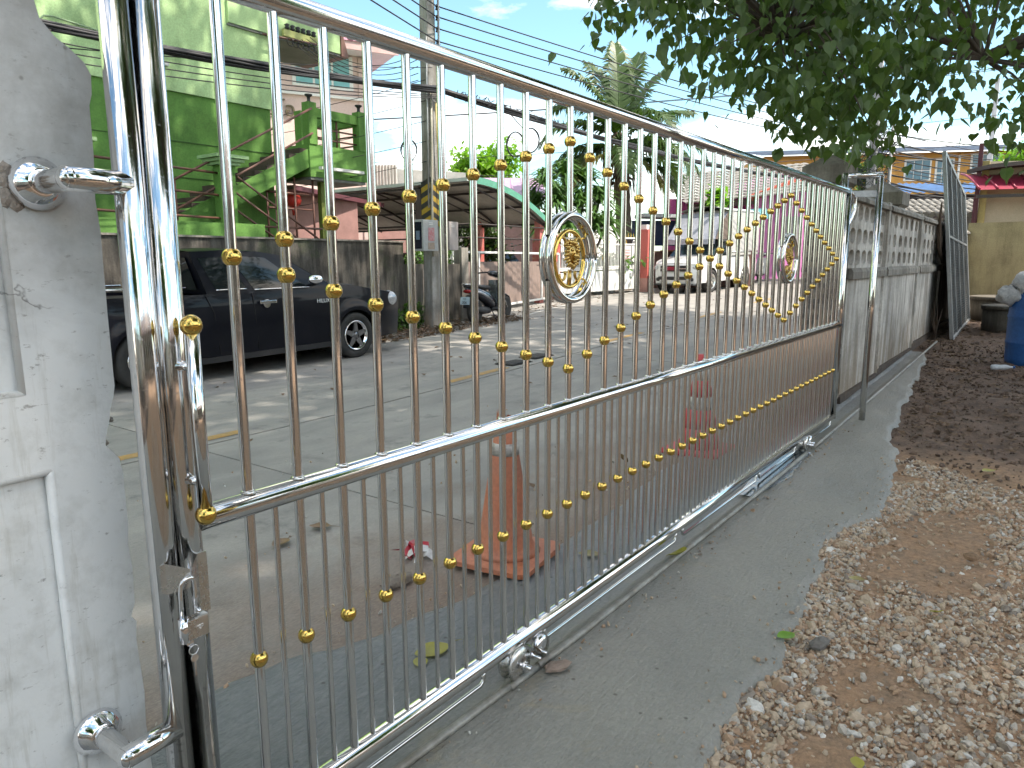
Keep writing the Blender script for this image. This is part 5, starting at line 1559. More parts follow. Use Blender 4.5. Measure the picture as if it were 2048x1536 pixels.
part('eave_slab', MB().box(6.9, 9.35, 10.40, 11.7, 5.47, 5.88), GRN_LT, gb)
part('eave_soffit', MB().box(6.9, 9.36, 10.42, 11.7, 5.43, 5.468), SOFFIT, gb)
part('eave_trim', MB().prism([(9.36, 5.43), (9.55, 5.43), (9.36, 6.0)], 10.38, 11.7), BROWN, gb)
part('wall_lamp', MB().box(5.25, 5.75, 10.36, 10.45, 4.52, 4.58), GALV, gb)
part('pipe_loop', MB().tube([(3.9, 10.4, 4.3), (3.9, 10.4, 4.75), (3.97, 10.4, 4.84), (4.1, 10.4, 4.86), (6.0, 10.42, 4.72)], 0.014, 6), mat('pale_pipe', (0.26, 0.36, 0.22), 0.6), gb)
part('awning_rail', MB().tube([(7.5, 10.3, 5.40), (8.9, 10.3, 5.50)], 0.02, 6), BROWN, gb)
ir = thing('wire_rack', 'yellow channel with black insulators and wire loops under the green eave', 'wire rack', (8.3, 10.35, 5.5))
part('channel', MB().box(7.95, 8.75, 10.30, 10.36, 5.48, 5.60), mat('yellow_channel', (0.42, 0.45, 0.16), 0.6), ir)
for k in range(6):
    part('insulator', MB().lathe([(.02, 0), (.05, .02), (.03, .05), (.05, .08), (.02, .10)], 10, (8.05 + .12 * k, 10.33, 5.61)), BLACK, ir)
    part('wire_loop', MB().tube(arc((8.05 + .12 * k, 10.26, 5.38), 0.07, 0, 2 * math.pi, 14), 0.008, 5), CABLE, ir)
for k in range(5):
    wire('drop_wire', sag((8.1 + .1 * k, 10.25, 5.4 + .04 * k), (9.4, 8.35, 4.7 + .12 * k), 0.35, 14), 0.007, 'loose service wire from the green eave to the near pole', 'wire', 'drop wires under the eave')
# stair
st_ = link('stair', MB().prism([(4.75, 1.55), (7.82, 3.10), (7.82, 3.42), (4.75, 1.88)], 9.58, 10.46).mesh('stair', GRN_DK), gb)
for k in range(13):
    x0 = 4.80 + k * 0.235; z0 = 1.86 + k * 0.1195
    part('step', MB().box(x0, x0 + 0.25, 9.60 - .004 * (k % 2), 10.44, z0, z0 + 0.115), TREAD, st_)
ld = link('landing', MB().box(7.80, 9.15, 9.55, 10.45, 2.93, 3.50).mesh('landing', GRN_DK), gb)
part('soffit', MB().box(7.82, 9.13, 9.57, 10.44, 2.88, 2.928), SOFFIT, ld)
for (x, y_) in ((7.89, 9.62), (9.06, 9.62), (8.3, 10.38), (9.06, 10.38)):
    part('pillar', MB().box(x - .09, x + .09, y_ - .09, y_ + .09, 3.50, 4.22), GRN_DK, ld)
part('top_beam', MB().box(7.98, 8.97, 9.56, 9.68, 3.98, 4.14), GRN_DK, ld)
part('top_beam', MB().box(8.39, 8.97, 10.32, 10.44, 3.98, 4.14), GRN_DK, ld)
part('side_beam', MB().box(9.0, 9.12, 9.71, 10.29, 3.98, 4.14), GRN_DK, ld)
for z in (3.62, 3.80):
    part('rail', MB().tube([(7.98, 9.62, z), (8.97, 9.62, z)], 0.017, 6), BROWN, ld)
    part('rail', MB().tube([(9.06, 9.71, z), (9.06, 10.29, z)], 0.017, 6), BROWN, ld)
    part('rail', MB().tube([(8.39, 10.38, z), (8.97, 10.38, z)], 0.017, 6), BROWN, ld)
part('rail_post', MB().tube([(8.5, 9.62, 3.5), (8.5, 9.62, 4.0)], 0.02, 6), BROWN, ld)
for x in (7.89, 9.06):
    part('finial', MB().lathe([(.05, 0), (.03, .03), (.03, .09), (.07, .12), (.07, .14)], 10, (x, 9.62, 4.22)), BLACK, ld)
part('tube_lamp', MB().box(7.95, 8.95, 9.40, 9.50, 3.06, 3.11), WHITE, ld)
part('support_post', MB().box(8.18, 8.28, 9.75, 9.85, 0.8, 2.88), mat('olive_post', (0.16, 0.20, 0.04), 0.7), gb)
nw = link('newel_post', MB().box(5.86, 6.10, 9.28, 9.52, 0.9, 2.92).mesh('newel_post', GRN_DK), gb)
for k in range(3):
    part('capital', MB().box(5.80 - .05 * k, 6.16 + .05 * k, 9.22 - .05 * k, 9.58 + .05 * k, 2.921 + .05 * k, 2.969 + .05 * k), GRN_PALE, nw)
nw2 = link('newel_post', MB().box(3.55, 3.79, 9.28, 9.52, 0.9, 2.92).mesh('newel_post', GRN_DK), gb)
for k in range(3):
    part('capital', MB().box(3.49 - .05 * k, 3.85 + .05 * k, 9.22 - .05 * k, 9.58 + .05 * k, 2.921 + .05 * k, 2.969 + .05 * k), GRN_PALE, nw2)
rl = [((4.85, 9.5, 2.46), (7.85, 9.5, 4.10)), ((5.0, 9.5, 2.10), (7.85, 9.5, 3.68)), ((3.7, 9.4, 2.86), (5.9, 9.4, 2.80)), ((3.7, 9.4, 2.52), (5.9, 9.4, 2.46)), ((3.7, 9.4, 2.14), (5.9, 9.4, 2.10)),
      ((6.10, 9.4, 2.84), (7.95, 9.4, 1.72)), ((6.10, 9.4, 2.56), (7.6, 9.4, 1.66)), ((6.10, 9.4, 2.28), (7.1, 9.4, 1.68)), ((6.1, 9.42, 2.0), (7.9, 9.42, 2.0)), ((5.2, 9.5, 1.95), (5.2, 9.5, 2.66)),
      ((7.55, 9.7, 1.6), (7.55, 9.7, 2.9)), ((7.95, 9.7, 1.6), (7.95, 9.7, 2.9)), ((7.0, 9.75, 1.7), (7.0, 9.75, 2.9)), ((7.0, 9.72, 2.35), (7.98, 9.72, 2.35)), ((7.0, 9.72, 2.62), (7.98, 9.72, 2.62))]
for p, q in rl:
    part('handrail', MB().tube([p, q], 0.019, 8), BROWN, gb)
part('yard_wall', MB().box(-2, 6.5, 9.15, 9.25, 0, 2.02), GRN_DK, gb)
lan = thing('paper_lantern', 'round red paper lantern hanging under the green landing', 'lantern', (7.65, 9.9, 2.45))
REDL = mat('red_lantern_paper', (0.55, 0.03, 0.015), 0.6, 0, 0.2, 8)
part('shade', MB().lathe([(.06, -.12), (.13, -.08), (.16, 0), (.13, .08), (.06, .12)], 16, (7.65, 9.9, 2.52)), REDL, lan)
part('tassel', MB().tube([(7.65, 9.9, 2.40), (7.65, 9.9, 2.25)], [.03, .02], 8), REDL, lan)

# ---- pale pink house behind the stair
PINKW = mat('pale_pink_render', (0.66, 0.50, 0.46), 0.8, 0, 0.1, 1.5, bmp=0.1)
PINKR = mat('pink_roof_tile', (0.42, 0.20, 0.26), 0.7, 0, 0.25, 4)
AQUA = window_mat('aqua_glass', (0.14, 0.32, 0.34), 0.1)
ph = thing('pink_house', 'tall pale pink house with a blue window behind the green stair', 'house', tuple(fr(27, -7, 0)))
ya = R(-25); uu = V3(math.cos(ya), math.sin(ya), 0); vv = V3(-math.sin(ya), math.cos(ya), 0)
pc_ = fr(25.3, -4.75, 0)     # street corner of the house
def pbox(name, u0, u1, v0, v1, z0, z1, m_, par=None, bev=0):
    mb = MB(); v = [pc_ + uu * u + vv * w + V3(0, 0, z) for z in (z0, z1) for (u, w) in ((u0, v0), (u1, v0), (u1, v1), (u0, v1))]
    mb.add(v, [(3, 2, 1, 0), (4, 5, 6, 7), (0, 1, 5, 4), (1, 2, 6, 5), (2, 3, 7, 6), (3, 0, 4, 7)]); return part(name, mb, m_, par if par is not None else ph, bev)
pbox('wall', -7.5, 0, 0, 7, 0, 8.05, PINKW)
pbox('eave', -8.0, 0.75, -0.9, 7.5, 8.06, 8.14, WHITE)
pbox('fascia', -8.02, 0.77, -0.94, -0.90, 8.0, 8.26, mat('pink_fascia', (0.62, 0.42, 0.40), 0.6))
rfp = MB(); rfp.add([pc_ + uu * u + vv * v + V3(0, 0, z) for (u, v, z) in ((-8.05, -.98, 8.24), (0.82, -.98, 8.24), (0.82, 7.5, 8.24), (-8.05, 7.5, 8.24), (-3.5, 3.2, 10.6))], [(0, 1, 4), (1, 2, 4), (2, 3, 4), (3, 0, 4)])
part('roof', rfp, PINKR, ph)
rt = MB()
for k in range(30):
    p0 = pc_ + uu * (-8.0 + .3 * k) + vv * -.99 + V3(0, 0, 8.27); rt.tube([p0, p0 + vv * 1.2 + V3(0, 0, .68)], .07, 6)
part('roof_tile_ends', rt, PINKR, ph)
for u0 in (-2.35,):
    w_ = pbox('window', u0 - .12, u0 + 1.85, -0.04, 0.0, 6.95, 8.0, WHITE)
    for k in range(3):
        pbox('pane', u0 + .60 * k, u0 + .60 * k + .52, -0.06, -0.042, 7.02, 7.93, AQUA, w_)
pbox('cornice', -7.5, -0.1, -0.10, 0, 6.66, 6.74, WHITE)
pbox('corner_pilaster', -0.32, 0.03, -0.05, 0.3, 0, 8.0, PINKW)
pbox('door', -4.35, -3.6, -0.05, 0, 3.2, 5.5, mat('teal_door', (0.03, 0.30, 0.26), 0.5))
zr = math.atan2(uu[1], uu[0])
tx = text_part('shop_lettering', 'สตูดิโอ', 0.62, tuple(pc_ + uu * -3.25 + vv * -.06 + V3(0, 0, 6.16)), (R(90), 0, zr), mat('bronze_letters', (0.16, 0.13, 0.08), 0.4, 0.6), ph, 0.03)
pbox('sign_swash', -3.95, -3.84, -0.08, -.03, 6.5, 6.95, bpy.data.materials['bronze_letters'])

# ---- carport
cpz = lambda t_: 3.28 - 0.85 * t_ ** 2.1
cpx = lambda t_: 12.7 + 3.3 * t_
car_ = thing('carport', 'arched metal carport roof on red posts beside the slatted gate', 'carport', (14.2, 12, 0.2))
SHEET = mat('ribbed_sheet', (0.52, 0.49, 0.44), 0.6, 0, 0.2, 3)
sh = MB()
for k in range(46):
    y0 = 9.9 + k * 0.18
    sh.grid(lambda a_, b_: (cpx(a_), y0 + .18 * b_, cpz(a_) + (0.03 if 0.2 < b_ < .5 else 0.0)), 12, 4)
part('roof_sheet', sh, SHEET, car_)
part('edge_flashing', MB().box(12.60, 12.72, 9.9, 18.2, 3.28, 3.36), mat('pale_flashing', (0.50, 0.58, 0.55), 0.5), car_)
ge = MB(); ge.grid(lambda a_, b_: (cpx(.05 + .95 * a_), 9.86, cpz(.05 + .95 * a_) + .12 - .16 * b_), 16, 1); ge.grid(lambda a_, b_: (cpx(.05 + .95 * a_), 9.86 + .35 * b_, cpz(.05 + .95 * a_) + .122), 16, 1)
part('green_edge', ge, mat('sea_green_trim', (0.10, 0.34, 0.24), 0.6), car_)
FRAME = mat('dark_brown_steel', (0.035, 0.025, 0.022), 0.6)
for k in range(6):
    y0 = 10.0 + k * 1.6
    part('truss', MB().tube([(cpx(t_), y0, cpz(t_) - .06) for t_ in np.linspace(0, 1, 10)], .03, 6).tube([(cpx(t_), y0, cpz(t_) - .06 - .22 * math.sin(math.pi * t_)) for t_ in np.linspace(0, 1, 10)], .02, 6), FRAME, car_)
for t_ in (0.02, 0.35, 0.7, 0.98):
    part('purlin', MB().box(cpx(t_) - .025, cpx(t_) + .025, 9.9, 18.1, cpz(t_) - .085, cpz(t_) - .03), FRAME, car_)
REDP = mat('red_post_paint', (0.50, 0.10, 0.09), 0.6, 0, 0.2, 5, (0.55, 0.22, 0.18))
for (x, y_) in ((15.9, 10.1), (15.9, 12.2), (15.9, 14.4), (15.9, 17.6), (12.8, 11.6), (12.8, 17.8), (18.6, 14.4), (19.4, 12.6)):
    part('post', MB().box(x - .09, x + .09, y_ - .09, y_ + .09, 0.1, 2.6 if x > 13 else 3.2), REDP if x > 13 or y_ > 12 else FRAME, car_)
for z in (2.30, 1.98, 1.60, 1.30):
    part('fence_rail', MB().tube([(12.8, 9.95, z), (12.8, 18, z)], .022, 6).tube([(12.8, 9.95, z), (16.2, 9.95, z)], .022, 6), FRAME, car_)
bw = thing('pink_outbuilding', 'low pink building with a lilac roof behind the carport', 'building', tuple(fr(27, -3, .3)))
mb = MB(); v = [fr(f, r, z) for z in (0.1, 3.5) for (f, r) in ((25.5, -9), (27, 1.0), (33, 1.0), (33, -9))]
part('wall', mb.add(v, [(4, 5, 6, 7), (0, 1, 5, 4), (1, 2, 6, 5), (2, 3, 7, 6), (3, 0, 4, 7)]), mat('dull_pink_wall', (0.52, 0.30, 0.27), 0.8), bw)  # one dull pink over the whole wall
LILAC = mat('lilac_tile', (0.46, 0.30, 0.44), 0.6, 0, 0.15, 3)
mb = MB(); mb.add([fr(25.4, -9.3, 3.30), fr(26.6, 1.3, 3.62), fr(29.5, 1.2, 4.65), fr(29.5, -9.3, 4.75)], [(0, 1, 2, 3)])
for k in range(26):
    a0 = fr(25.4 + 1.2 * k / 26, -9.3 + 10.6 * k / 26, 3.33 + .32 * k / 26); a1 = fr(29.5, -9.3 + 10.5 * k / 26, 4.72 - .1 * k / 26)
    mb.tube([a0, a1], .05, 5)
part('roof', mb, LILAC, bw)
cr_ = thing('roof_eave', 'brown-trimmed shed eave beneath the green landing', 'roof', (10.5, 12, 3.0))
part('eave_board', MB().bar((9.2, 12.2, 3.0), (12.6, 13.0, 2.86), 0.5, 0.10), mat('maroon_eave', (0.13, 0.04, 0.05), 0.6), cr_)
part('wall', MB().box(8.2, 11.6, 12.6, 12.8, 0, 2.95), mat('dull_rose_wall', (0.36, 0.20, 0.18), 0.8), cr_)
gw = thing('grey_shed', 'pale corrugated shed end rising behind the carport roof', 'shed', (14, 21, 0))
mb = MB()
for k in range(24):
    p0 = fr(26.2, -6.6 + .11 * k, 0)
    mb.box(p0[0] - .05, p0[0] + .02, p0[1] - .09, p0[1] + .0, 3.6, 4.75)
part('corrugated_wall', mb, mat('pale_sheet', (0.55, 0.53, 0.50), 0.6), gw)
mb = MB(); mb.add([fr(26.35, -6.7, 0.1), fr(26.35, -1.6, 0.1), fr(26.35, -1.6, 4.5), fr(26.35, -6.7, 4.8)], [(0, 1, 2, 3)])
part('end_wall', mb, mat('pale_sheet_back', (0.62, 0.60, 0.57), 0.6), gw)

# ---- slatted gate beside the carport
sg_ = thing('slatted_gate', 'brown board gate in a white steel frame behind the scooter', 'gate', (14.6, 9.6, 0.3))
BRD = mat('weathered_board', (0.27, 0.20, 0.17), 0.75, 0, 0.3, 5, (0.20, 0.15, 0.13), 0.3, 30, stretch=(1, 1, .2))
gx0, gx1, gy0, gy1 = 11.35, 16.9, 9.35, 10.15
gyl = lambda x: gy0 + (gy1 - gy0) * (x - gx0) / (gx1 - gx0)
for k in range(24):
    xa = gx0 + (gx1 - gx0) * k / 24; xb = gx0 + (gx1 - gx0) * (k + 1) / 24 - .012
    mb = MB(); mb.bar(((xa + xb) / 2, gyl(xa), gz(xa) + .10), ((xa + xb) / 2, gyl(xa), 1.40), xb - xa, .03, 0, (0, 1, 0)); part('board', mb, BRD, sg_)
for z in (0.12, 1.62):
    part('frame_rail', MB().bar((gx0, gy0 - .05, gz(gx0) * (z < 1) + z), (gx1, gy1 - .05, gz(gx1) * (z < 1) + z), .04, .05), WHITE, sg_)
for k in range(6):
    x = gx0 + (gx1 - gx0) * k / 5
    part('frame_post', MB().bar((x, gyl(x) - .05, gz(x) + .1), (x, gyl(x) - .05, 1.62), .05, .04), WHITE, sg_)
# ---- white gate with gold tips between red pillars
wg = thing('white_gate', 'white picket gate with gold spear tips and solid lower panel', 'gate', (19.2, 10.1, .35))
g0, g1 = V3(17.35, 10.45, 0), V3(21.0, 9.65, 0)
gpt = lambda t_, z: tuple(g0 + (g1 - g0) * t_ + V3(0, 0, z))
part('lower_panel', MB().bar(gpt(0, .74), gpt(1, .82), .06, .62), WHITE, wg)
for z in (1.12, 1.18, 1.88, 2.08):
    part('rail', MB().bar(gpt(0, z), gpt(1, z + .06), .05, .05), WHITE, wg)
for k in range(56):
    t_ = (k + .5) / 56
    part('picket', MB().bar(gpt(t_, 1.12), gpt(t_, 1.95), .022, .022), WHITE, wg)
    if k % 2 == 0 and (k < 20 or k > 44):
        part('spear_tip', MB().lathe([(.012, 0), (.026, .05), (.018, .09), (.0, .19)], 6, gpt(t_, 2.12)), GOLD, wg)
for k in range(9):
    t_ = (k + .5) / 9
    part('scroll', MB().tube(arc(gpt(t_, 2.0), .07, 0, 6.28, 12), .014, 6), GOLD if k % 2 else WHITE, wg)
for t_ in (0.42, 0.56):
    part('gold_scroll', MB().tube(arc(gpt(t_, 1.5), .10, 0, 6.28, 14), .016, 6), GOLD, wg)
for k in range(2):
    part('crest', MB().tube([gpt(.30 + .27 * k, 2.10), gpt(.36 + .27 * k, 2.28), gpt(.42 + .27 * k, 2.34), gpt(.48 + .27 * k, 2.10)], .02, 6), WHITE, wg)
for (t_, lab) in ((0.17, 'white notice with faded red lines near the shaded pillar of the white gate'), (0.84, 'white notice with faded red lines nearer the red pillar')):
    sn = thing('notice_board', lab, 'notice', gpt(t_, 1.2), 'notices on the white gate')
    part('board', MB().bar(gpt(t_ - .06, 1.62), gpt(t_ + .06, 1.63), .02, .50), WHITE, sn)
    for k in range(4):
        dv = V3(-.03, -.05, 0)
        part('text_line', MB().bar(tuple(V3(*gpt(t_ - .045, 1.48 + .09 * k)) + dv), tuple(V3(*gpt(t_ + .045, 1.48 + .09 * k)) + dv), .006, .035), mat('faded_red_ink', (0.55, 0.28, 0.28), 0.7) if k == 0 and t_ < .5 else bpy.data.materials['faded_red_ink'], sn)
for (x, y_, w, z1, lab) in ((17.15, 10.45, .30, 2.15, 'slim red gate pillar beside the slatted gate'), (21.30, 9.55, .42, 2.42, 'red gate pillar beside the white truck')):
    t_ = thing('gate_pillar', lab, 'pillar', (x, y_, gz(x)), 'red pillars of the white gate')
    part('shaft', MB().box(x - w / 2, x + w / 2, y_ - w / 2, y_ + w / 2, gz(x) + .45, z1), mat('coral_paint', (0.60, 0.14, 0.12), 0.6, 0, 0.1, 3) if w < .35 else bpy.data.materials['coral_paint'], t_)
    part('plinth', MB().box(x - w / 2 - .01, x + w / 2 + .01, y_ - w / 2 - .01, y_ + w / 2 + .01, gz(x) - .1, gz(x) + .449), mat('coral_paint_pale', (0.58, 0.30, 0.26), 0.7) if w < .35 else bpy.data.materials['coral_paint_pale'], t_)
    part('cap', MB().box(x - .1, x + .1, y_ - .1, y_ + .1, z1, z1 + .16), WHITE, t_)
# clutter behind the red pillar: low stall
stl = thing('roadside_stall', 'low brown stall with white counter behind the red pillar', 'stall', tuple(fr(26.5, 7.0, .4)))
mb = MB(); mb.bar(fr(26.3, 5.0, 1.0), fr(26.3, 8.6, 1.0), .6, 1.5); part('counter', mb, mat('brown_stall', (0.22, 0.12, 0.10), 0.7), stl)
mb = MB(); mb.bar(fr(26.6, 4.6, 3.0), fr(27.0, 8.0, 2.9), 1.2, .12); part('canopy', mb, mat('white_canopy', (0.62, 0.64, 0.66), 0.5), stl)
mb = MB(); mb.bar(fr(26.9, 4.4, 2.4), fr(27.1, 7.4, 2.4), .1, .9); part('back_panel', mb, mat('navy_panel', (0.03, 0.06, 0.16), 0.5), stl)
mb = MB(); mb.bar(fr(25.8, 5.3, 1.75), fr(25.8, 8.2, 1.75), .7, .05); part('shelf', mb, mat('terracotta_shelf', (0.42, 0.14, 0.08), 0.7), stl)

# ---- pink house with a grey tiled roof
hb = thing('tiled_house', 'bright pink house with grey tiled roof behind the white truck', 'house', tuple(fr(32, 10.5, .6)))
PINK = mat('bright_pink_paint', (0.64, 0.215, 0.50), 0.7, 0, 0.1, 2)
PINKD = mat('magenta_paint', (0.40, 0.06, 0.22), 0.7)
mb = MB(); v = [fr(f, r, z) for z in (0.3, 4.0) for (f, r) in ((31.6, 6.6), (31.2, 10.2), (37, 10.4), (37, 7.8))]
part('front_wall', mb.add(v, [(4, 5, 6, 7), (0, 1, 5, 4), (1, 2, 6, 5), (2, 3, 7, 6), (3, 0, 4, 7)]), PINKD, hb)
mb = MB(); v = [V3(30.0, 8.87, .3), V3(34.25, 6.22, .3), V3(34.25, 6.22, 5.6), V3(30.0, 8.87, 4.0), V3(33.2, 14.0, .3), V3(37.4, 11.4, .3), V3(37.4, 11.4, 5.6), V3(33.2, 14.0, 4.0)]
part('gable_wall', mb.add(v, [(0, 1, 2, 3), (7, 6, 5, 4), (0, 3, 7, 4), (1, 5, 6, 2), (3, 2, 6, 7)]), PINK, hb)
part('barge_board', MB().bar(V3(29.7, 8.95, 3.95), V3(34.3, 6.08, 5.68), .16, .26), mat('red_barge', (0.50, 0.10, 0.06), 0.6), hb)
GT = mat('grey_roof_tile', (0.27, 0.26, 0.235), 0.85, 0, 0.3, 6, (0.19, 0.18, 0.165), 0.3, 30)
tile = [(0, 0), (.30, 0)]
rws, cls = 11, 22
for r_ in range(rws):
    for c in range(cls):
        t0 = r_ / rws; s0 = c / cls
        def rp_(s_, t_, dz=0.0): return fr(30.6 + 3.4 * t_ - .25 * s_, 7.2 + 6.2 * s_ - .9 * t_ * (1 - s_), 3.72 + .55 * s_ + 1.45 * t_ + dz)
        mb = MB(); o_ = .5 / cls * (r_ % 2)
        a_ = [rp_(s0 + o_, t0, .05), rp_(s0 + o_ + .94 / cls, t0, .05), rp_(s0 + o_ + .94 / cls, t0 + 1.15 / rws, .0), rp_(s0 + o_, t0 + 1.15 / rws, .0)]
        m1 = [rp_(s0 + o_ + .47 / cls, t0, .085), rp_(s0 + o_ + .47 / cls, t0 + 1.15 / rws, .035)]
        lo_ = [p - V3(0, 0, .05) for p in (a_[0], m1[0], a_[1])]
        mb.add([a_[0], m1[0], a_[1], a_[2], m1[1], a_[3]] + lo_, [(0, 1, 4, 5), (1, 2, 3, 4), (6, 7, 1, 0), (7, 8, 2, 1)])
        part('roof_tile', mb, GT, hb)
part('fascia_board', MB().bar(fr(30.75, 7.3, 3.58), fr(30.7, 10.1, 3.82), .08, .24), mat('dark_fascia', (0.10, 0.05, 0.05), 0.7), hb)
mb = MB(); mb.bar(V3(31.3, 7.98, 2.6), V3(32.1, 7.48, 2.6), .06, 1.3); part('shutter', mb, mat('grey_louvre', (0.36, 0.34, 0.38), 0.5), hb)
uf = thing('garden_parasol', 'green and blue awning poking above the white truck', 'awning', tuple(fr(29.5, 9.5, 2.6)))
mb = MB(); mb.add([fr(29.3, 8.6, 2.85), fr(29.3, 10.3, 3.05), fr(29.9, 10.3, 3.5), fr(29.9, 8.7, 3.35)], [(0, 1, 2, 3)]); part('canopy', mb, mat('teal_canvas', (0.06, 0.26, 0.30), 0.6), uf)
mb = MB(); mb.ball(fr(29.2, 9.1, 2.8), .75, 14, 10, (1, 1, .5), 0, .1); part('lime_foliage', mb, mat('lime_canvas', (0.20, 0.45, 0.05), 0.6), uf)

# ---- orange shophouse row far behind the fence
ob = thing('orange_building', 'two-storey orange shophouse row with white windows beyond the fence', 'building', tuple(fr(50, 26, .9)))
ORW = mat('orange_render', (0.56, 0.29, 0.07), 0.8, 0, 0.15, 1.2)
def ofr(r, z, d=0.0): return fr(48.8 - 0.16 * (r - 25) + d, r, z)
def oq(name, r0, r1, z0, z1, m_, d=0.0, par=None, th_=.25):
    mb = MB(); v = [ofr(r, z, d) for (r, z) in ((r0, z0), (r1, z0), (r1, z1), (r0, z1))] + [ofr(r, z, d + th_) for (r, z) in ((r0, z0), (r1, z0), (r1, z1), (r0, z1))]
    mb.add(v, [(0, 1, 2, 3), (7, 6, 5, 4), (0, 4, 5, 1), (1, 5, 6, 2), (2, 6, 7, 3), (3, 7, 4, 0)]); return part(name, mb, m_, par if par is not None else ob)
oq('wall', 17.0, 42, 0.5, 8.25, ORW, 0, None, 8)
mb = MB(); mb.add([ofr(16.5, 8.2, -.9), ofr(42, 8.2, -.9), ofr(42, 9.3, 5), ofr(16.5, 9.3, 5)], [(0, 1, 2, 3)])
part('roof', mb, mat('blue_grey_sheet', (0.20, 0.24, 0.32), 0.5, 0.2), ob)
for k in range(5):
    oq('roof_rib', 16.6, 42, 8.27 + .18 * k, 8.33 + .18 * k, bpy.data.materials['blue_grey_sheet'], -.6 + .95 * k, None, .3)
BW = window_mat('blue_glass', (0.05, 0.11, 0.15), 0.15)
for (r0, r1, z0, z1) in ((25.7, 27.15, 6.55, 7.75), (27.55, 28.5, 6.2, 7.75), (29.6, 31.2, 6.95, 8.0), (33.6, 35.2, 6.6, 7.8), (20.5, 22.0, 6.4, 7.6)):
    w_ = oq('window', r0 - .08, r1 + .08, z0 - .08, z1 + .08, WHITE, -.06, None, .05)
    nn_ = 3
    for k in range(nn_):
        a0 = r0 + (r1 - r0) * k / nn_ + .03; a1 = r0 + (r1 - r0) * (k + 1) / nn_ - .03
        oq('pane', a0, a1, z0, z0 + (z1 - z0) * .45, BW, -.09, w_, .028); oq('pane', a0, a1, z0 + (z1 - z0) * .5, z1, BW, -.09, w_, .028)
oq('ledge', 17, 42, 5.0, 5.25, mat('pale_orange', (0.60, 0.38, 0.16), 0.8), -.5, None, .5)
for r in (24.9, 28.9, 32.6, 36.6): oq('pilaster', r - .12, r + .12, 0.6, 8.2, ORW, -.18, None, .18)
oq('gutter_pipe', 28.7, 28.8, 5.3, 8.0, WHITE, -.28, None, .08)
# roofs in between
bl_ = thing('blue_roof_shed', 'low shed with blue corrugated roof under the orange building', 'shed', tuple(fr(33, 18, .6)))
mb = MB()
for k in range(22):
    r0 = 16.0 + .30 * k
    mb.add([fr(32.6, r0, 4.28), fr(32.6, r0 + .15, 4.35), fr(32.6, r0 + .30, 4.28), fr(34.4, r0, 4.85), fr(34.4, r0 + .15, 4.92), fr(34.4, r0 + .30, 4.85)], [(0, 1, 4, 3), (1, 2, 5, 4)])
part('roof', mb, mat('blue_sheet', (0.07, 0.17, 0.36), 0.5, 0.1), bl_)
mb = MB(); mb.bar(fr(33.2, 16, 2.4), fr(33.2, 22.6, 2.4), .1, 3.8); part('wall', mb, mat('dark_maroon', (0.05, 0.03, 0.035), 0.9), bl_)  # wall kept a single dark maroon
tr_ = thing('tile_roof_shed', 'old grey wavy tiled roof just over the fence wall', 'shed', tuple(fr(25, 15, .5)))
for r_ in range(4):
    for c in range(18):
        r0 = 12.6 + .25 * c + .03 * (r_ % 2); f0 = 24.3 + .34 * r_; z0 = 2.86 + .13 * r_
        mb = MB(); mb.tube([fr(f0, r0, z0), fr(f0 + .38, r0, z0 + .145)], [.11, .10], 7, cap=True); part('roof_tile', mb, GT, tr_)
mb = MB(); mb.bar(fr(25.0, 12.4, 1.5), fr(25.0, 17.2, 1.5), .1, 2.6); part('wall', mb, mat('off_white_shed', (0.42, 0.40, 0.38), 0.8), tr_)
for k in range(2):
    mb = MB(); mb.bar(fr(24.9, 14.6 + 1.0 * k, 2.45), fr(24.9, 15.3 + 1.0 * k, 2.45), .1, .5); part('opening', mb, DARK, tr_)
# house with red awning at the end of the yard
rh = thing('awning_house', 'cream house end with a maroon metal awning above the yellow wall', 'house', tuple(fr(20.5, 14, .4)))
CREAM = mat('cream_render', (0.52, 0.45, 0.33), 0.8, 0, 0.15, 2)
def hq(name, pts, m_): mb = MB(); mb.add([fr(*p) for p in pts], [tuple(range(len(pts)))]); return part(name, mb, m_, rh)
mb = MB(); v = [fr(f, r, z) for z in (0.3, 4.0) for (f, r) in ((20.1, 12.75), (19.2, 20), (25, 22), (25, 16.6))]
part('wall', mb.add(v, [(4, 5, 6, 7), (0, 1, 5, 4), (1, 2, 6, 5), (2, 3, 7, 6), (3, 0, 4, 7)]), CREAM, rh)
mb = MB(); mb.bar(fr(20.0, 12.72, 2.2), fr(20.0, 12.72, 4.0), .16, .16); part('corner_trim', mb, mat('mustard_trim', (0.45, 0.36, 0.14), 0.7), rh)
MAR = mat('maroon_sheet', (0.34, 0.035, 0.075), 0.4, 0.1, 0.25, 3, None, 0.05)
mb = MB()
mb.grid(lambda a_, b_: fr(20.3 - 1.1 * b_ - .2 * a_, 12.25 - .15 * b_ + 6 * a_, 3.68 - .50 * b_ ** 1.5 + .12 * a_), 4, 6)
part('awning', mb, MAR, rh)
for k in range(14):
    a_ = k / 13
    part('awning_rib', MB().tube([fr(20.3 - 1.1 * b_ - .2 * a_, 12.25 - .15 * b_ + 6 * a_, 3.70 - .50 * b_ ** 1.5 + .12 * a_) for b_ in np.linspace(0, 1, 6)], .03, 6), MAR, rh)
part('awning_beam', MB().bar(fr(19.3, 12.1, 3.02), fr(19.1, 18, 3.14), .06, .08), FRAME, rh)
for r, f_ in ((12.2, 19.5), (12.55, 20.0)):
    part('post', MB().bar(fr(f_, r, .5), fr(f_, r, 3.0 if r < 12.4 else 4.45), .10 if r > 12.4 else .07, .10 if r > 12.4 else .07), mat('maroon_post', (0.09, 0.02, 0.03), 0.6) if r < 12.4 else bpy.data.materials['maroon_post'], rh)
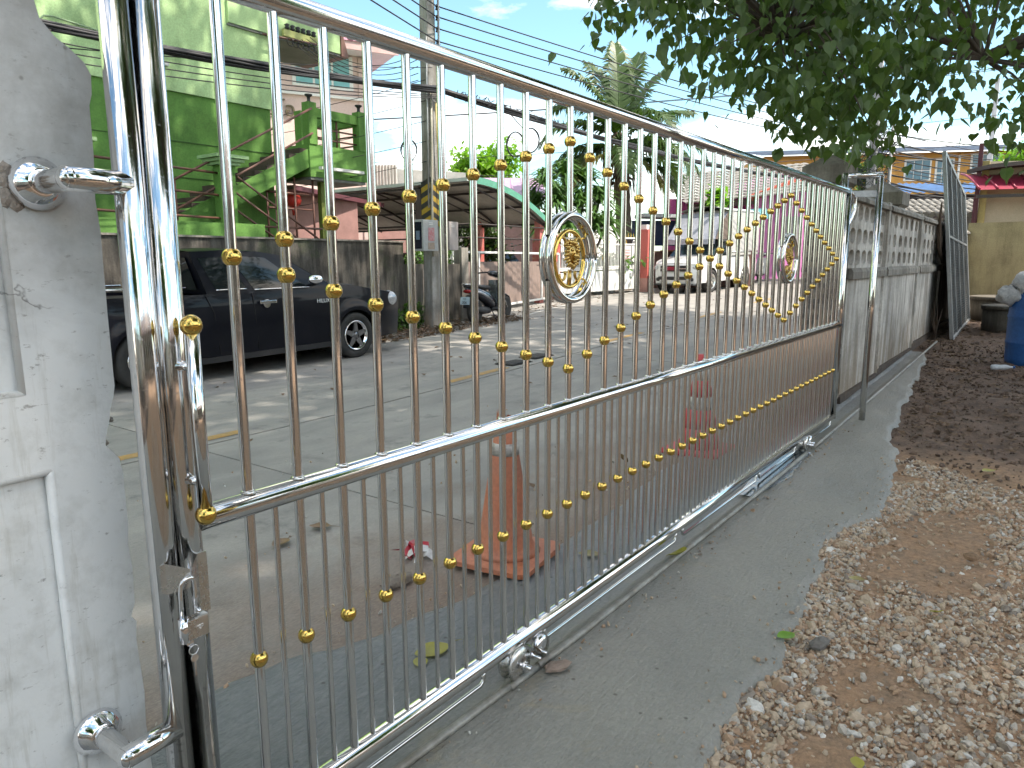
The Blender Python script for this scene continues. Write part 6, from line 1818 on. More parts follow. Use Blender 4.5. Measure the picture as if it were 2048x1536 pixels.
mb = MB(); mb.bar(fr(19.9, 12.45, 3.78), fr(19.2, 18.5, 4.32), 1.2, .10); part('roof_edge', mb, FRAME, rh)
CLUMPS = [(9.79,-0.11,3.67),(7.83,0.49,2.81),(6.87,1.64,3.9),(6.88,-0.96,4.24),(7.67,-1.83,3.45),(10.96,-1.96,3.79),(5.56,0.88,3.83),(5.7,1.8,4.77),(7.35,-0.15,4.98),(7.44,0.44,4.41),(6.2,-0.74,4.25),(6.27,-1.11,3.58),(7.59,3.49,5.6),(8.07,1.34,4.2),(6.96,0.01,4.17),(5.23,1.4,4.45),(8.27,2.9,6.1),(6.55,-0.02,3.82),(9.13,1.27,5.94),(11.05,-1.18,5.74),(8.85,1.09,5.5),(8.72,1.99,4.73),(7.3,0.3,3.28),(5.45,0.87,3.71),(6.19,0.92,4.65),(9.19,-1.11,3.31),(7.47,-0.94,3.98),(8.15,0.48,3.36),(8.52,0.29,4.89),(7.86,0.54,3.18),(9.76,-1.04,4.69),(10.52,-1.2,4.88),(10.17,-1.83,4.27),(8.84,-0.68,4.97),(9.37,-0.33,4.52),(6.87,2.22,4.3),(6.92,1.82,3.56),(5.32,1.19,4.48),(5.78,0.88,4.29),(7.4,0.97,3.72),(5.29,0.88,3.65),(8.7,1.63,4.24),(9.36,-1.18,4.34),(7.58,1.16,5.09),(6.17,-0.27,3.21),(6.01,0.62,3.75),(7.47,0.4,4.48),(8.56,0.93,4.94),(6.64,1.25,3.61),(6.3,-0.59,3.21),(7.13,1.2,4.54),(8.46,0.76,4.67),(8.76,0.77,3.05),(9.08,0.45,5.8),(8.07,0.86,3.96),(7.49,-0.37,3.83),(5.8,0.43,2.73),(7.41,0.41,3.79),(7.39,1.34,5.04),(6.31,-1.31,2.71),(11.04,-1.23,5.44),(8.71,-1.59,4.73),(5.63,2.38,4.8),(6.43,2.65,5.3),(7.76,0.8,4.59),(6.8,0.15,2.64),(6.66,-0.14,3.34),(8.88,0.32,5.01),(6.58,0.11,4.47),(5.71,0.52,2.98),(7.86,-0.08,4.62),(4.98,0.52,2.71),(6.29,0.91,3.45),(8.59,1.35,5.52),(9.11,-1.38,3.96),(4.4,1.73,3.99),(6.47,-1.5,3.33),(7.75,0.46,2.94),(5.65,0.27,3.5),(5.96,1.86,4.66),(5.6,0.4,2.63),(5.44,1.07,4.02),(6.79,1.39,4.64),(8.19,-1.68,4.6),(5.62,1.45,4.73),(7.69,3.26,4.88),(6.98,0.99,4.4),(7.48,1.59,3.5),(7.04,2.3,4.93),(5.91,-0.06,3.74),(5.49,-0.11,2.43),(6.38,1.52,4.98),(5.73,2.33,4.47),(5.18,0.74,4.3),(5.49,0.34,3.34),(7.17,1.38,5.09),(7.57,-1.68,3.33),(6.93,0.26,3.59),(7.03,-0.44,3.12),(6.1,0.23,2.81),(4.76,1.49,3.83),(5.44,1.76,4.62),(6.33,2.48,4.24),(7.54,1.97,5.52),(5.29,2.16,4.41),(6.9,0.94,4.89),(6.97,1.22,3.29),(9.23,-1.64,3.57),(7.82,0.66,3.19),(7.9,-1.87,3.07),(5.27,2.04,4.44),(5.56,2.3,4.71),(7.35,-1.51,2.51),(6.62,0.53,4.06),(8.65,0.43,5.19),(8.34,0.73,2.92),(7.7,2.95,5.07),(7.16,0.47,4.03),(9.3,-1.85,5.17),(7.08,1.56,4.86),(5.91,0.65,3),(9,1.69,5.41),(8.12,-1.41,2.88),(6.25,0.19,4.58),(8.18,-1.51,4.45),(9.36,-0.56,3.15),(7.31,1.06,5.31),(6.3,1.08,4.88),(7.92,1.12,4.26),(9.27,-1.31,2.87),(6.96,-0.03,2.99),(5.31,0.89,4.34),(7.99,1.3,4.01),(7.31,-0.74,4.11),(9.24,-0.54,5.42),(10.66,-2.1,3.06),(5.58,-0.23,3.52),(7.87,1.11,5.08),(8.23,-1.69,2.71),(7.09,-0.08,3.21),(8.13,1.95,4.04),(7.23,2.32,3.86),(6.95,1.87,5.26),(8.16,-1.37,2.82),(8.88,1.08,4.35),(7.31,1.47,4.7),(8.79,-0.04,3.77),(7.1,3.07,4.41),(9.94,-1.87,4.64),(10.84,-1.72,5.22),(6.29,0.25,4.47),(5.18,1.49,4.42),(9.14,0.01,5.44),(10.52,-1.27,3.44),(7.12,-1.8,3.14),(5.22,1.81,4.59),(7.8,1.14,4.29),(6.08,-0.14,3.72),(7.89,-0.12,4.27),(5.65,1.91,3.81),(7.52,1.59,4.19),(7.42,0.28,5.02),(4.94,0.92,3.03),(6.77,1.5,5.01),(8.14,-1.07,5.02),(7.48,0.57,4.28),(7.67,3.47,5.5),(5.63,0.2,3.47),(6.77,0.69,3.11),(8.36,0.96,3.15),(10.31,-1.69,4.62),(8.66,-1.47,4.75),(5.69,1.36,3.84),(8.19,0.68,4.78),(6.15,2.15,4.78),(7.42,3.15,4.84),(6.8,-1.38,2.42),(8.4,0.99,4.98),(7.03,0.93,4.26),(5.69,1.21,3.47),(6.04,-0.22,2.94),(5.35,-0.06,2.88),(7.2,0.34,4.98),(6.34,0.93,4.86),(9.01,0.92,3.95),(7.89,1.18,4.11),(7.93,-1.85,2.55),(6.85,2.81,4.4),(9.47,0.54,4.84),(8.04,1.71,4.19),(6.26,2.09,4.34),(7.66,0.05,4.66),(5.56,2.24,4.79),(7.84,1.93,5),(9.05,-0.74,4.78),(6.06,0.55,3.3),(5.85,0.21,2.6),(7.27,2.61,5.63),(5.92,-0.19,4.39),(6.48,-1.27,3.35),(8.47,0.07,5.18),(6.29,-0.38,4.05),(6.09,2.32,5.06),(10.07,-0.5,5.75),(4.84,0.82,3.72),(8.27,-0.94,3.84),(5.54,1.65,4.33),(6.85,1.05,4.96),(6.9,2.38,4.2),(8.98,0.95,4.21),(6.32,2.08,4.57),(7.31,-0.05,3.4),(5.71,2.02,4.37),(9.69,-1.5,4.79),(8.46,-1.74,4.68),(10.37,-1.99,4.56),(6.05,1.25,3.95),(7.02,2.79,5.55),(5.32,0.21,2.58),(8.66,1.96,5.57),(5.18,1.76,3.79),(6.96,1.45,5.04),(6.72,-0.04,3.79),(7.43,0.76,4.76),(11.13,-1.73,4.84),(6.89,1.11,3.1),(8,2.95,6),(9.15,0.89,4.65),(7.21,2.05,3.63),(4.86,1.45,4.15),(8.73,0.88,3.99),(5,0.9,3.68),(7.68,-0.7,4.67),(5.94,1.96,4.04),(10.67,-1.94,5.4),(7.64,-0.71,4.93),(8.87,-0.77,4.05),(6.03,-0.13,3.5),(9.61,-1.31,4.89),(5.98,0.54,3.24),(7.51,1.77,5.59),(8.33,0.93,4.83),(8.04,1.2,3.96),(5.47,0.12,2.98),(4.66,1.29,4.25),(7.09,0.51,3.08),(9.05,0.59,5.81),(8.95,-0.98,3.71),(5.99,-0.94,2.58),(6.02,1.62,4.83),(4.7,1.54,3.7),(6.44,1.69,5.17),(6.3,1.08,3.2),(6.82,0.7,3.95),(9.24,-0.99,3.57),(9.65,-1,3.12),(7.79,0.84,3.66),(5.57,1.46,4.04),(6.94,-0.03,2.88),(6.31,0.82,4.54),(5.36,0.26,4.13),(6.75,-1.27,3.77),(4.84,1.37,4.44),(9.13,-1.12,4.2),(7.46,0.17,4.71),(6.09,0.27,2.82),(5.02,1.85,3.5),(7.33,0.22,3.94),(6.18,1.97,4.47),(5.14,1.01,3.88),(6.33,1.22,4.77),(6.27,1.61,3.4),(6.65,1.04,3.37),(8.08,1.86,5.1),(7.61,0.36,4.36),(7.14,0.71,4.84),(5.38,0.09,2.85),(5.97,-0.49,3.79),(6.79,0.45,4.57),(9.75,-0.49,4.32),(5.72,1.59,3.77),(7.53,-0.25,4.76),(7.85,-1.18,2.63),(7.95,2.62,4.78),(7.75,0.99,4.8),(7.07,0.55,3.57),(8.18,1.92,5.82),(9.01,0.11,4.27),(7.32,1.44,4.55),(4.98,0.78,3.3),(4.94,2.05,4.43),(7.85,3.48,5.91),(9.49,-0.89,2.96),(5.89,1.25,4.45),(6.86,2.92,5.21),(6.84,0.31,4.9),(9.72,-1.47,3.13),(5.25,0.95,3.55),(5.66,2.16,4.42),(10.37,-1.94,4.27),(8.18,1.61,3.95),(5.99,1.45,4.91),(7.28,1.96,5.02),(6.61,-0.22,4.07),(10.19,-1.63,5.34),(8.94,-0.76,4.12),(5.71,0.1,3.32),(6.64,-0.02,2.84),(8.35,0.11,3.81),(6.82,1.24,4.5),(6.06,0.27,3.4),(6.06,1.11,4.79),(7.83,2.66,4.79),(6.75,2.75,4.64),(7.32,0.64,4.57),(8.3,0.64,5.19),(6.22,-1.16,2.38),(6.77,0.12,3.31),(8.74,-0.49,4.45),(6.96,-0.82,3.09),(8.63,0.34,3.57),(7,0.31,2.68),(8.56,1.67,3.79),(9.64,-0.26,4.25),(6.68,2.22,4.12),(8.87,0.99,3.1),(8.64,-0.86,4.43),(9.02,-0.44,3.78),(7.48,3.46,5.52),(8,1.88,4.97)]
EDGE = [(5.78,2.24,3.67),(4.8,1.67,3.39),(4.72,1.6,3.38),(4.68,1.44,3.36),(4.43,1.3,3.28),(5.77,1.92,3.8),(5.32,1.63,3.58),(4.38,1.1,3.23),(4.84,1.27,3.43),(5.94,1.74,3.67),(6.12,1.85,3.73),(5.38,1.52,3.34),(5.31,1.5,3.33),(5.21,1.43,3.17),(5.13,1.34,3.13),(5.5,1.52,3.09),(5.36,1.34,3.02),(4.58,0.98,2.83),(5.04,1.1,2.84),(4.84,0.92,2.77),(4.64,0.77,2.79),(5.96,1.21,3.13),(5.88,1.13,3.05),(5.75,1.05,2.97),(5.63,0.96,2.96),(6.45,1.16,3.01),(6.61,1.12,3.08),(5.26,0.62,2.68),(6.43,0.95,2.93),(5.3,0.54,2.8),(4.81,0.34,2.65),(5.22,0.46,2.8),(5.66,0.53,2.91),(6.82,0.8,3.09),(5.23,0.34,2.77),(5.82,0.5,2.77),(5.24,0.36,2.63),(6.79,0.81,2.83),(6.45,0.67,2.74),(6.75,0.74,2.65),(6.15,0.55,2.56),(6.08,0.5,2.47),(5.84,0.35,2.39),(6.89,0.52,2.5),(6.44,0.36,2.41),(4.93,-0.01,2.23),(4.97,-0.06,2.19),(5.91,0.1,2.28),(5.48,-0.09,2.2),(6.46,0.08,2.34),(6.66,0.04,2.37),(6.48,-0.02,2.42),(5.83,-0.12,2.41),(6.37,-0.02,2.55),(5.32,-0.16,2.46),(6.48,0.06,2.65),(6.07,-0.05,2.66),(6.42,-0,2.7),(6.89,-0.01,2.8),(5.45,-0.31,2.55),(5.52,-0.34,2.58),(6.19,-0.33,2.69),(6.89,-0.26,2.87),(6.75,-0.36,2.83),(5.93,-0.56,2.58),(6.15,-0.57,2.67),(7.66,-0.46,2.96)]

# ================================================================ VEGETATION
LEAF = leaf_mat('bodhi_leaf', (0.045, 0.085, 0.02), (0.085, 0.135, 0.036), 0.35, 7.0)
BARK = mat('bark', (0.11, 0.085, 0.065), 0.95, 0, 0.4, 6, (0.07, 0.055, 0.042), 0.9, 30, stretch=(1, 1, .3))


def leaf_template():
    """heart-shaped leaf with a drip tip; stalk at the origin, blade hanging along -z, folded a little along the midrib"""
    v = [(0, 0, 0), (0, 0, -0.04), (-0.30, 0.06, 0.02), (-0.46, 0.10, -0.28), (-0.33, 0.07, -0.62), (-0.10, 0.02, -0.88), (0, 0, -1.25),
         (0.10, 0.02, -0.88), (0.33, 0.07, -0.62), (0.46, 0.10, -0.28), (0.30, 0.06, 0.02), (0, 0, -0.45)]
    f = [(1, 2, 3, 11), (11, 3, 4, 5), (11, 5, 6, 6), (1, 11, 9, 10), (11, 7, 8, 9), (11, 6, 6, 7)]
    tri = []
    for q in f:
        tri.append((q[0], q[1], q[2]))
        if q[2] != q[3]: tri.append((q[0], q[2], q[3]))
    return np.array(v, float), np.array(tri, int)


LT_V, LT_F = leaf_template()
SM_V = np.array([(0, 0, 0), (-0.36, 0.06, -0.4), (0, 0, -1.1), (0.36, 0.06, -0.4)], float)
SM_F = np.array([(0, 1, 2), (0, 2, 3)], int)


def rot_random(n, tilt_lo, tilt_hi):
    """yaw at random, tip swung out from hanging by tilt"""
    a = rng.uniform(0, 2 * np.pi, n); t = rng.uniform(tilt_lo, tilt_hi, n); r = rng.uniform(-0.5, 0.5, n)
    ca, sa, ct, st, cr, sr = np.cos(a), np.sin(a), np.cos(t), np.sin(t), np.cos(r), np.sin(r)
    Z = np.zeros(n); O = np.ones(n)
    Rz = np.stack([np.stack([ca, -sa, Z], 1), np.stack([sa, ca, Z], 1), np.stack([Z, Z, O], 1)], 1)
    Rx = np.stack([np.stack([O, Z, Z], 1), np.stack([Z, ct, -st], 1), np.stack([Z, st, ct], 1)], 1)
    Ry = np.stack([np.stack([cr, Z, sr], 1), np.stack([Z, O, Z], 1), np.stack([-sr, Z, cr], 1)], 1)
    return Rz @ Rx @ Ry


def scatter(tv, tf, pos, rot, size):
    n = len(pos)
    V = np.einsum('nij,kj->nki', rot, tv) * size[:, None, None] + pos[:, None, :]
    F = tf[None] + (np.arange(n) * len(tv))[:, None, None]
    return V.reshape(-1, 3), F.reshape(-1, tf.shape[1])


tree = thing('bodhi_tree', 'big spreading tree whose dark heart-shaped leaves hang over the gate', 'tree', (8.6, -7.0, 0.05))
part('trunk', MB().tube([(8.6, -7.0, -.2), (8.55, -6.9, 1.2), (8.3, -6.6, 2.6), (8.0, -6.2, 4.2), (7.7, -6.4, 8.0), (7.4, -7.2, 13.0), (7.4, -8.0, 17.0)], [.6, .46, .42, .38, .33, .25, .12], 14), BARK, tree)
limbs = [[(8.0, -6.2, 4.0), (7.6, -4.4, 4.6), (7.2, -2.4, 4.5), (6.6, -0.6, 4.0), (6.2, 0.8, 3.4)],
         [(8.0, -6.2, 4.1), (8.6, -4.0, 4.3), (8.6, -2.0, 4.0), (8.2, -0.6, 3.4)],
         [(7.6, -6.6, 9.5), (5.5, -8.0, 12.5), (3.0, -9.0, 15.0)],
         [(7.5, -6.9, 11.5), (10.0, -8.0, 14.0), (13.0, -8.5, 16.0)],
         [(7.5, -6.9, 10.5), (8.5, -4.5, 13.0), (9.5, -3.0, 15.0)]]
for lm in limbs:
    part('limb', MB().tube(lm, [.20, .15, .10, .06, .03][:len(lm)], 9), BARK, tree)
tw = MB()
for (x, y_, z) in CLUMPS[::3]:
    b = min((p for lm in limbs[:2] for p in lm), key=lambda p: (p[0] - x) ** 2 + (p[1] - y_) ** 2 + (p[2] - z) ** 2)
    p0 = V3(*b); p1 = V3(x, y_, z)
    tw.tube([p0, (p0 + p1) / 2 + V3(rnd.uniform(-.15, .15), rnd.uniform(-.15, .15), .18), p1], [.022, .012, .004], 5)
o = part('twigs', tw, BARK, tree); o['kind'] = 'stuff'
# leaves of the overhanging boughs
P_ = []
for (x, y_, z) in CLUMPS:
    k = 24
    P_.append(np.array((x, y_, z)) + rng.normal(0, 1, (k, 3)) * (0.20, 0.20, 0.14))
P_ = np.concatenate(P_)
n = len(P_)
V, F = scatter(LT_V, LT_F, P_, rot_random(n, -0.2, 1.0), rng.uniform(0.078, 0.118, n))
# upper crown, high over the yard, whose shade falls on gate, apron and street
CP = []
def shade_at(x, y_, h):      # the crown point whose shadow falls on (x, y_)
    k = h / SUN_DIR.z
    return (x + SUN_DIR.x * k, y_ + SUN_DIR.y * k, h)
for _ in range(330):         # thick core: yard, gate and near lane
    CP.append(shade_at(rnd.uniform(-3.5, 13.5), rnd.uniform(-5.5, 3.0), rnd.uniform(13.5, 19.5)))
for _ in range(130):         # thinner outer boughs: far lane and parked pickup
    CP.append(shade_at(rnd.uniform(-3.0, 15.0), rnd.uniform(2.5, 9.0), rnd.uniform(13.5, 18.0)))
for _ in range(16):          # stray boughs that dapple the green house
    h_ = rnd.uniform(14, 18.5); q_ = shade_at(rnd.uniform(-1, 9), 10.5, h_ - rnd.uniform(1.5, 5.5)); CP.append((q_[0], q_[1], h_))
Q = np.concatenate([np.array(c) + rng.normal(0, 1, (105, 3)) * (0.72, 0.72, 0.5) for c in CP])
m_ = len(Q)
V2, F2 = scatter(SM_V, SM_F, Q, rot_random(m_, 0.1, 1.5), rng.uniform(0.26, 0.38, m_))
crown = link('crown', np_mesh('crown', np.concatenate([V, V2]), np.concatenate([F, F2 + len(V)]), LEAF), tree)
crown['kind'] = 'stuff'
lm_ = np_mesh('leaf', LT_V, LT_F, LEAF)
ne = 0
for (x, y_, z) in EDGE:
    for k in range(2):
        if ne >= 300: break
        ne += 1
        s_ = rnd.uniform(0.085, 0.13)
        link('leaf', lm_, tree, (x + rnd.uniform(-.07, .07), y_ + rnd.uniform(-.1, .1), z + rnd.uniform(-.05, .07)), (rnd.uniform(-.5, .6), rnd.uniform(-.4, .4), rnd.uniform(0, 6.28)), (s_, s_, s_))

# ---- coconut palm
PALM = leaf_mat('palm_leaf', (0.028, 0.068, 0.011), (0.06, 0.108, 0.02), 0.2, 1.2)
PALMD = leaf_mat('dry_palm_leaf', (0.30, 0.25, 0.10), (0.20, 0.20, 0.06), 0.3, 1.2)
PTR = mat('palm_trunk', (0.15, 0.12, 0.095), 0.95, 0, 0.4, 7, (0.09, 0.07, 0.055), 0.9, 24, stretch=(1, 1, 2.5))
pb = fr(25.4, 3.9, 0); ptop = fr(26.0, 3.75, 5.35)
pt_ = thing('coconut_palm', 'tall coconut palm with upright and drooping fronds behind the white gate', 'palm tree', tuple(pb + V3(0, 0, .4)))
pth = [pb + (ptop - pb) * t_ + V3(0.18 * math.sin(t_ * 3), 0, 0) for t_ in np.linspace(0, 1, 26)]
part('trunk', MB().tube(pth, [0.30 - .08 * t_ + (.025 if i % 2 else 0) for i, t_ in enumerate(np.linspace(0, 1, 26))], 14), PTR, pt_)
fib = MB()
for k in range(60):
    a_ = rnd.uniform(0, 6.28); z0 = rnd.uniform(-1.4, .4); c = ptop + V3(.22 * math.cos(a_), .22 * math.sin(a_), z0)
    fib.tube([c, c + V3(.28 * math.cos(a_), .28 * math.sin(a_), -.15), c + V3(.36 * math.cos(a_), .36 * math.sin(a_), -.6 - rnd.uniform(0, .5))], [.05, .035, .006], 5)
part('leaf_bases', fib, mat('dead_sheath', (0.13, 0.085, 0.05), 0.95, 0, 0.5, 8), pt_)
def frond(base, az, el, L, droop, m_, wid=0.85, npair=60):
    d0 = RGT * math.cos(az) + FWD * math.sin(az)
    pts = []; p = np.array(base, float); e = el; N = 16
    for k in range(N + 1):
        pts.append(p.copy())
        p = p + (d0 * math.cos(e) + V3(0, 0, 1) * math.sin(e)) * (L / N)
        e -= droop / N * (0.4 + 1.2 * k / N)
    mb = MB(); mb.tube(pts, [.035 * (1 - .85 * k / N) for k in range(N + 1)], 6)
    side = np.cross(d0, V3(0, 0, 1))
    for k in range(npair):
        t_ = 0.12 + 0.87 * k / npair
        i = min(N - 1, int(t_ * N)); fr_ = t_ * N - i
        c = pts[i] * (1 - fr_) + pts[i + 1] * fr_
        tg_ = pts[i + 1] - pts[i]; tg_ /= np.linalg.norm(tg_)
        nrm = np.cross(side, tg_)
        ln = wid * (math.sin(math.pi * min(1, .12 + .86 * t_)) ** .6) * rnd.uniform(.85, 1.1)
        for sg in (-1, 1):
            o_ = tg_ * rnd.uniform(.45, .75) + side * sg * .85 + nrm * rnd.uniform(.05, .30)
            o_ /= np.linalg.norm(o_)
            m1 = c + o_ * ln * .55; m2 = c + o_ * ln + V3(0, 0, -1) * ln * rnd.uniform(.25, .55)
            w_ = tg_ * .034
            mb.add([c - w_, c + w_, m1 + w_ * 1.3, m1 - w_ * 1.3, m2], [(0, 1, 2, 3), (3, 2, 4)])
    return mb
FR = [(1.7, 1.50, 3.6, .5), (2.2, 1.28, 3.5, .7), (0.9, 1.33, 3.5, .5), (0.35, 1.12, 3.4, .6), (3.0, 1.22, 3.3, 1.0), (2.7, .95, 3.2, 1.6), (0.2, .62, 3.0, .8), (3.3, .55, 3.2, 1.9), (-.2, .40, 3.4, 1.7),
      (4.0, .75, 3.0, 1.5), (5.2, .65, 3.2, 1.9), (3.1, .15, 3.0, 1.7), (-.35, .10, 3.4, 1.5), (0.4, .15, 3.3, 1.9), (5.6, .25, 3.3, 1.9), (2.4, .1, 3.0, 1.8), (4.7, .2, 2.9, 1.9), (3.4, -.35, 2.6, 1.2), (-.1, -.35, 3.0, 1.1), (5.9, -.5, 2.7, 1.0), (1.3, 1.1, 3.3, .8)]
for i, (az, el, L, dr) in enumerate(FR):
    part('frond', frond(ptop + V3(0, 0, .15 if el > .5 else -.1), az, el, L, dr, None), PALMD if i in (17, 19) else PALM, pt_)

# ---- dracaena clump
DRA = leaf_mat('dracaena_leaf', (0.04, 0.10, 0.02), (0.075, 0.16, 0.035), 0.25, 1.4)
dr_ = thing('dracaena', 'spiky dracaena clump with many leaf heads beside the carport', 'plant', tuple(fr(22.7, 1.6, .35)))
heads = [(22.8, 1.65, 3.95), (22.5, 1.05, 3.65), (22.9, 2.3, 3.7), (22.3, 1.35, 3.1), (22.5, 2.05, 3.0), (22.8, 2.7, 3.15), (22.9, .75, 3.05), (22.2, 1.7, 2.35), (22.3, 2.5, 2.3), (22.4, 1.0, 2.35), (22.5, 2.9, 2.4)]
for (f_, r_, z) in heads:
    c = fr(f_, r_, z)
    part('stem', MB().tube([fr(22.7, 1.7 + .2 * (r_ - 1.7), .3), fr(22.6, (r_ + 1.7) / 2, z * .5), c], [.07, .05, .035], 6), BARK, dr_)
    mb = MB()
    for k in range(110):
        a_ = rnd.uniform(0, 6.28); e = rnd.uniform(-.2, 1.45); L = rnd.uniform(.7, 1.1)
        d0 = V3(math.cos(a_), math.sin(a_), 0); s_ = np.cross(d0, V3(0, 0, 1)) * .045
        p0 = c; p1 = c + d0 * L * .5 * math.cos(e) + V3(0, 0, L * .55 * math.sin(e)); p2 = c + d0 * L * math.cos(e * .8) + V3(0, 0, L * .75 * math.sin(e) - .32 * L)
        mb.add([p0 - s_ * .6, p0 + s_ * .6, p1 + s_, p1 - s_, p2], [(0, 1, 2, 3), (3, 2, 4)])
    part('leaf_head', mb, DRA, dr_)


def leafy(name, label, cat, base, c, rad, n, size, m_, trunk=True, clump=26):
    t_ = thing(name, label, cat, tuple(base))
    if trunk:
        part('trunk', MB().tube([base, (np.array(base) + np.array(c)) / 2 + V3(.1, 0, 0), c], [.18, .12, .05], 8), BARK, t_)
    cs = []
    while len(cs) < clump:
        q_ = rng.normal(0, 1, 3); q_ = q_ / np.linalg.norm(q_) * rng.uniform(.35, 1.0)
        cs.append(np.array(c) + q_ * np.array(rad))
    pos = np.concatenate([c_ + rng.normal(0, 1, (n // clump, 3)) * np.array(rad) * .20 for c_ in cs])
    V_, F_ = scatter(SM_V, SM_F, pos, rot_random(len(pos), .1, 2.2), rng.uniform(.7, 1.3, len(pos)) * size)
    o_ = link('crown', np_mesh('crown', V_, F_, m_), t_)
    o_['kind'] = 'stuff'
    return t_
LIME = leaf_mat('lime_leaf', (0.13, 0.26, 0.03), (0.20, 0.36, 0.05), 0.4, 0.8)
MIDG = leaf_mat('mid_green_leaf', (0.06, 0.13, 0.025), (0.09, 0.18, 0.04), 0.3, 0.9)
leafy('leafy_tree', 'bright lime-green tree rising behind the lilac roof', 'tree', fr(36, -1.2, .6), fr(36, -1.2, 5.2), (1.9, 1.9, 1.7), 5200, .26, LIME, True, 34)
leafy('leafy_tree', 'mid-green tree standing behind the wire-tangled pole', 'tree', fr(29, 13.0, .6), fr(29, 13.0, 4.4), (1.1, 1.1, 1.3), 2200, .2, MIDG)
leafy('leafy_bush', 'sunlit bush topping the roof of the awning house', 'bush', fr(27.5, 19.4, 2.5), fr(27.5, 19.4, 5.1), (1.2, 1.2, .7), 1500, .2, LIME)
leafy('leafy_bush', 'dark shrub between the carport posts', 'bush', fr(22.5, -1.0, .3), fr(22.5, -1.0, 2.0), (1.0, 1.0, .75), 1700, .16, leaf_mat('dark_shrub_leaf', (0.03, 0.06, 0.015), (0.05, 0.09, 0.02), .2))
leafy('leafy_bush', 'light green banana-like bush above the white truck roof', 'bush', fr(30.0, 8.2, .6), fr(30.0, 8.3, 3.5), (.35, .35, .8), 500, .3, LIME)
leafy('leafy_bush', 'green shrubs growing behind the white picket gate', 'bush', fr(24.6, 2.6, .4), fr(24.6, 2.6, 1.3), (1.5, 1.5, .6), 1800, .16, MIDG, False)
# weeds
def weeds(label, boxes, n, size, m_, name='weeds'):
    pos = []
    for (x0, x1, y0, y1, h_) in boxes:
        k = n // len(boxes)
        xs_ = rng.uniform(x0, x1, k)
        pos.append(np.stack([xs_, rng.uniform(y0, y1, k), np.array([gz(x) for x in xs_]) + rng.uniform(.02, h_, k)], 1))
    pos = np.concatenate(pos)
    V_, F_ = scatter(SM_V, SM_F, pos, rot_random(len(pos), .6, 2.8), rng.uniform(.6, 1.3, len(pos)) * size)
    return tag(link(name, np_mesh(name, V_, F_, m_)), label, 'weeds', None, 'stuff')
weeds('low green weeds at the foot of the mossy wall by the pole', [(7.4, 9.3, 8.34, 8.52, .38), (9.0, 9.4, 8.35, 8.6, .5)], 1400, .075, MIDG)
weeds('green creeper on top of the low wall beside the pole', [(9.7, 11.0, 8.95, 9.3, 0.2)], 10, .1, MIDG)
V_ = None
pos = np.stack([rng.uniform(9.8, 11.2, 500), rng.uniform(9.0, 9.4, 500), rng.uniform(1.2, 1.62, 500)], 1)
V_, F_ = scatter(SM_V, SM_F, pos, rot_random(500, .4, 2.6), rng.uniform(.06, .12, 500))
tag(link('hedge_growth', np_mesh('hedge_growth', V_, F_, MIDG)), 'green growth spilling behind the low street wall', 'plants', None, 'stuff')

# ================================================================ LITTER, LEAVES, STONES
DRY = leaf_mat('dry_leaf', (0.17, 0.105, 0.065), (0.10, 0.065, 0.045), 0.1, 30.0, 0.8)
def litter(label, fn, n, size, name='leaf_litter', m_=None):
    pos = np.array([fn() for _ in range(n)])
    rt_ = rot_random(n, 1.15, 1.9)
    V_, F_ = scatter(SM_V * (1, 2.2, 1), SM_F, pos, rt_, rng.uniform(.6, 1.3, n) * size)
    return tag(link(name, np_mesh(name, V_, F_, m_ or DRY)), label, 'leaves', None, 'stuff')
def lit1():
    x = rnd.uniform(5.5, 12.0); y_ = rnd.uniform(7.55, 8.5) if x < 9.6 else rnd.uniform(8.0, 9.0)
    if x > 7.4: y_ = 7.35 + abs(rnd.gauss(.45, .3))
    return (x, y_ + .05 * max(0, x - 7), gz(x) + .015 + rnd.uniform(0, .07) * (1 if y_ > 7.7 else .3))
litter('dry brown leaves drifted along the foot of the mossy wall', lit1, 1900, .085)
def lit2():
    x = rnd.uniform(1, 24); return (x, rnd.uniform(.8, 9.5), gz(x) + .02)
litter('dry leaves and twigs scattered over the road slabs', lit2, 190, .075)
def lit2b():
    x = rnd.uniform(11, 22); return (x, wy(x) + abs(rnd.gauss(0, .7)), gz(x) + .02)
litter('dead leaves along the white edge line of the road', lit2b, 260, .08)
def lit3():
    x = rnd.uniform(5.2, 17); y_ = edge_y(x) - abs(rnd.gauss(0, 1.1)) - .03
    return (x, y_, yard_z(x, y_) + .012 + rnd.uniform(0, .015))
litter('dead leaves trodden into the dark yard soil', lit3, 1200, .07)
def lit4():
    x = rnd.uniform(4.3, 12); y_ = edge_y(x) - abs(rnd.gauss(0, 1.3)) - .02
    return (x, y_, yard_z(x, y_) + .004)
pos = np.array([lit4() for _ in range(2600)])
ICO_V = np.array([(0, 0, 1), (.894, 0, .447), (.276, .851, .447), (-.724, .526, .447), (-.724, -.526, .447), (.276, -.851, .447), (.724, .526, -.447), (-.276, .851, -.447), (-.894, 0, -.447), (-.276, -.851, -.447), (.724, -.526, -.447), (0, 0, -1)], float)
ICO_F = np.array([(0, 1, 2), (0, 2, 3), (0, 3, 4), (0, 4, 5), (0, 5, 1), (1, 6, 2), (2, 7, 3), (3, 8, 4), (4, 9, 5), (5, 10, 1), (6, 7, 2), (7, 8, 3), (8, 9, 4), (9, 10, 5), (10, 6, 1), (11, 7, 6), (11, 8, 7), (11, 9, 8), (11, 10, 9), (11, 6, 10)], int)
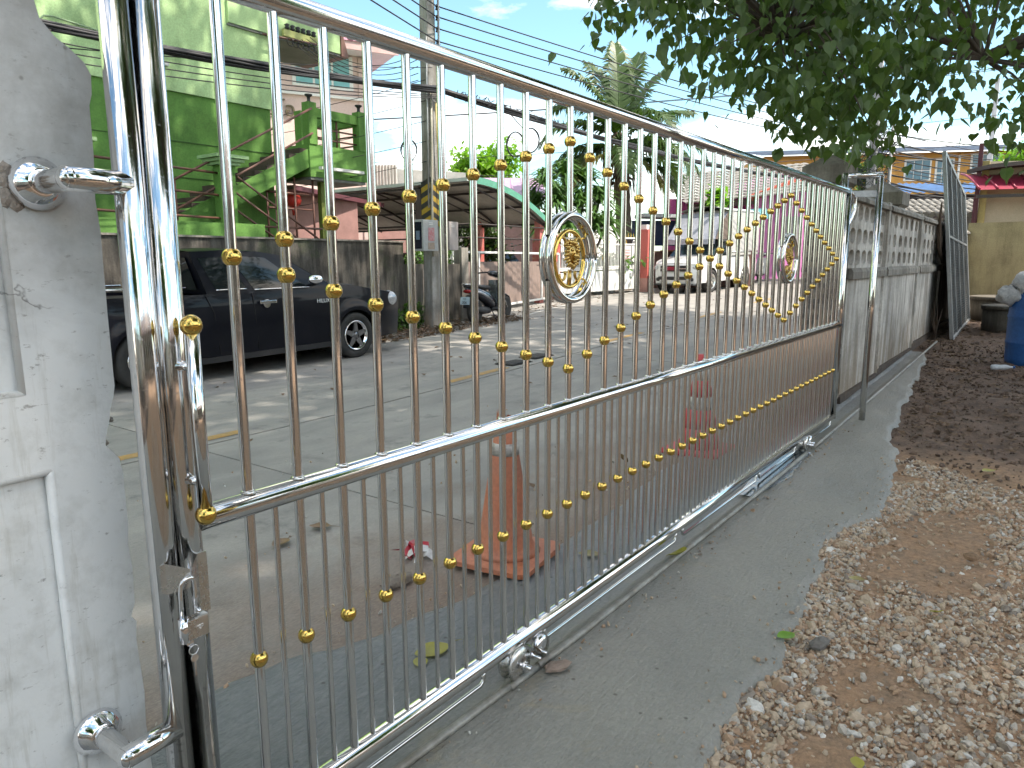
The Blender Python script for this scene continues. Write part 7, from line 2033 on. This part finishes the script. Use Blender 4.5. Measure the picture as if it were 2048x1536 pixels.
def stones(pos, size, flat=(.45, .8)):
    n = len(pos)
    q_ = rng.normal(0, 1, (n, 4)); q_ /= np.linalg.norm(q_, axis=1)[:, None]
    w, x, y_, z = q_.T
    Rm = np.stack([np.stack([1 - 2 * (y_ * y_ + z * z), 2 * (x * y_ - z * w), 2 * (x * z + y_ * w)], 1), np.stack([2 * (x * y_ + z * w), 1 - 2 * (x * x + z * z), 2 * (y_ * z - x * w)], 1), np.stack([2 * (x * z - y_ * w), 2 * (y_ * z + x * w), 1 - 2 * (x * x + y_ * y_)], 1)], 1)
    sc = np.stack([rng.uniform(.7, 1.5, n), rng.uniform(.6, 1.0, n), rng.uniform(flat[0], flat[1], n)], 1)
    base = ICO_V[None] * (1 + rng.uniform(-.22, .22, (n, 12, 1))) * sc[:, None, :]
    V_ = np.einsum('nij,nkj->nki', Rm, base) * size[:, None, None] + pos[:, None, :]
    F_ = ICO_F[None] + (np.arange(n) * 12)[:, None, None]
    return V_.reshape(-1, 3), F_.reshape(-1, 3)
V_, F_ = stones(pos, rng.gamma(2.0, .005, len(pos)) + .003)
tag(link('soil_clods', np_mesh('soil_clods', V_, F_, mat('crumbled_soil', (0.15, 0.10, 0.072), 0.95, 0, 0.5, 9, (0.085, 0.058, 0.043), 0.5, 30))), 'crumbled dark soil clods along the yard', 'clods', None, 'stuff')

GRV = [mat('gravel_%s' % nm, c, 0.85, 0, 0.25, 25, None, 0.3, 80) for nm, c in (('buff', (0.50, 0.39, 0.28)), ('grey', (0.50, 0.45, 0.385)), ('pale', (0.68, 0.65, 0.60)), ('tan', (0.43, 0.29, 0.19)), ('dark', (0.29, 0.24, 0.195)))]
def bare(x, y_):
    """patches of open clay between the stones"""
    s_ = 0.0
    for (cx, cy, rx, ry) in ((3.15, -1.05, .75, .26), (1.62, -.98, .22, .17), (2.75, -.86, .38, .12), (2.1, -1.62, .45, .16), (3.7, -1.75, .5, .2), (1.15, -.98, .14, .1)):
        s_ = max(s_, 1 - ((x - cx) / rx) ** 2 - ((y_ - cy) / ry) ** 2)
    return s_ + .35 * noise2(x * 2, y_ * 2, 1.7)
pos = []; att = 0
while len(pos) < 46000 and att < 300000:
    att += 1
    x = rnd.uniform(-1.6, 5.3); d = rnd.random() ** 1.4 * 2.6
    y_ = edge_y(x) + .03 - d
    if x > 4.3 + .5 * noise2(x, y_, 2.0) + .25 * d: continue
    if x > 0.4 and -y_ > 0.95 + .33 * x + .5: continue
    if x < 0.2 and rnd.random() < .35: continue
    b = bare(x, y_)
    if b > .25 and rnd.random() < .93 - .25 * max(0, .6 - b): continue
    pos.append((x, y_, yard_z(x, y_) + rnd.uniform(-.004, .012)))
pos = np.array(pos)
sz = rng.gamma(2.6, .0028, len(pos)) + .0028
sz[rng.random(len(pos)) < .008] *= 1.6
pos[:, 2] -= sz * .25
V_, F_ = stones(pos, sz)
mi = np.repeat(rng.choice(5, len(pos), p=[.40, .20, .05, .25, .10]), 20)
tag(link('gravel', np_mesh('gravel', V_, F_, GRV, False, mi)), 'loose pale angular gravel over orange clay beside the concrete strip', 'gravel', None, 'stuff')
# crumbs along the apron and road edge
pos = []
for _ in range(560):
    x = rnd.uniform(-.3, 5.5); y_ = street_edge(x) + rnd.gauss(.02, .07) if rnd.random() < .6 else ty(x) - .06 - abs(rnd.gauss(0, .05)); pos.append((x, y_, gz(x) + (.012 if y_ > .3 else .028)))
for _ in range(170):
    x = rnd.uniform(.6, 4.6); pos.append((x, edge_y(x) + abs(rnd.gauss(0, .07)), gz(x) + .028))
for _ in range(260):
    x = rnd.uniform(.2, 6); pos.append((x, rnd.uniform(.7, 3.0), gz(x) + .006))
pos = np.array(pos)
V_, F_ = stones(pos, rng.gamma(2.2, .0017, len(pos)) + .0012)
mi = np.repeat(rng.choice(5, len(pos), p=[.3, .2, .05, .25, .2]), 20)
tag(link('grit', np_mesh('grit', V_, F_, GRV, False, mi)), 'grit and mortar crumbs beside the track and road edge', 'grit', None, 'stuff')

def rock(label, c, r, sc, m_, cat='stone', seed=1):
    rr = random.Random(seed); mb = MB()
    vs = []; n_, k_ = 9, 5
    for i in range(k_ + 1):
        th_ = math.pi * i / k_
        for j in range(n_):
            a_ = 2 * math.pi * j / n_; q = 1 + .28 * math.sin(2 * a_ + seed) + rr.uniform(-.14, .14)
            vs.append((c[0] + r * sc[0] * q * math.sin(th_) * math.cos(a_), c[1] + r * sc[1] * q * math.sin(th_) * math.sin(a_), c[2] + r * sc[2] * math.cos(th_) * (1 + rr.uniform(-.1, .1))))
    mb.add(vs, [(i * n_ + j, (i + 1) * n_ + j, (i + 1) * n_ + (j + 1) % n_, i * n_ + (j + 1) % n_) for i in range(k_) for j in range(n_)])
    return tag(link('stone', mb.mesh('stone', m_)), label, cat)
rock('flat pinkish stone lying on the concrete beside the near roller', (1.05, -0.125, .036), .034, (1.35, 1.0, .35), mat('pinkish_stone', (0.33, 0.25, 0.20), .9, 0, .3, 30, bmp=.6), seed=3)
rock('flat dark grey stone half bedded in the gravel', (1.765, -0.80, .016), .042, (1.1, .9, .35), mat('slate_stone', (0.16, 0.145, 0.13), .85, 0, .3, 20, bmp=.3), seed=8)
rock('rounded brown stone on the clay patch farther back', (3.0, -1.18, .02), .035, (1.3, .8, .5), mat('brown_stone', (0.27, 0.17, 0.10), .85, 0, .3, 20, bmp=.3), seed=5)
rock('broken lump of mortar on the road edge behind the gate', (1.22, .82, .025), .05, (1.4, .9, .55), mat('mortar_lump', (0.26, 0.22, 0.18), .95, 0, .4, 25, bmp=.9), 'mortar lump', seed=2)

def fallen(label, c, yaw, s_, m_, curl=.3, tilt=(0, 0)):
    mb = MB(); N = 8
    def fn(a_, b_):
        t_ = b_; w_ = .42 * math.sin(math.pi * min(1, t_ * .93 + .03)) ** .8 * (1 - .25 * t_)
        x = (2 * a_ - 1) * w_
        return (x * s_, (t_ - .5) * s_, s_ * (curl * (x * x * 2.2 + .35 * (t_ - .5) ** 2 * 2)))
    mb.grid(fn, 6, N)
    mb.tube([(0, -.5 * s_, .0 + curl * .17 * s_), (0.02 * s_, -.75 * s_, .06 * s_), (.05 * s_, -.95 * s_, .02 * s_)], [.012 * s_, .010 * s_, .008 * s_], 5)
    o_ = tag(link('fallen_leaf', mb.mesh('fallen_leaf', m_), None, c, (tilt[0], tilt[1], yaw)), label, 'leaf', 'fallen leaves around the gate')
    return o_
YL = leaf_mat('yellow_leaf', (0.36, 0.33, 0.05), (0.28, 0.25, 0.05), .2, 20); GLF = leaf_mat('fresh_green_leaf', (0.12, 0.26, 0.02), (0.15, 0.30, 0.03), .2, 20)
PYL = leaf_mat('pale_yellow_leaf', (0.34, 0.30, 0.13), (0.24, 0.19, 0.08), .15, 25); BRL = leaf_mat('brown_leaf', (0.22, 0.14, 0.07), (0.15, 0.09, 0.05), .1, 25)
fallen('big yellow leaf on the wet mortar behind the lower bars', (0.88, 0.30, .030), 1.2, .13, YL, .15)
fallen('small torn yellow leaf beside the big yellow one', (0.80, 0.28, .030), 2.4, .07, YL, .1)
fallen('curled yellow-green leaf hanging over the track rail', (2.15, -0.085, .055), 2.75, .12, YL, .5, (.5, .2))
fallen('bright green leaf where the concrete meets the gravel', (1.73, -0.69, .028), 1.0, .075, GLF, .2)
fallen('pale yellow leaf on the mortar right of the orange cone', (1.95, 0.28, .030), .5, .10, PYL, .3)
fallen('pale leaf on gravel near the clay patch', (2.40, -.80, .03), .2, .065, PYL, .3)
fallen('yellow-brown leaf standing in the gravel', (2.25, -1.12, .035), 2.2, .065, YL, .4, (.5, 0))
fallen('small yellow leaf low in the gravel', (1.15, -1.05, .022), 1.9, .05, YL, .2)
fallen('dull green leaf near the bottom of the gravel', (1.0, -1.04, .022), .4, .06, PYL, .2)
fallen('brown leaf on the road behind the first lower bars', (1.20, 1.62, .014), 1.8, .11, BRL, .4)
fallen('curled tan leaf farther out on the road slab', (1.46, 1.64, .014), .6, .11, BRL, .5)
fallen('upright dry leaf on the road before the striped cone', (3.55, .95, .03), 1.1, .10, BRL, .5, (.9, .3))
fallen('yellow leaf at the far edge of the gravel', (4.55, -1.15, .06), .9, .09, YL, .3)
fallen('brown leaf on the roller bracket', (1.02, -.055, .09), 1.3, .05, BRL, .4, (.9, 0))

GRATE = mat('rusty_grate', (0.035, 0.033, 0.032), .7, .4)
for k, (x, y_) in enumerate(((6.85, 4.32), (7.50, 4.40))):
    t_ = thing('drain_grate', ('black iron drain grate nearer the gate on the road centre', 'black iron drain grate just beyond its twin on the road centre')[k], 'drain grate', (x, y_, gz(x)), 'drain grates in the road')
    part('frame', MB().box(x - .23, x + .23, y_ - .15, y_ + .15, gz(x) + .004, gz(x) + .014), GRATE, t_)
    for i in range(9):
        xx = x - .2 + i * .05
        part('slot_bar', MB().box(xx - .012, xx + .012, y_ - .13, y_ + .13, gz(x) + .0145, gz(x) + .024), mat('worn_iron', (.10, .095, .09), .5, .7) if (i == 0 and k == 0) else bpy.data.materials['worn_iron'], t_)
bt = thing('plastic_bottle', 'crushed clear plastic bottle on the soil in front of the drum', 'bottle', (9.35, -.98, gz(9.3)))
CLR = mat('cloudy_plastic', (.62, .66, .70), .2, 0, .2, 10)
part('body', MB().lathe([(.0, 0), (.03, .005), (.034, .06), (.028, .10), (.033, .15), (.014, .20), (.013, .225)], 14, (9.35, -.88, gz(9.3) + .03), (.25, -1, .05)), CLR, bt)
part('cap', MB().lathe([(.016, .225), (.016, .245)], 10, (9.35, -.88, gz(9.3) + .03), (.25, -1, .05)), BLUE, bt)

# ================================================================ ADDED OUT OF VIEW, FOR THE STEEL TO MIRROR
TAN = stain_mat('added_house_tan', (0.34, 0.27, 0.20), (0.24, 0.19, 0.14), lo=0.45, hi=0.75)
yh_ = thing('added_house', 'long tan house added behind the camera to darken the gate pipe reflections', 'house', (-2, -11, 0))  # added unseen house, cuts the bright horizon mirrored in steel and car paint
part('wall', MB().box(-18, 13, -15.2, -14.8, 0, 3.0), TAN, yh_)
mb = MB(); mb.add([(-18.5, -13.7, 2.8), (13.5, -13.7, 2.8), (13.5, -18, 4.6), (-18.5, -18, 4.6)], [(0, 1, 2, 3)])
part('roof', mb, mat('brown_roof_sheet', (0.13, 0.075, 0.06), 0.7), yh_)
for x in (-15, -11.5, -8, -4.5, -1, 2.5, 6, 9.5):
    part('column', MB().box(x - .12, x + .12, -13.95, -13.7, 0, 2.8), WHITE, yh_)
    w_ = part('window', MB().box(x + 1.0, x + 2.4, -14.8, -14.76, 1.0, 2.2), WHITE, yh_)
    part('pane', MB().box(x + 1.06, x + 2.34, -14.76, -14.74, 1.06, 2.14), CARGLASS, w_)
sw_ = tag(link('added_wall', MB().box(-9.2, -9.0, -14.7, 0.1, 0, 2.2).mesh('added_wall', FENCE)), 'plain stained wall added out of view for the steel to mirror', 'wall')  # added unseen wall, something for the pipes to reflect
leafy('leafy_tree', 'unseen bushy tree added behind the camera for the gate pipes to mirror', 'tree', V3(-6.5, -6.0, 0), V3(-6.5, -6.0, 4.6), (2.4, 2.4, 2.2), 3800, .3, MIDG, True, 34)  # added unseen tree, placed for its reflection in the steel
